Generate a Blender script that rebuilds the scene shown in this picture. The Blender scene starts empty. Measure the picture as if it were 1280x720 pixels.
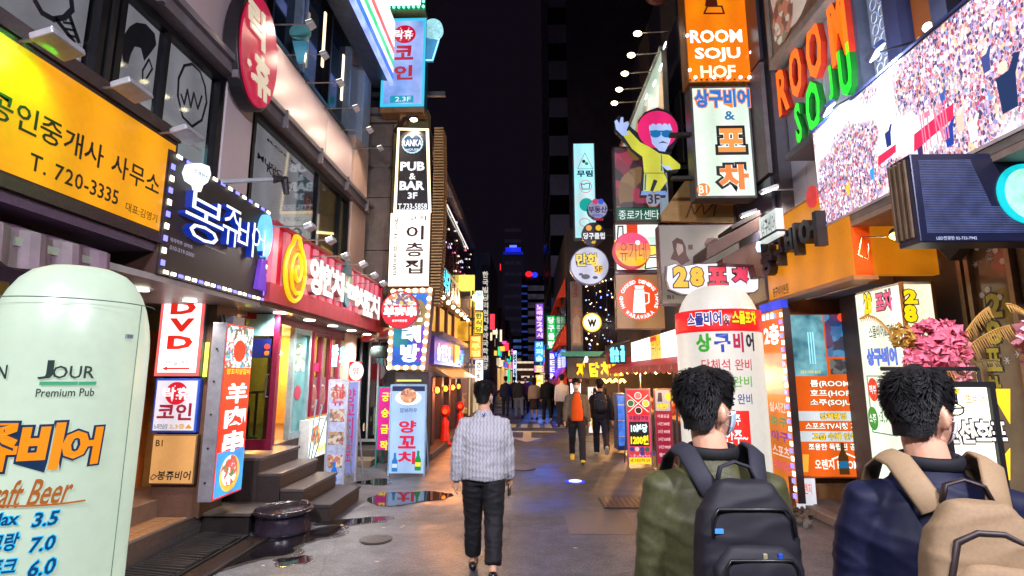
import bpy, bmesh, math, random
from mathutils import Vector, Matrix, noise
from math import sin, cos, pi, radians, atan, tan
random.seed(7)
SC = bpy.context.scene
COL = SC.collection
# ---------------------------------------------------------------- camera, world, exposure
CAM_H = 1.8
FPX = 660.0                      # focal length in photo pixels (1280 wide)
PITCH = atan(108 / FPX)
YAW = atan(20 / FPX * cos(PITCH))
cam = bpy.data.cameras.new('camera'); cam_ob = bpy.data.objects.new('camera', cam); COL.objects.link(cam_ob)
cam.sensor_width = 36; cam.lens = 36 * FPX / 1280; cam.clip_end = 2000; cam.clip_start = 0.05
cam_ob.location = (0, 0, CAM_H); cam_ob.rotation_euler = (pi / 2 + PITCH, 0, YAW)
SC.camera = cam_ob
W = bpy.data.worlds.new('World'); SC.world = W; W.use_nodes = True
WN = W.node_tree.nodes; bg = WN['Background']
bg.inputs[0].default_value = (0.40, 0.27, 0.55, 1); bg.inputs[1].default_value = 0.010
SC.view_settings.view_transform = 'Standard'; SC.view_settings.look = 'None'
SC.view_settings.exposure = 0.22; SC.view_settings.gamma = 1.0
SC.cycles.use_denoising = True
SC.cycles.max_bounces = 5; SC.cycles.diffuse_bounces = 3; SC.cycles.glossy_bounces = 3; SC.cycles.transmission_bounces = 4
SC.cycles.sample_clamp_indirect = 6.0
SC.cycles.caustics_reflective = False; SC.cycles.caustics_refractive = False

LAMP_K = 4.2
# ---------------------------------------------------------------- materials
def lin(c):
    f = lambda v: (v / 255 / 12.92) if v <= 10 else ((v / 255 + .055) / 1.055) ** 2.4
    return tuple(f(v) for v in c)
MC = {}
def _new(name):
    m = bpy.data.materials.new(name); m.use_nodes = True
    return m, m.node_tree.nodes, m.node_tree.links, m.node_tree.nodes['Principled BSDF']
def D(c, rough=.6, metal=0., bump=0., scale=8., var=.25, spec=.5, aniso=None):
    """painted or plain surface with dirt variation and fine relief; c in display rgb of the material itself"""
    k = ('D', c, rough, metal, bump, scale, var, spec, aniso)
    if k in MC: return MC[k]
    m, N, L, b = _new('surface'); l = lin(c)
    tc = N.new('ShaderNodeTexCoord'); n = N.new('ShaderNodeTexNoise'); n.inputs['Scale'].default_value = scale
    n.inputs['Detail'].default_value = 6; n.inputs['Roughness'].default_value = .65
    if aniso:
        mp = N.new('ShaderNodeMapping'); mp.inputs['Scale'].default_value = aniso
        L.new(tc.outputs['Object'], mp.inputs[0]); L.new(mp.outputs[0], n.inputs['Vector'])
    else: L.new(tc.outputs['Object'], n.inputs['Vector'])
    r = N.new('ShaderNodeValToRGB'); r.color_ramp.elements[0].position = .3; r.color_ramp.elements[1].position = .7
    r.color_ramp.elements[0].color = tuple(v * (1 - var) for v in l) + (1,); r.color_ramp.elements[1].color = tuple(min(1, v * (1 + var * .5)) for v in l) + (1,)
    L.new(n.outputs['Fac'], r.inputs[0]); L.new(r.outputs[0], b.inputs['Base Color'])
    b.inputs['Roughness'].default_value = rough; b.inputs['Metallic'].default_value = metal
    b.inputs['Specular IOR Level'].default_value = spec
    if bump:
        bp = N.new('ShaderNodeBump'); bp.inputs['Strength'].default_value = bump; bp.inputs['Distance'].default_value = .02
        n2 = N.new('ShaderNodeTexNoise'); n2.inputs['Scale'].default_value = scale * 6; n2.inputs['Detail'].default_value = 4
        L.new(tc.outputs['Object'], n2.inputs['Vector']); L.new(n2.outputs['Fac'], bp.inputs['Height']); L.new(bp.outputs[0], b.inputs['Normal'])
    MC[k] = m; return m
def E(c, s=1., var=.12, scale=2.5, samp=True, c2=None):
    """a face that gives off light (backlit acrylic, lamp, screen, or a wall, film or board made to glow), slightly uneven as such faces are; c2: second print colour of a patchy print"""
    k = ('E', c, s, var, scale, samp, c2)
    if k in MC: return MC[k]
    m, N, L, b = _new('lit'); l = lin(c)
    b.inputs['Base Color'].default_value = tuple(v * .25 for v in l) + (1,); b.inputs['Roughness'].default_value = .35
    if var:
        tc = N.new('ShaderNodeTexCoord'); n = N.new('ShaderNodeTexNoise'); n.inputs['Scale'].default_value = scale; n.inputs['Detail'].default_value = 3
        L.new(tc.outputs['Object'], n.inputs['Vector'])
        r = N.new('ShaderNodeValToRGB'); r.color_ramp.elements[0].position = .35; r.color_ramp.elements[1].position = .65
        q2 = lin(c2) if c2 else tuple(v * (1 + var * .4) for v in l)
        r.color_ramp.elements[0].color = tuple(v * (1 - var) for v in l) + (1,); r.color_ramp.elements[1].color = q2 + (1,)
        L.new(n.outputs['Fac'], r.inputs[0])
        mp = N.new('ShaderNodeMapping'); mp.inputs['Rotation'].default_value = (0, 0, .785); L.new(tc.outputs['Object'], mp.inputs[0])
        wv = N.new('ShaderNodeTexWave'); wv.inputs['Scale'].default_value = .9; wv.inputs['Distortion'].default_value = .6; L.new(mp.outputs[0], wv.inputs['Vector'])
        n2 = N.new('ShaderNodeTexNoise'); n2.inputs['Scale'].default_value = 22; n2.inputs['Detail'].default_value = 5; L.new(tc.outputs['Object'], n2.inputs['Vector'])
        ma = N.new('ShaderNodeMath'); ma.operation = 'MULTIPLY_ADD'; ma.inputs[1].default_value = .22; ma.inputs[2].default_value = .80; L.new(wv.outputs['Fac'], ma.inputs[0])
        mb = N.new('ShaderNodeMath'); mb.operation = 'MULTIPLY_ADD'; mb.inputs[1].default_value = .22; L.new(n2.outputs['Fac'], mb.inputs[0]); L.new(ma.outputs[0], mb.inputs[2])
        vm = N.new('ShaderNodeVectorMath'); vm.operation = 'SCALE'; L.new(r.outputs[0], vm.inputs[0]); L.new(mb.outputs[0], vm.inputs['Scale']); L.new(vm.outputs[0], b.inputs['Emission Color'])
    else: b.inputs['Emission Color'].default_value = l + (1,)
    b.inputs['Emission Strength'].default_value = s
    if not samp: m.cycles.emission_sampling = 'NONE'
    MC[k] = m; return m
def T_(c, s=1.): return E(c, s, 0, 1, False)          # backlit print
def G(c=(200, 215, 220), rough=.05, a=.25):
    """window glass: mostly clear, with a reflection"""
    k = ('G', c, rough, a)
    if k in MC: return MC[k]
    m, N, L, b = _new('glass'); N.remove(b); out = N['Material Output']
    tr = N.new('ShaderNodeBsdfTransparent'); tr.inputs[0].default_value = tuple(v / 255 for v in c) + (1,)
    gl = N.new('ShaderNodeBsdfGlossy'); gl.inputs['Roughness'].default_value = rough
    mx = N.new('ShaderNodeMixShader'); mx.inputs[0].default_value = a
    fr = N.new('ShaderNodeLayerWeight'); pw = N.new('ShaderNodeMath'); pw.operation = 'POWER'; pw.inputs[1].default_value = 4; L.new(fr.outputs['Facing'], pw.inputs[0])
    mt = N.new('ShaderNodeMath'); mt.operation = 'MULTIPLY_ADD'; mt.inputs[1].default_value = .45; mt.inputs[2].default_value = a * .3
    L.new(pw.outputs[0], mt.inputs[0]); L.new(mt.outputs[0], mx.inputs[0])
    L.new(tr.outputs[0], mx.inputs[1]); L.new(gl.outputs[0], mx.inputs[2]); L.new(mx.outputs[0], out.inputs[0])
    MC[k] = m; return m
def PR(cols, scale, s=0., rough=.4, detail=4, samp=True, dim=(1, 1, 1)):
    """flat printed picture made of blotches of the given colours (food photos, crowd on a screen); s>0: the print glows"""
    k = ('PR', tuple(cols), scale, s, detail, dim)
    if k in MC: return MC[k]
    m, N, L, b = _new('print'); tc = N.new('ShaderNodeTexCoord'); mp = N.new('ShaderNodeMapping'); mp.inputs['Scale'].default_value = dim
    v = N.new('ShaderNodeTexVoronoi'); v.inputs['Scale'].default_value = scale; v.inputs['Randomness'].default_value = 1
    n = N.new('ShaderNodeTexNoise'); n.inputs['Scale'].default_value = scale * .7; n.inputs['Detail'].default_value = detail
    L.new(tc.outputs['Object'], mp.inputs[0]); L.new(mp.outputs[0], n.inputs['Vector'])
    vm = N.new('ShaderNodeMixRGB'); vm.inputs[0].default_value = .12; L.new(mp.outputs[0], vm.inputs[1]); L.new(n.outputs['Color'], vm.inputs[2]); L.new(vm.outputs[0], v.inputs['Vector'])
    sp = N.new('ShaderNodeSeparateColor'); L.new(v.outputs['Color'], sp.inputs[0])
    r = N.new('ShaderNodeValToRGB'); r.color_ramp.interpolation = 'CONSTANT'
    for i, c in enumerate(cols):
        e = r.color_ramp.elements[i] if i < 2 else r.color_ramp.elements.new(i / len(cols))
        e.position = i / len(cols); e.color = lin(c) + (1,)
    L.new(sp.outputs[0], r.inputs[0])
    b.inputs['Roughness'].default_value = rough
    if s:
        b.inputs['Base Color'].default_value = (.1, .1, .1, 1); L.new(r.outputs[0], b.inputs['Emission Color']); b.inputs['Emission Strength'].default_value = s
        if not samp: m.cycles.emission_sampling = 'NONE'
    else: L.new(r.outputs[0], b.inputs['Base Color'])
    MC[k] = m; return m
BLACK = D((18, 18, 20), .5); STEEL = D((120, 122, 126), .35, .8, .1); WHITE = D((205, 205, 205), .5); DARKM = D((45, 45, 48), .45, .4)
INK = D((16, 15, 18), .5, var=0.)

# ---------------------------------------------------------------- frames: local a (along), b (up), d (out of the face)
FV = Vector((-sin(YAW) * cos(PITCH), cos(YAW) * cos(PITCH), sin(PITCH))); RV = Vector((cos(YAW), sin(YAW), 0)); UV = RV.cross(FV)
def ray(x, y): return FV + RV * ((x - 640) / FPX) + UV * ((360 - y) / FPX)
class Fr:
    def __init__(s, o, u, v=(0, 0, 1)):
        s.o = Vector(o); s.u = Vector(u).normalized(); s.v = Vector(v).normalized(); s.n = s.u.cross(s.v)
    def pt(s, a, b, d=0.): return s.o + s.u * a + s.v * b + s.n * d
    def px(s, x, y):
        r = ray(x, y); c = Vector((0, 0, CAM_H)); t = (s.o - c).dot(s.n) / r.dot(s.n); p = c + r * t - s.o
        return p.dot(s.u), p.dot(s.v)
    def rect(s, x0, y0, x1, y1):
        a0, b1 = s.px(x0, y0); a1, b0 = s.px(x1, y1)
        return a0, b0, a1, b1
def FL(X): return Fr((X, 0, 0), (0, 1, 0))       # faces +X: the shops on one side of the street
def FR(X): return Fr((X, 0, 0), (0, -1, 0))      # faces -X: the other side
def FC(Y): return Fr((0, Y, 0), (1, 0, 0))       # faces the camera end of the street
def FZ(Z): return Fr((0, 0, Z), (1, 0, 0), (0, 1, 0))   # lies flat
def W3(x, y, X=None, Y=None, Z=None):
    r = ray(x, y); t = X / r.x if X is not None else Y / r.y if Y is not None else (Z - CAM_H) / r.z
    return Vector((0, 0, CAM_H)) + r * t

# ---------------------------------------------------------------- objects
def tag(o, label=None, cat=None, group=None, kind=None):
    if label: o['label'] = label
    if cat: o['category'] = cat
    if group: o['group'] = group
    if kind: o['kind'] = kind
    return o
def thing(name, label, cat, loc=(0, 0, 0), group=None, rot=0.):
    o = bpy.data.objects.new(name, None); COL.objects.link(o); o.location = loc; o.rotation_euler = (0, 0, rot)
    o.empty_display_size = .1
    return tag(o, label, cat, group)
def root_loc(p):
    while p.parent: p = p.parent
    return Vector(p.location)
def copy_tree(o, parent=None):
    c = o.copy(); COL.objects.link(c); c.parent = parent
    for ch in o.children: copy_tree(ch, c)
    return c
def ring(n, ra, rb=None, ph=0.):
    rb = rb or ra
    return [(ra * cos(2 * pi * i / n + ph), rb * sin(2 * pi * i / n + ph)) for i in range(n)]
class MB:
    def __init__(s): s.v = []; s.f = []; s.m = []
    def add(s, vs, fs, mi=0):
        k = len(s.v); s.v += [Vector(v) for v in vs]; s.f += [tuple(i + k for i in f) for f in fs]; s.m += [mi] * len(fs); return s
    def box(s, fr, a0, a1, b0, b1, d0, d1, mi=0):
        vs = [fr.pt(a, b, d) for d in (d0, d1) for a, b in ((a0, b0), (a1, b0), (a1, b1), (a0, b1))]
        return s.add(vs, [(3, 2, 1, 0), (4, 5, 6, 7), (0, 1, 5, 4), (1, 2, 6, 5), (2, 3, 7, 6), (3, 0, 4, 7)], mi)
    def poly(s, fr, pts, d0, d1, mi=0):
        n = len(pts); vs = [fr.pt(a, b, d0) for a, b in pts] + [fr.pt(a, b, d1) for a, b in pts]
        return s.add(vs, [tuple(range(n - 1, -1, -1)), tuple(range(n, 2 * n))] + [(i, (i + 1) % n, n + (i + 1) % n, n + i) for i in range(n)], mi)
    def disc(s, fr, a, b, ra, d0, d1, rb=None, n=28, mi=0):
        return s.poly(fr, [(a + x, b + y) for x, y in ring(n, ra, rb)], d0, d1, mi)
    def tube(s, p0, p1, r0, r1=None, n=8, mi=0): return s.path([p0, p1], [r0, r1 if r1 is not None else r0], n, mi)
    def path(s, pts, rs, n=8, mi=0, caps=True, up=None):
        pts = [Vector(p) for p in pts]; rs = rs if isinstance(rs, (list, tuple)) else [rs] * len(pts)
        ref = Vector(up) if up else None; vs = []; prev = None
        for i, p in enumerate(pts):
            t = (pts[min(i + 1, len(pts) - 1)] - pts[max(i - 1, 0)]).normalized()
            if prev is None:
                q = ref or (Vector((0, 0, 1)) if abs(t.z) < .9 else Vector((1, 0, 0)))
                x = q.cross(t).normalized()
            else: x = (prev - t * prev.dot(t)).normalized()
            prev = x; y = t.cross(x); r = rs[i]; ra, rb = r if isinstance(r, (tuple, list)) else (r, r)
            vs += [p + x * (ra * cos(2 * pi * k / n)) + y * (rb * sin(2 * pi * k / n)) for k in range(n)]
        fs = [(i * n + k, i * n + (k + 1) % n, (i + 1) * n + (k + 1) % n, (i + 1) * n + k) for i in range(len(pts) - 1) for k in range(n)]
        if caps: fs += [tuple(range(n - 1, -1, -1)), tuple(range((len(pts) - 1) * n, len(pts) * n))]
        return s.add(vs, fs, mi)
    def sph(s, c, r, n=10, mi=0, fr=None):
        c = Vector(c); r = r if isinstance(r, (tuple, list)) else (r, r, r); m = max(4, n // 2 + 1); vs = []; fs = []
        for j in range(m + 1):
            th = pi * (j + .001) / (m + .002)
            for k in range(n):
                ph = 2 * pi * k / n; vs.append(c + Vector((r[0] * sin(th) * cos(ph), r[1] * sin(th) * sin(ph), r[2] * cos(th))))
        for j in range(m):
            for k in range(n): fs.append((j * n + k, (j + 1) * n + k, (j + 1) * n + (k + 1) % n, j * n + (k + 1) % n))
        fs += [tuple(range(n)), tuple(range(m * n + n - 1, m * n - 1, -1))]
        return s.add(vs, fs, mi)
    def build(s, name, mats, parent=None, smooth=False, bevel=0., kind=None, label=None, weld=False):
        me = bpy.data.meshes.new(name); off = root_loc(parent) if parent else Vector((0, 0, 0))
        me.from_pydata([tuple(v - off) for v in s.v], [], s.f)
        mats = mats if isinstance(mats, (list, tuple)) else [mats]
        for m in mats: me.materials.append(m)
        for p, mi in zip(me.polygons, s.m): p.material_index = mi; p.use_smooth = smooth
        me.validate()
        o = bpy.data.objects.new(name, me); COL.objects.link(o); o.parent = parent
        if bevel:
            b = o.modifiers.new('edge', 'BEVEL'); b.width = bevel; b.segments = 2; b.limit_method = 'ANGLE'
        if kind: o['kind'] = kind
        if label: o['label'] = label
        return o
def bx(name, mat, parent, fr, a0, b0, a1, b1, d0, d1, **k): return MB().box(fr, a0, a1, b0, b1, d0, d1).build(name, mat, parent, **k)

# ---------------------------------------------------------------- lettering (outlines of the built-in font, meshed)
TC = {}
def tmesh(s, off=0., res=2):
    k = (s, off, res)
    if k in TC: return TC[k]
    c = bpy.data.curves.new('t', 'FONT'); c.body = s; c.resolution_u = res; c.offset = off; c.align_x = 'CENTER'; c.space_line = .92
    o = bpy.data.objects.new('t', c); me = bpy.data.meshes.new_from_object(o)
    vs = [(v.co.x, v.co.y) for v in me.vertices]; fs = [tuple(p.vertices) for p in me.polygons]
    bpy.data.objects.remove(o); bpy.data.curves.remove(c); bpy.data.meshes.remove(me)
    TC[k] = (vs, fs); return TC[k]
def tdata(s, rect, off=0., base=None, rot=0.):
    """2D letter shapes fitted into rect (a0,b0,a1,b1); base keeps an outlined copy aligned with the plain one"""
    vs, fs = tmesh(s, off); bv = tmesh(s, base if base is not None else off)[0]
    if not bv: return [], []
    x0, x1 = min(v[0] for v in bv), max(v[0] for v in bv); y0, y1 = min(v[1] for v in bv), max(v[1] for v in bv)
    a0, b0, a1, b1 = rect; kx = (a1 - a0) / max(x1 - x0, 1e-6); ky = (b1 - b0) / max(y1 - y0, 1e-6)
    out = [(a0 + (x - x0) * kx, b0 + (y - y0) * ky) for x, y in vs]
    if rot:
        ca, cb = (a0 + a1) / 2, (b0 + b1) / 2
        out = [(ca + (a - ca) * cos(rot) - (b - cb) * sin(rot), cb + (a - ca) * sin(rot) + (b - cb) * cos(rot)) for a, b in out]
    return out, fs
def txt(parent, fr, s, rect, mat, d=.006, ext=0., off=.012, rot=0., wrap=None, outline=None, name='lettering', px=True, split=False, slant=0., side=None):
    """flat print (ext 0) or raised letters; rect in photo pixels of the face (px) or local; wrap=(axis a, radius) bends round a column"""
    if px: rect = fr.rect(*rect)
    if split:
        V0 = tmesh(s, off)[0]; Y0, Y1 = min(v[1] for v in V0), max(v[1] for v in V0); a0, b0, a1, b1 = rect; ky = (b1 - b0) / (Y1 - Y0)
        info = []
        for ch in s:
            if ch == ' ': info.append((ch, .32, 0, 0, 0)); continue
            vv = tmesh(ch, off)[0]; xa, xb = min(v[0] for v in vv), max(v[0] for v in vv)
            info.append((ch, xb - xa + .09, min(v[1] for v in vv), max(v[1] for v in vv), xb - xa))
        kx = (a1 - a0) / (sum(i[1] for i in info) - .09); x = a0; out = []
        for ch, ad, ya_, yb_, w_ in info:
            if ch != ' ': out.append(txt(parent, fr, ch, (x, b0 + (ya_ - Y0) * ky, x + w_ * kx, b0 + (yb_ - Y0) * ky), mat, d, ext, off, rot, wrap, outline, 'letter', False, False, slant, side))
            x += ad * kx
        return out
    layers = [(off, mat, d + (.003 if outline else 0), ext)]
    if outline: layers.insert(0, (off + outline[1], outline[0], d, ext * .6))
    res = None; mb = MB(); mats = []
    for o2, m2, dd, ex in layers:
        p2, fs = tdata(s, rect, o2, off, rot)
        if slant: p2 = [(a + (b - rect[1]) * slant, b) for a, b in p2]
        def at(a, b, dz):
            if wrap:
                ax, r = wrap; an = (a - ax) / r
                return fr.o + fr.u * (ax + (r + dz) * sin(an)) + fr.v * b + fr.n * ((r + dz) * cos(an) - r)
            return fr.pt(a, b, dz)
        mi = len(mats); mats.append(m2)
        mb.add([at(a, b, dd + ex) for a, b in p2], fs, mi)
        if ex > 0:
            bm = {}; 
            for f in fs:
                for i in range(len(f)):
                    e = (f[i], f[(i + 1) % len(f)]); bm[e] = bm.get(e, 0) + 1
            ed = [e for e in bm if (e[1], e[0]) not in bm]; k = len(p2)
            if side is not None: mats.append(side); mj = len(mats) - 1
            else: mj = mi
            mb.add([at(a, b, dd + ex) for a, b in p2] + [at(a, b, dd) for a, b in p2], [(e[1], e[0], e[0] + k, e[1] + k) for e in ed], mj)
    return mb.build(name, mats, parent)
def lamp(parent, kind, loc, power, color=(255, 235, 215), target=None, size=.08, angle=110, name='scene_light', blend=.6):
    """the light of a lamp"""
    l = bpy.data.lights.new(name, kind); l.energy = power * LAMP_K; l.color = lin(color)
    if kind == 'SPOT': l.spot_size = radians(angle); l.spot_blend = blend
    l.shadow_soft_size = size
    o = bpy.data.objects.new(name, l); COL.objects.link(o)
    off = root_loc(parent) if parent else Vector((0, 0, 0)); o.parent = parent; o.location = Vector(loc) - off
    if target is not None: o.rotation_euler = (Vector(target) - Vector(loc)).to_track_quat('-Z', 'Y').to_euler()
    return o
def sign(name, label, fr, rect, thick, body, face, group=None, edge=.03, px=True, cat='sign', bevel=.006, fthick=.006):
    """a box sign: housing with a face set into its front; the face lies at d=0"""
    a0, b0, a1, b1 = fr.rect(*rect) if px else rect
    t = thing(name, label, cat, fr.pt((a0 + a1) / 2, b0, -thick / 2), group)
    bx('housing', body, t, fr, a0, b0, a1, b1, -thick, -.004, bevel=bevel)
    bx('face', face, t, fr, a0 + edge, b0 + edge, a1 - edge, b1 - edge, -.003, fthick - .004)
    return t, (a0, b0, a1, b1)

# ================================================================ SETTING: ground
def ground_mat():
    m, N, L, b = _new('asphalt')
    tc = N.new('ShaderNodeTexCoord')
    def nz(sc, det=5, ro=.6):
        n = N.new('ShaderNodeTexNoise'); n.inputs['Scale'].default_value = sc; n.inputs['Detail'].default_value = det; n.inputs['Roughness'].default_value = ro
        L.new(tc.outputs['Object'], n.inputs['Vector']); return n
    big = nz(.55, 5); mid = nz(5, 6); fine = nz(48, 4, .8); vo = N.new('ShaderNodeTexVoronoi'); vo.inputs['Scale'].default_value = 42; L.new(tc.outputs['Object'], vo.inputs['Vector'])
    r = N.new('ShaderNodeValToRGB'); e = r.color_ramp.elements
    e[0].position = .32; e[0].color = (.038, .042, .052, 1); e[1].position = .68; e[1].color = (.086, .093, .114, 1)
    L.new(mid.outputs['Fac'], r.inputs[0])
    r2 = N.new('ShaderNodeValToRGB'); r2.color_ramp.elements[0].position = .36; r2.color_ramp.elements[0].color = (.05, .05, .06, 1); r2.color_ramp.elements[1].position = .66; r2.color_ramp.elements[1].color = (2.1, 2.08, 2.06, 1)
    L.new(fine.outputs['Fac'], r2.inputs[0])
    mx = N.new('ShaderNodeMixRGB'); mx.blend_type = 'MULTIPLY'; mx.inputs[0].default_value = .85; L.new(r.outputs[0], mx.inputs[1]); L.new(r2.outputs[0], mx.inputs[2])
    vc = N.new('ShaderNodeTexVoronoi'); vc.feature = 'DISTANCE_TO_EDGE'; vc.inputs['Scale'].default_value = .42
    wn = nz(2.2, 4); wv = N.new('ShaderNodeMixRGB'); wv.inputs[0].default_value = .22; L.new(tc.outputs['Object'], wv.inputs[1]); L.new(wn.outputs['Color'], wv.inputs[2]); L.new(wv.outputs[0], vc.inputs['Vector'])
    cr = N.new('ShaderNodeValToRGB'); cr.color_ramp.elements[0].position = 0; cr.color_ramp.elements[0].color = (.6, .6, .6, 1); cr.color_ramp.elements[1].position = .006; cr.color_ramp.elements[1].color = (1, 1, 1, 1); L.new(vc.outputs['Distance'], cr.inputs[0])
    mc = N.new('ShaderNodeMixRGB'); mc.blend_type = 'MULTIPLY'; mc.inputs[0].default_value = 1; L.new(mx.outputs[0], mc.inputs[1]); L.new(cr.outputs[0], mc.inputs[2])
    L.new(mc.outputs[0], b.inputs['Base Color'])
    rr = N.new('ShaderNodeValToRGB'); rr.color_ramp.elements[0].position = .42; rr.color_ramp.elements[0].color = (.30, .30, .30, 1); rr.color_ramp.elements[1].position = .62; rr.color_ramp.elements[1].color = (.62, .62, .62, 1)
    L.new(big.outputs['Fac'], rr.inputs[0]); L.new(rr.outputs[0], b.inputs['Roughness'])
    ad = N.new('ShaderNodeMath'); ad.operation = 'ADD'; L.new(fine.outputs['Fac'], ad.inputs[0]); L.new(vo.outputs['Distance'], ad.inputs[1])
    bp = N.new('ShaderNodeBump'); bp.inputs['Strength'].default_value = .35; bp.inputs['Distance'].default_value = .008
    L.new(ad.outputs[0], bp.inputs['Height']); L.new(bp.outputs[0], b.inputs['Normal'])
    return m
ASPH = ground_mat()
g = MB().add([(-60, -12, 0), (60, -12, 0), (60, 260, 0), (-60, 260, 0)], [(0, 1, 2, 3)]).build('street', ASPH, kind='structure')
GZ = FZ(0)
def flat(name, mat, pts, z, **k):
    z0 = z - .003
    return MB().poly(FZ(0), pts, z0, z).build(name, mat, **k)
def blob(cx, cy, rx, ry, seed, n=40, amp=.35, rot=0.):
    out = []
    for i in range(n):
        t = 2 * pi * i / n; r = 1 + amp * noise.noise(Vector((cos(t) * 1.3 + seed, sin(t) * 1.3, seed))) * 1.6 + .1 * noise.noise(Vector((cos(t) * 5 + seed, sin(t) * 5, seed)))
        x, y = rx * r * cos(t), ry * r * sin(t); out.append((cx + x * cos(rot) - y * sin(rot), cy + x * sin(rot) + y * cos(rot)))
    return out
PUD = D((20, 19, 22), .04, var=.1, spec=.7)
WETA = D((58, 54, 54), .22, bump=.15, scale=20)
for i, (x, y, rx, ry, rot) in enumerate([(330, 690, .55, .28, .9), (390, 668, .42, .16, .7), (440, 652, .38, .13, .4), (365, 702, .16, .1, .2)]):
    p = W3(x, y, Z=0)
    flat('wet_patch', WETA, blob(p.x, p.y, rx * 1.25, ry * 1.4, i * 3.1 + .5, rot=rot), .004 + i * .0004, kind='structure')
    flat('puddle', PUD, blob(p.x, p.y, rx, ry, i * 3.1 + .5, rot=rot), .008 + i * .0004, kind='structure')
p = W3(515, 622, Z=0); flat('puddle', PUD, blob(p.x, p.y, .55, .42, 9.2, rot=.3), .008, kind='structure')
p = W3(470, 603, Z=0); flat('puddle', PUD, blob(p.x, p.y, .3, .22, 4.2, rot=.3), .0085, kind='structure')
# paler asphalt strip and repaired patches
def patch(x0, y0, x1, y1, mat, z, name='asphalt_patch'):
    a = W3(x0, y1, Z=0); b = W3(x1, y1, Z=0); c = W3(x1, y0, Z=0); d = W3(x0, y0, Z=0)
    return flat(name, mat, [(a.x, a.y), (b.x, a.y), (b.x, c.y), (a.x, c.y)], z, kind='structure')
patch(712, 640, 800, 668, D((84, 80, 82), .4, bump=.3, scale=40), .004)
# road markings
ROADW = D((190, 186, 180), .55, var=.45, scale=18, bump=.2)
def quadpx(name, mat, pts, z=.006, **k):
    w = [W3(x, y, Z=0) for x, y in pts]
    return flat(name, mat, [(q.x, q.y) for q in w], z, **k)
rm = thing('arrow_marking', 'white painted arrow pointing towards the walkers, worn into the asphalt', 'road marking', W3(660, 543, Z=0))
c0 = W3(659, 548, Z=0)
for nm, pts in (('arrow_head', [(c0.x, c0.y - .9), (c0.x + .42, c0.y + .1), (c0.x + .13, c0.y + .1), (c0.x - .13, c0.y + .1), (c0.x - .42, c0.y + .1)]), ('arrow_shaft', [(c0.x - .12, c0.y + .11), (c0.x + .12, c0.y + .11), (c0.x + .12, c0.y + 1.6), (c0.x - .12, c0.y + 1.6)]), ('cross_bar', [(c0.x - .75, c0.y + 1.61), (c0.x + .9, c0.y + 1.61), (c0.x + .9, c0.y + 1.95), (c0.x - .75, c0.y + 1.95)])):
    MB().poly(FZ(0), pts, .003, .006).build(nm, ROADW, rm)
t = thing('crosswalk_marking', 'row of short white painted bars across the street beyond the arrow', 'road marking', W3(675, 532, Z=0))
for i in range(9):
    x = -1.1 + i * .42; MB().poly(FZ(0), [(x, 18.6), (x + .24, 18.6), (x + .24, 19.9), (x, 19.9)], .003, .006).build('marking_bar', ROADW, t)
# covers in the road
def cover(px_, py_, r, name, label, mat, group=None, sq=False):
    p = W3(px_, py_, Z=0); t = thing(name, label, 'cover', (p.x, p.y, 0), group)
    f = Fr((p.x, p.y, 0), (1, 0, 0), (0, 1, 0))
    if sq:
        bx('frame', DARKM, t, f, -r * 1.1, -r * 1.1, r * 1.1, r * 1.1, .001, .008); bx('plate', mat, t, f, -r, -r, r, r, .0085, .016)
        m = MB()
        for i in range(8):
            for j in range(8): m.box(f, -r + (i + .3) * r / 4, -r + (i + .7) * r / 4, -r + (j + .3) * r / 4, -r + (j + .7) * r / 4, .0165, .02)
        m.build('stud', mat, t, kind='stuff')
    else:
        m = MB(); m.disc(f, 0, 0, r * 1.12, .001, .008); m.build('frame', DARKM, t)
        m = MB(); m.disc(f, 0, 0, r, .0085, .014); m.build('plate', mat, t)
    return t
MET = D((104, 92, 80), .3, .75, .4, scale=30)
cover(780, 629, .3, 'cover_plate', 'square metal access cover catching orange light in the road', MET, sq=True)
cover(654, 586, .22, 'manhole_cover', 'small round manhole cover in the road beside the grey sweater', D((95, 88, 85), .4, .5, .4, 30))
cover(470, 675, .16, 'valve_cover', 'tiny round valve cover in the wet asphalt near the puddles', D((60, 58, 58), .35, .5, .4, 30))
t = cover(719, 602, .11, 'road_light', 'small round ground light glowing blue in the asphalt', E((235, 240, 255), 1.6, 0))
m = MB(); f = Fr((t.location.x, t.location.y, 0), (1, 0, 0), (0, 1, 0)); m.disc(f, 0, 0, .17, .001, .005); m.build('glow_ring', E((40, 60, 230), 1.2, 0), t)
# stray litter and leaves
for i in range(14):
    x = random.choice([random.uniform(300, 620), random.uniform(640, 800)]); y = random.uniform(585, 715); p = W3(x, y, Z=0)
    if i < 10:
        flat('cigarette_end' if i % 2 else 'paper_scrap', D((205, 180, 140) if i % 2 else (190, 186, 178), .7), blob(p.x, p.y, .02, .01, i, 8), .012, label=None)
        tag(bpy.context.scene.collection.objects[-1], ('pale paper scrap' if i % 2 == 0 else 'small tan cigarette end') + ' dropped on the asphalt', 'litter', 'bits of litter on the street')
# ================================================================ LEFT ROW: near building
CONC = D((176, 160, 164), .5, var=.12, scale=3, bump=.05)
PANEL = D((186, 172, 178), .42, var=.08, scale=2)
GUT = D((128, 122, 128), .45, .3, .1)
fL = FL(-3.8)
b1 = thing('shop_building', 'pale panelled building with wide upper windows above the beer pub and skewer shop signs', 'building', (-6, 4, 0))
SOFF = D((150, 146, 146), .4, var=.2)
# structure: upper wall pieces between openings
Zg = 5.66                                   # gutter
ya = lambda x, y: fL.px(x, y)[0]
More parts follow.
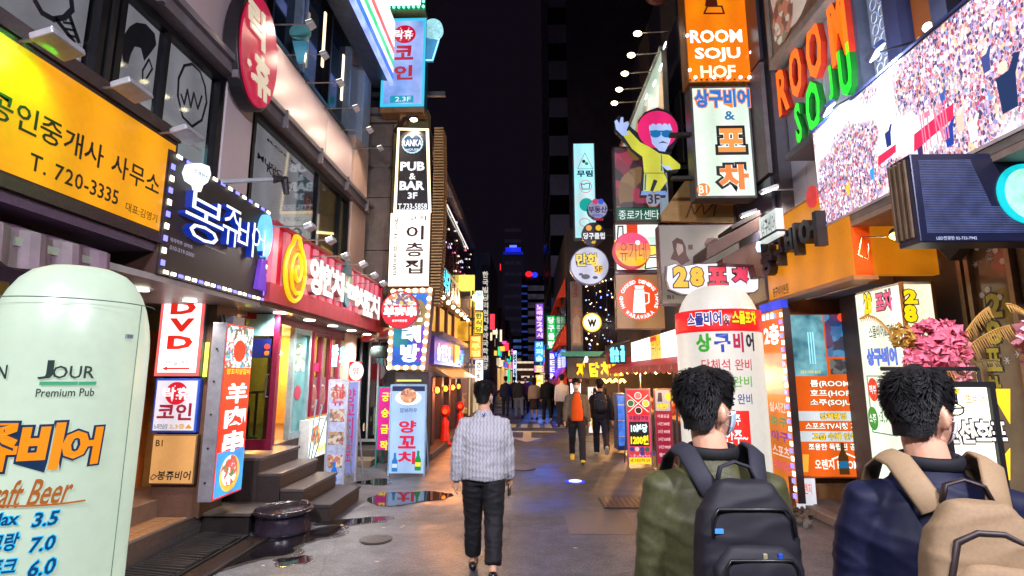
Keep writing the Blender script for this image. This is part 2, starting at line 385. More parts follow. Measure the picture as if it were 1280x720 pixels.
# floor levels: 1F to 2.7, windows 3.3..5.45, spandrel 5.66..6.75, upper windows 6.75..8.6
wy = [(-3.0, ya(127, 60)), (ya(143, 60), ya(277, 120)), (ya(314, 180), ya(436, 250))]
Yend = 11.75
cols = [(wy[0][1], wy[1][0]), (wy[1][1], wy[2][0]), (wy[2][1], Yend)]
bx('lower_wall', CONC, b1, fL, -3, 2.75, Yend, 3.2, -.3, 0)
for a0, a1 in ((cols[0][0] + .04, cols[0][1] - .04),): bx('mullion', BLACK, b1, fL, a0, 3.2, a1, 5.46, -.15, .03)
m = bx('column_panel', PANEL, b1, fL, cols[1][0] + .06, 3.2, cols[1][1] - .06, 5.5, -.3, .03, bevel=.01)
for s in (.0,):
    bx('column_joint', BLACK, b1, fL, cols[1][0] + .02, 3.2, cols[1][0] + .05, 5.5, -.2, .01); bx('column_joint', BLACK, b1, fL, cols[1][1] - .05, 3.2, cols[1][1] - .02, 5.5, -.2, .01)
bx('corner_column', D((206, 176, 160), .4, var=.08), b1, fL, cols[2][0] + .08, .8, Yend, 7.0, -.4, .05, bevel=.02)
bx('corner_column', D((170, 190, 215), .35, .1, var=.08), b1, fL, Yend - .55, 7.005, Yend, 9.2, -.4, .04, bevel=.02)
# gutter profile
mm = MB(); mm.box(fL, -3, Yend, 5.47, 5.6, -.1, .16); mm.box(fL, -3, Yend, 5.601, 5.68, -.1, .22); mm.build('gutter', GUT, b1)
for k in range(9): bx('bracket', GUT, b1, fL, .5 + k * 1.35, 5.42, .5 + k * 1.35 + .05, 5.7, .165, .24)
y = -3.
k = 0
while y < Yend - .2:
    y2 = min(y + 2.46, Yend); bx('spandrel_panel', D((198, 178, 180), .38, var=.06, scale=2), b1, fL, y + .006, 5.69, y2 - .006, 6.78, -.2, .0 + .002 * (k % 2), bevel=.004); y = y2; k += 1
bx('upper_wall', CONC, b1, fL, -3, 8.9, Yend - .0, 12, -.5, -.01)
bx('wall_core', D((60, 58, 64), .7), b1, FL(-4.8), -3, 2.8, Yend - .3, 12, -3, 0)
# 2nd-floor windows: inside film, frames, panes
GLOW_FILM = E((150, 143, 148), .8, .25, 1.2)  # film given a glow of its own to brighten the windows
DKF = D((28, 28, 34), .35, .5)
GL = G((205, 215, 220), .04, .22)
for i, (a0, a1) in enumerate(wy):
    w = bx('window', DKF, b1, fL, a0, 3.2, a1, 3.28, -.12, .02)
    bx('frame', DKF, w, fL, a0, 5.38, a1, 5.46, -.12, .02); 
    for e0, e1 in ((a0, a0 + .07), (a1 - .07, a1)): bx('frame', DKF, w, fL, e0, 3.281, e1, 5.379, -.12, .021)
    midx = {0: 1.6, 1: ya(207, 80), 2: ya(397, 240)}[i]
    mids = [midx] if i < 2 else [midx, ya(424, 270)]
    for mx_ in mids: bx('frame', DKF, w, fL, mx_ - .025, 3.281, mx_ + .025, 5.379, -.1, .015)
    ed = [a0 + .07] + mids + [a1 - .07]
    for j in range(len(ed) - 1):
        bx('pane', GL, w, fL, ed[j] + .03, 3.282, ed[j + 1] - .03, 5.378, -.03, -.02)
        mat = GLOW_FILM if not (i == 2 and j >= 1) else D((168, 138, 92), .6, var=.2)
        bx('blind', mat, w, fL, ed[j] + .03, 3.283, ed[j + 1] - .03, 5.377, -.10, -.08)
win2 = [o for o in b1.children if o.name.startswith('window')]
PRN = D((46, 44, 50), .6, var=.1)
fw = FL(-3.8 - .078)
def outline_shape(parent, fr, pts, wd, mat, closed=True, d=.004, name='window_print'):
    m = MB(); n = len(pts)
    for i in range(n if closed else n - 1):
        p, q = Vector(pts[i]), Vector(pts[(i + 1) % n]); t = (q - p)
        if t.length < 1e-6: continue
        t.normalize(); nn = Vector((-t.y, t.x)) * wd / 2; e = t * wd * .3
        m.poly(fr, [tuple(p - e + nn), tuple(p - e - nn), tuple(q + e - nn), tuple(q + e + nn)][::-1], d - .002, d + .0005 * (i % 2))
    return m.build(name, mat, parent)
def pxs(fr, pts): return [fr.px(x, y) for x, y in pts]
# afro head silhouette, helmet head outline, goblet outline
hs = pxs(fw, [(152, 62), (154, 45), (162, 33), (170, 28), (182, 30), (193, 42), (195, 56), (188, 66), (180, 76), (176, 60), (168, 58), (163, 68), (160, 80), (154, 78)])
MB().poly(fw, hs[::-1], .001, .004).build('window_print', PRN, win2[1])
outline_shape(win2[1], fw, pxs(fw, [(222, 120), (223, 98), (230, 82), (240, 80), (250, 90), (256, 108), (258, 128), (252, 150), (240, 158), (228, 146)]), .03, PRN)
outline_shape(win2[1], fw, pxs(fw, [(226, 118), (230, 130), (234, 112), (238, 134), (242, 116), (247, 136), (252, 120)]), .025, PRN, False)
outline_shape(win2[1], fw, pxs(fw, [(178, 88), (186, 74), (190, 86), (184, 96), (178, 104)]), .02, PRN)
outline_shape(win2[1], fw, pxs(fw, [(196, 30), (202, 22), (206, 30), (200, 36), (198, 28)]), .015, PRN, False)
outline_shape(win2[0], fw, pxs(fw, [(44, 2), (52, 16), (66, 24), (80, 22), (90, 12), (88, -6)]), .045, PRN, False)
outline_shape(win2[0], fw, pxs(fw, [(70, 24), (92, 52)]), .04, PRN, False); outline_shape(win2[0], fw, pxs(fw, [(86, 18), (98, 52)]), .04, PRN, False)
for dy in (28, 36, 44): outline_shape(win2[0], fw, pxs(fw, [(70 + dy * .32, dy), (88 + dy * .12, dy + 2)]), .02, PRN, False)
txt(win2[1], fw, 'ROCK', (222, 168, 252, 190), D((170, 96, 52), .5), d=.003, rot=0, name='window_print', outline=(D((210, 190, 160)), .02))
txt(win2[2], fw, 'ROCK', (334, 172, 372, 210), D((40, 38, 40), .6), d=.003, name='window_print', off=.03)
txt(win2[2], fw, 'MUSIC', (322, 190, 352, 222), D((44, 42, 44), .6), d=.003, name='window_print', off=.02)
txt(win2[2], fw, 'KENTO', (334, 204, 366, 240), D((44, 42, 44), .6), d=.003, name='window_print', off=.02)
# frosted pale panel with round discs and the warm lit room behind the third window
fp = FL(-3.8 - .075)
r = fp.rect(374, 205, 396, 300)
bx('window_print', D((128, 168, 186), .5), win2[2], fp, r[0], 3.3, r[2], 5.2, 0, .003)
for k, (cy, cc) in enumerate(((4.78, (190, 96, 92)), (4.3, (40, 120, 160)), (3.84, (176, 100, 104)))):
    MB().disc(fp, (r[0] + r[2]) / 2, cy, .2, .004, .006).build('window_print', D(cc, .5), win2[2])
    txt(win2[2], fp, '당구장'[k], ((r[0] + r[2]) / 2 - .1, cy - .1, (r[0] + r[2]) / 2 + .1, cy + .1), D((210, 220, 225)), d=.008, px=False, name='window_print')
outline_shape(win2[2], FL(-3.8 - .07), pxs(fL, [(401, 245), (399, 290), (421, 292)]), .05, E((255, 226, 150), 2.2, 0), False, name='light_strip')
ww = FL(-3.8 - .076); r = ww.rect(402, 290, 424, 330); bx('lit_pane', E((212, 160, 70), .75, .2), win2[2], ww, r[0], 3.3, r[2] + .5, 4.2, 0, .003)
# 3rd-floor windows
uy = [(-2., ya(285, 20)), (ya(292, 20), ya(372, 100)), (ya(378, 100), ya(436, 180) - .15)]
DARKG = D((22, 34, 52), .06, .2, var=.2, scale=1.5)
for i, (a0, a1) in enumerate(uy):
    w = bx('window', D((70, 96, 118), .3, .5), b1, fL, a0, 6.79, a1, 6.86, -.2, .02)
    bx('frame', DKF, w, fL, a0, 8.82, a1, 8.895, -.2, .02)
    n = 2; st = (a1 - a0) / n
    for j in range(n + 1): bx('frame', DKF if j % 2 else D((150, 170, 190), .3, .4), w, fL, a0 + j * st - .03, 6.861, a0 + j * st + .03, 8.819, -.2, .015)
    for j in range(n): bx('pane', DARKG, w, fL, a0 + j * st + .031, 6.862, a0 + (j + 1) * st - .031, 8.818, -.14, -.12)
bx('light_strip', E((255, 224, 170), 2., 0), b1, fL, ya(401, 60), 7.4, ya(401, 60) + .06, 8.5, .02, .05)
bx('light_strip', E((255, 236, 200), 2., 0), b1, fL, ya(426, 85), 7.3, ya(426, 85) + .06, 8.3, .02, .05)
# ---- rainbow sign boards above the third floor
fS = FL(-3.25)
t = thing('slatted_light_sign', 'glowing white slatted sign box with rainbow edge lights over the third floor', 'sign', (-3.3, 9.5, 8.6))
a0, b0, a1, b1_ = fS.rect(372, 0, 466, 86)
bx('housing', D((90, 96, 110), .4, .3), t, fS, 6.6, 8.75, 11.9, 9.1, -.5, -.03)
cs = [(150, 170, 250), (60, 110, 235), (240, 250, 250), (60, 200, 130), (240, 245, 255), (235, 90, 90), (250, 250, 250), (225, 235, 255), (250, 250, 245), (255, 250, 240)]
for k, cc in enumerate(cs):
    z = 8.62 + k * .17
    bx('slat', E(cc, 1.3, .3, 1.5), t, fS, 6.6, z, 11.95, z + .13, -.02, .05 + .0 * k)
b1y = thing('sign_gantry', 'dark steel frame carrying the tall blue sign off the corner column', 'bracket', (-3.3, 11.9, 7))
bx('beam', STEEL, b1y, FC(11.95), -3.9, 8.55, -2.0, 8.66, -.1, 0); bx('beam', STEEL, b1y, FC(11.95), -3.9, 8.05, -2.9, 8.13, -.1, 0)
bx('meter_box', D((172, 168, 150), .5), b1y, FC(11.9), -3.35, 8.1, -2.95, 8.54, -.12, .1, bevel=.01)
# ---- arm floodlights (two rows) on the building
def arm_light(px_, py_, Xh, Xw, i, label, power=30, col=(255, 232, 205), hl=.17, drop=0.):
    p = W3(px_, py_, X=Xh); t = thing('arm_floodlight', label, 'floodlight', (Xw, p.y, p.z - .03), 'arm floodlights along the sign fronts')
    MB().tube((Xw, p.y, p.z + drop), (Xh - .06, p.y, p.z), .011, n=6).build('arm', D((170, 165, 160), .35, .7), t)
    m = MB(); q = Fr((Xh, p.y, p.z), (0, 1, 0), (.9, 0, .45))
    m.poly(q, [(-hl / 2, -.05), (hl / 2, -.05), (hl * .38, .06), (-hl * .38, .06)], -.02, .045); m.build('lamp_head', D((200, 200, 205), .4, .3), t, bevel=.008)
    m = MB(); m.poly(q, [(-hl * .42, -.04), (hl * .42, -.04), (hl * .32, .05), (-hl * .32, .05)], -.028, -.021); m.build('lens', E((255, 246, 230), 6, 0), t)
    lamp(t, 'SPOT', (Xh - .02, p.y, p.z - .04), power, col, (Xw, p.y, p.z - .9), .05, 140)
    return t
for i, (x, y) in enumerate([(388, 30), (405, 68), (425, 103), (445, 135), (462, 162), (475, 185)]):
    arm_light(x, y, -3.2, -3.8, i, ['first', 'second', 'third', 'fourth', 'fifth', 'sixth'][i] + ' arm floodlight counting from the near end on the pale upper wall', 12)
for i, (x, y) in enumerate([(387, 283), (413, 300), (432, 320), (454, 330), (468, 344), (479, 354)]):
    arm_light(x, y, -2.75, -3.32, i, ['first', 'second', 'third', 'fourth', 'fifth', 'sixth'][i] + ' arm floodlight from the near end above the red corrugated sign', 14, (255, 240, 235))
for i, (x, y, lb) in enumerate([(70, 52, 'white glowing floodlight over the green end of the yellow sign'), (163, 110, 'unlit pale floodlight over the middle of the yellow sign'), (232, 166, 'small pale floodlight above the joint of yellow and dark signs')]):
    p = W3(x, y, X=-3.1); t = thing('sign_floodlight', lb, 'floodlight', (-3.6, p.y, p.z), 'floodlights over the yellow sign')
    MB().tube((-3.62, p.y - .06, p.z - .06), (-3.2, p.y - .02, p.z), .012, n=6).build('arm', STEEL, t)
    q = Fr((-3.1, p.y, p.z), (0, 1, .0), (.95, 0, .3))
    bx('lamp_head', D((170, 170, 176), .4, .4), t, q, -.13, -.07, .13, .09, 0, .05, bevel=.012)
    bx('lens', E((190, 225, 255), 9, 0) if i == 0 else D((190, 200, 205), .2), t, q, -.11, -.055, .11, .075, -.012, -.001)
    if i == 0: lamp(t, 'SPOT', (-3.1, p.y, p.z - .06), 26, (60, 255, 30), (-3.6, p.y - .1, p.z - .7), .1, 120)
# black conical spotlight
p = W3(345, 228, X=-2.8); t = thing('snoot_spotlight', 'black conical spotlight on a pole standing up from the dark pub sign', 'spotlight', (-3.3, p.y - .2, 3.85))
MB().tube((-3.3, p.y - .2, 3.85), (-2.82, p.y - .02, p.z + .03), .03, .022, 8).build('arm', D((180, 184, 190), .35, .5), t)
MB().path([(-2.8, p.y - .05, p.z + .02), (-2.72, p.y + .03, p.z + .05), (-2.7, p.y + .06, p.z - .12)], [.05, .05, .03], 10).build('lamp_head', DARKM, t)

# ---- yellow estate-agent sign
fY = FL(-3.315)
t, r = sign('shop_sign', 'long yellow backlit sign with black lettering and a phone number', fY, (-200, -100, 211, 299), .3, D((58, 44, 40), .5, bump=.3), E((222, 146, 10), .95, .1, 1.2), px=True, edge=.04)
txt(t, fY, '공인중개사 사무소', (-14, 106, 197, 246), INK, split=True, off=.012)
txt(t, fY, 'T. 720-3335', (38, 190, 146, 257), INK, split=True, off=.012)
txt(t, fY, '대표:김영기', (157, 252, 195, 279), INK, off=.005)
mm = MB(); a0, _, a1, _ = fY.rect(-200, 0, 211, 299)
mm.box(fY, a0, a1, r[3] + .002, r[3] + .11, -.3, .02); mm.box(fY, a0, a1, r[1] - .07, r[1] - .002, -.3, .02); mm.build('frame_rail', D((62, 44, 42), .45, .3, .5, 20), t)
bx('underside', D((88, 72, 92), .5, bump=.3), t, fY, a0, r[1] - .15, a1, r[1] - .075, -.8, -.02)
# striped canopy and blue boards below
t = thing('awning', 'dull purple corrugated awning hanging under the yellow sign', 'awning', (-3.6, 3.9, 2.5))
a0 = fY.px(0, 290)[0] - 1.5; a1 = fY.px(134, 330)[0]
n = 46; mm = MB(); vs = []; fs = []
for i in range(n + 1):
    a = a0 + (a1 - a0) * i / n; w_ = .03 * sin(i * 1.15)
    zb = 2.52 + .04 * sin(i * .35); vs += [fY.pt(a, 2.86, -.35), fY.pt(a, 2.74, .0 + w_), fY.pt(a, zb, .02 + w_)]
for i in range(n):
    for k in range(2): fs.append((i * 3 + k + 1, (i + 1) * 3 + k + 1, (i + 1) * 3 + k, i * 3 + k))
mm.add(vs, fs); o = mm.build('canopy', D((120, 92, 112), .6, var=.35, scale=5), t); o.modifiers.new('thick', 'SOLIDIFY').thickness = .006
t = thing('back_wall', 'dark blue lit boarding behind the beer lantern under the dark sign', 'wall', (-3.9, 4.8, 0)); 
bx('boarding', D((40, 46, 130), .5), t, FL(-4.1), 3.2, 2.35, 5.2, 2.95, -.1, 0)
for k in range(6): bx('plank', D((200, 108, 40) if k % 2 else (190, 104, 44), .5, var=.35, scale=3, aniso=(4, 4, .6)), t, FL(-4.9), 3.4 + k * .6, 0, 3.99 + k * .6, 2.36, -.05, .002 * k)
bx('door_panel', D((150, 104, 66), .5, bump=.1), t, FL(-4.85), 5.3, .35, 6.2, 2.2, -.05, .02, bevel=.01)
bx('notice', D((214, 60, 34), .5), t, FL(-4.82), 5.55, 1.0, 5.75, 1.9, -.01, .01)
bx('yellow_board', D((170, 160, 84), .5), t, FL(-4.0), 2.2, 1.0, 3.9, 2.5, -.05, 0)
# ---- dark pub sign
fD = FL(-3.3)
t, r = sign('shop_sign', 'dark sign with glowing white brush letters and a dashed border of small lights', fD, (214, 187, 329, 378), .75, D((40, 34, 34), .45, bump=.2), D((52, 44, 42), .5, var=.2, scale=5), edge=.0, bevel=.0)
a0, b0, a1, b1_ = r
WH = E((235, 245, 255), 1.25, 0, 1, False); SBL = E((20, 50, 170), .6, 0, 1, False)
for ch, rc in (('봉', (225, 234, 268, 312)), ('쥬', (272, 254, 291, 312)), ('비', (291, 268, 308, 322)), ('어', (308, 280, 322, 320))):
    txt(t, fD, ch, rc, WH, d=.01, ext=.07, off=-.004, side=SBL, name='letter')
m = MB(); m.poly(fD, [(a, b) for a, b in pxs(fD, [(240, 240), (238, 232), (229, 226), (226, 216), (230, 206), (240, 204), (251, 208), (253, 218), (249, 228), (243, 232)])][::-1], .01, .09); m.build('speech_bubble', WH, t)
txt(t, fD, '인생한잔', (231, 210, 249, 226), INK, d=.095)
m = MB(); mc = fD.px(329, 296); m.disc(fD, mc[0] - .05, mc[1], .13, .01, .08, .27); m.build('oval_lamp', E((110, 190, 240), 1.2, .2), t)
m = MB(); m.poly(fD, [(mc[0] - .16, mc[1] - .68), (mc[0] + .06, mc[1] - .68), (mc[0], mc[1] - .3), (mc[0] - .1, mc[1] - .3)], .01, .06); m.build('oval_stand', E((110, 60, 190), .8, .2), t)
GR = E((170, 165, 190), .55, 0, 1, False)
txt(t, fD, '노가리와 대광수맥 B1', (210, 345, 325, 377), GR, d=.004, off=.006, split=True)
txt(t, fD, '세계맥주 생맥주', (212, 296, 240, 312), GR, d=.004); txt(t, fD, '010-319-5000', (212, 306, 242, 322), GR, d=.004); txt(t, fD, 'Craftbeer', (256, 306, 282, 318), GR, d=.004)
LEDW = E((250, 244, 220), 3.5, 0, 1, False); LEDB = E((120, 120, 255), 2.2, 0, 1, False)
def led_run(parent, fr, p, q, n, w, mats, d=.012, h=.03):
    p = Vector(p); q = Vector(q); tt = (q - p).normalized(); nn = Vector((-tt.y, tt.x)); proto = {}
    for k in range(n):
        c = p + (q - p) * (k + .5) / n; mt = mats[k % len(mats)]
        m = MB(); m.poly(fr, [tuple(c - tt * w / 2 - nn * h / 2), tuple(c + tt * w / 2 - nn * h / 2), tuple(c + tt * w / 2 + nn * h / 2), tuple(c - tt * w / 2 + nn * h / 2)], d, d + .01)
        m.build('light_strip', mt, parent)
led_run(t, fD, (a0 + .03, b1_ - .03), (a1, b1_ - .03), 13, .07, [LEDW, LEDB]); led_run(t, fD, (a0 + .03, b0 + .03), (a1, b0 + .03), 18, .06, [LEDW, LEDW, LEDB]); led_run(t, fD, (a0 + .03, b0 + .05), (a0 + .03, b1_ - .1), 9, .05, [LEDB, LEDW], h=.045); led_run(t, fD, (a1 - .03, b0 + .05), (a1 - .03, b1_ - .1), 9, .05, [LEDB, LEDW])
bx('underside', SOFF, t, FL(-3.3), a0 - 1.3, b0 - .06, a1, b0 - .005, -1.3, -.02)
bx('return_face', D((70, 46, 40), .5), t, FC(a0 - .012), -4.1, b0, -3.31, b1_, -.01, .01)
for k, y in enumerate((4.95, 5.7)):
    MB().disc(Fr((-3.75, y, b0 - .075), (1, 0, 0), (0, -1, 0)), 0, 0, .07, 0, .012).build('downlight', E((255, 250, 235), 4, 0), t)
    lamp(t, 'SPOT', (-3.75, y, b0 - .1), 30, (255, 232, 214), (-3.8, y, 0), .06, 130)
# ---- red corrugated sign
fRd = FL(-3.3)
t, r = sign('shop_sign', 'red corrugated sign with bulging white letters and a gold spiral over the skewer restaurant', fRd, (335, 277, 471, 416), .5, D((150, 20, 40), .4), D((170, 16, 44), .4, var=.2), edge=.0, bevel=0)
a0, b0, a1, b1_ = r
n = 30; st = (a1 - a0 - .1) / n
pr = None
for k in range(n):
    z1 = b1_ - .03 if k % 2 == 0 else b1_ - .03
    bx('slat', E((226, 30, 62), .62, .35, 2, False) if k % 2 else E((240, 130, 150), .7, .3, 2, False), t, fRd, a0 + .05 + k * st + .015, b0 + .25, a0 + .05 + (k + 1) * st - .015, z1, .003, .035 if k % 2 else .06)
mm = MB(); mm.box(fRd, a0, a1, b1_ - .025, b1_ + .02, -.5, .1); mm.build('top_trim', D((190, 40, 60), .4), t)
bx('valance', D((168, 50, 66), .45, var=.3, scale=6, aniso=(1, 1, .3)), t, fRd, a0, b0 - .0, a1, b0 + .24, .003, .09)
bx('end_trim', D((200, 60, 80), .4), t, fRd, a1 - .06, b0 + .245, a1, b1_ - .03, .003, .1)
WL = E((250, 250, 250), 1.05, 0, 1, False); WS = D((196, 170, 160), .5)
for s, rc in (('양', (377, 318, 393, 372)), ('한', (393, 328, 407, 374)), ('치', (405, 334, 419, 378)), ('마', (426, 352, 440, 384)), ('차', (438, 358, 450, 392)), ('꼬', (446, 362, 457, 398)), ('치', (455, 366, 466, 400))):
    txt(t, fRd, s, rc, WL, d=.04, ext=.1, off=.05, side=WS, name='letter')
# oval blue-green plaque
c = fRd.px(427, 353); m = MB(); m.disc(fRd, c[0], c[1] - .03, .21, .065, .12, .42); m.build('plaque', D((80, 130, 140), .4, var=.3), t)
bx('plaque_picture', PR([(230, 190, 120), (240, 230, 210), (90, 140, 90), (150, 90, 50)], 12, .8), t, fRd, c[0] - .19, c[1] - .2, c[0] + .19, c[1] + .1, .121, .135)
# gold spiral: teardrop outline + coil
GO = E((250, 186, 20), 1.15, .1, 3, False); GS = D((150, 90, 14), .4)
sc_ = fRd.px(359, 333)
def tube2d(fr, pts, r, d): return [fr.pt(a, b, d) for a, b in pts], r
sp = [(sc_[0] + .012 * k * cos(k * .55) * .9, sc_[1] - .06 + .016 * k * sin(k * .55)) for k in range(2, 22)]
m = MB(); m.path([fRd.pt(a, b, .15) for a, b in sp], .026, 6); m.build('spiral', GO, t, smooth=True)
dr = [(sc_[0] + .30 * cos(u) * (1 - .0 * sin(u)), sc_[1] - .08 + .40 * sin(u) + (.1 if sin(u) > .95 else 0)) for u in [2 * pi * i / 28 for i in range(29)]]
m = MB(); m.path([fRd.pt(a, b, .12) for a, b in dr], .03, 6); m.build('spiral_rim', GO, t, smooth=True)
m = MB(); m.disc(fRd, sc_[0], sc_[1] - .08, .29, .065, .11, .39); m.build('spiral_back', D((176, 120, 30), .4), t)
t2 = t
bx('underside', D((92, 70, 64), .4, var=.3), t, fRd, a0, b0 - .05, a1, b0 - .003, -.55, .0)
for k, (x, y) in enumerate(((353, 382), (384, 393), (410, 401), (432, 408), (450, 413))):
    yy = a0 + .75 + k * 1.0
    MB().disc(Fr((-3.42, yy, b0 - .052), (1, 0, 0), (0, -1, 0)), 0, 0, .085, 0, .015).build('downlight', E((255, 250, 235), 5, 0), t)
    lamp(t, 'SPOT', (-3.42, yy, b0 - .09), 32, (250, 240, 232), (-3.3, yy, 0), .07, 150)
# ---- oval pink sign high on the wall
fO = FL(-3.55)
cA = fO.px(323, 66)
t = thing('oval_sign', 'crimson oval sign with pale brush letters, high on the pale wall', 'sign', fO.pt(cA[0], cA[1] - .9, -.1))
m = MB(); m.disc(fO, cA[0], cA[1], .50, -.18, 0, .80, 40); m.build('housing', D((30, 26, 30), .4), t, bevel=.01)
m = MB(); m.disc(fO, cA[0], cA[1], .46, .002, .03, .75, 40); m.build('face', E((188, 24, 66), .75, .25, 3), t)
CR = E((222, 205, 180), .7, 0, 1, False)
txt(t, fO, '락', (cA[0] - .32, cA[1] + .04, cA[0] + .16, cA[1] + .55), CR, d=.032, ext=.02, px=False, off=.03, slant=-.15); txt(t, fO, '휴', (cA[0] - .08, cA[1] - .6, cA[0] + .32, cA[1] - .04), CR, d=.032, ext=.02, px=False, off=.03, slant=-.15)
for dx_, dz_ in ((-.25, -.3), (-.14, -.42)): MB().disc(fO, cA[0] + dx_, cA[1] + dz_, .05, .032, .04, n=5).build('star', CR, t)
p = W3(313, 8, X=-3.55); bx('top_bracket', BLACK, t, fO, cA[0] - .12, cA[1] + .79, cA[0] + .1, cA[1] + 1.3, -.15, 0)
# ---- column with DVD, coin-song and tan signs
fV_ = FC(6.1)
t = thing('pillar', 'brown masonry pillar carrying three small stacked signs', 'pillar', (-4.05, 6.3, 0))
bx('shaft', D((92, 66, 52), .6, bump=.3), t, FC(6.18), -4.3, .2, -3.72, 2.68, -.45, -.0)
bx('pipe_box', D((150, 160, 180), .4, .5), t, FC(6.2), -3.70, .6, -3.55, 2.5, -.3, -.05)
for k in range(5): MB().path([(-3.62, 6.15, 2.5 - .3 * k), (-3.56, 6.12, 2.35 - .3 * k), (-3.64, 6.14, 2.2 - .3 * k)], .012, 5).build('cable', BLACK, t)
t, r = sign('small_sign', 'white upright sign with red border and big red letters, topmost on the pillar', fV_, (203, 364, 249, 471), .08, STEEL, E((238, 96, 96), 1.0, .05), 'signs stacked on the pillar', edge=.01)
a0, b0, a1, b1_ = r
bx('inner_face', E((255, 248, 246), 1.35, .05), t, fV_, a0 + .045, b0 + .05, a1 - .045, b1_ - .06, .003, .006)
for k, ch in enumerate('DVD'):
    zc = b1_ - .12 - k * .205; txt(t, fV_, ch, (a0 + .13, zc - .16, a1 - .11, zc), T_((214, 40, 30)), d=.008, off=.05, px=False)
txt(t, fV_, '감상실 영화', (a0 + .1, b0 + .13, a1 - .12, b0 + .19), T_((120, 120, 130)), d=.008, px=False)
m = MB(); m.poly(fV_, [(a0 + .1, b0 + .095), (a0 + .16, b0 + .07), (a0 + .16, b0 + .085), (a1 - .12, b0 + .085), (a1 - .12, b0 + .105), (a0 + .16, b0 + .105), (a0 + .16, b0 + .12)], .007, .009); m.build('arrow', T_((214, 40, 30)), t)
bx('side_tube', E((230, 240, 90), 2, 0), t, fV_, a1 + .02, b0, a1 + .05, b0 + .4, -.06, -.03)
t, r = sign('small_sign', 'white sign with a red ball emblem and dark red letters, middle of the pillar', fV_, (195, 473, 244, 541), .07, D((40, 80, 190), .4), E((216, 214, 226), .8, .05), 'signs stacked on the pillar', edge=.025)
a0, b0, a1, b1_ = r
RED = T_((200, 20, 44), .8)
m = MB(); m.disc(fV_, (a0 + a1) / 2, b1_ - .17, .13, .003, .006); m.build('emblem', RED, t)
txt(t, fV_, '락휴', (a0 + .1, b1_ - .24, a1 - .1, b1_ - .1), T_((245, 240, 245), .9), d=.009, px=False, off=.03)
m = MB()
for k in range(9): m.disc(fV_, (a0 + a1) / 2 + .1 * cos(k * 2.4) * (.5 + .06 * k), b1_ - .17 + .1 * sin(k * 2.4) * (.5 + .06 * k), .009, .0062, .008, n=6)
m.build('emblem_dot', T_((245, 200, 210)), t)
txt(t, fV_, '코인', (a0 + .06, b0 + .14, a1 - .06, b0 + .33), T_((150, 20, 50), .7), d=.006, px=False, off=.03)
txt(t, fV_, '노래연습장', (a0 + .04, b0 + .04, a0 + .2, b0 + .1), T_((90, 90, 110), .7), d=.006, px=False); txt(t, fV_, '2,3층▲', (a0 + .22, b0 + .04, a1 - .04, b0 + .1), T_((210, 150, 10), .8), d=.006, px=False, off=.02)
t, r = sign('small_sign', 'tan sign with brush lettering and B1 in its corner, lowest on the pillar', fV_, (191, 543, 241, 606), .06, D((110, 84, 60), .5), E((214, 158, 96), .72, .12), 'signs stacked on the pillar', edge=.015)
a0, b0, a1, b1_ = r
txt(t, fV_, 'B1', (a0 + .05, b1_ - .13, a0 + .13, b1_ - .06), INK, px=False); txt(t, fV_, '봉쥬비어', (a0 + .1, b0 + .05, a1 - .04, b0 + .15), INK, px=False, off=.02, slant=.1)
outline_shape(t, fV_, [(a0 + .03, b0 + .07), (a0 + .06, b0 + .11), (a0 + .1, b0 + .09), (a0 + .05, b0 + .05)], .008, INK, name='doodle')
# ---- skewer light box
fK = FL(-3.4)
t, r = sign('light_box_sign', 'tall red light box with three white Chinese characters over a food picture', fK, (284, 403, 302, 613), .16, D((150, 158, 172), .35, .5), E((232, 44, 16), 1.35, .12), edge=.015)
a0, b0, a1, b1_ = r
H_ = b1_ - b0; H0 = lambda f_: b0 + H_ * f_
bx('food_picture', PR([(235, 240, 245), (220, 50, 40), (250, 250, 250), (60, 110, 60), (120, 70, 40), (200, 220, 235), (60, 160, 220)], 26, 1.3), t, fK, a0 + .02, H0(.74), a1 - .02, H0(.985), .003, .005)
m = MB(); m.disc(fK, (a0 + a1) / 2, H0(.84), .13, .0052, .006, n=12); m.build('food_picture', E((226, 50, 30), 1.2, .3, 20), t)
bx('food_picture', E((60, 150, 225), 1.2, .3, 6), t, fK, a0 + .02, H0(.015), a1 - .02, H0(.26), .003, .005)
m = MB(); m.disc(fK, (a0 + a1) / 2, H0(.13), .2, .0052, .006, .2, n=20); m.build('food_plate', E((240, 190, 70), 1.2, .2, 12), t)
m = MB(); m.disc(fK, (a0 + a1) / 2 - .01, H0(.145), .16, .0062, .007, .17, n=20); m.build('food_picture', PR([(240, 235, 230), (220, 60, 50), (200, 90, 80), (70, 130, 50), (250, 245, 240)], 22, 1.25), t)
for k, ch in enumerate('羊肉串'): txt(t, fK, ch, (a0 + .1, H0(.53 - k * .14), a1 - .06, H0(.65 - k * .14)), T_((255, 255, 255), 1.6), d=.008, px=False, off=.03)
txt(t, fK, '양꼬치양갈비', (a0 + .06, H0(.70), a1 - .04, H0(.735)), T_((255, 200, 40), 1.4), d=.008, px=False, off=.02)
for k in range(6): MB().disc(FC(r[0] - .002), -3.49, b0 + .2 + k * .36, .012, 0, .006, n=8).build('latch', DARKM, t)

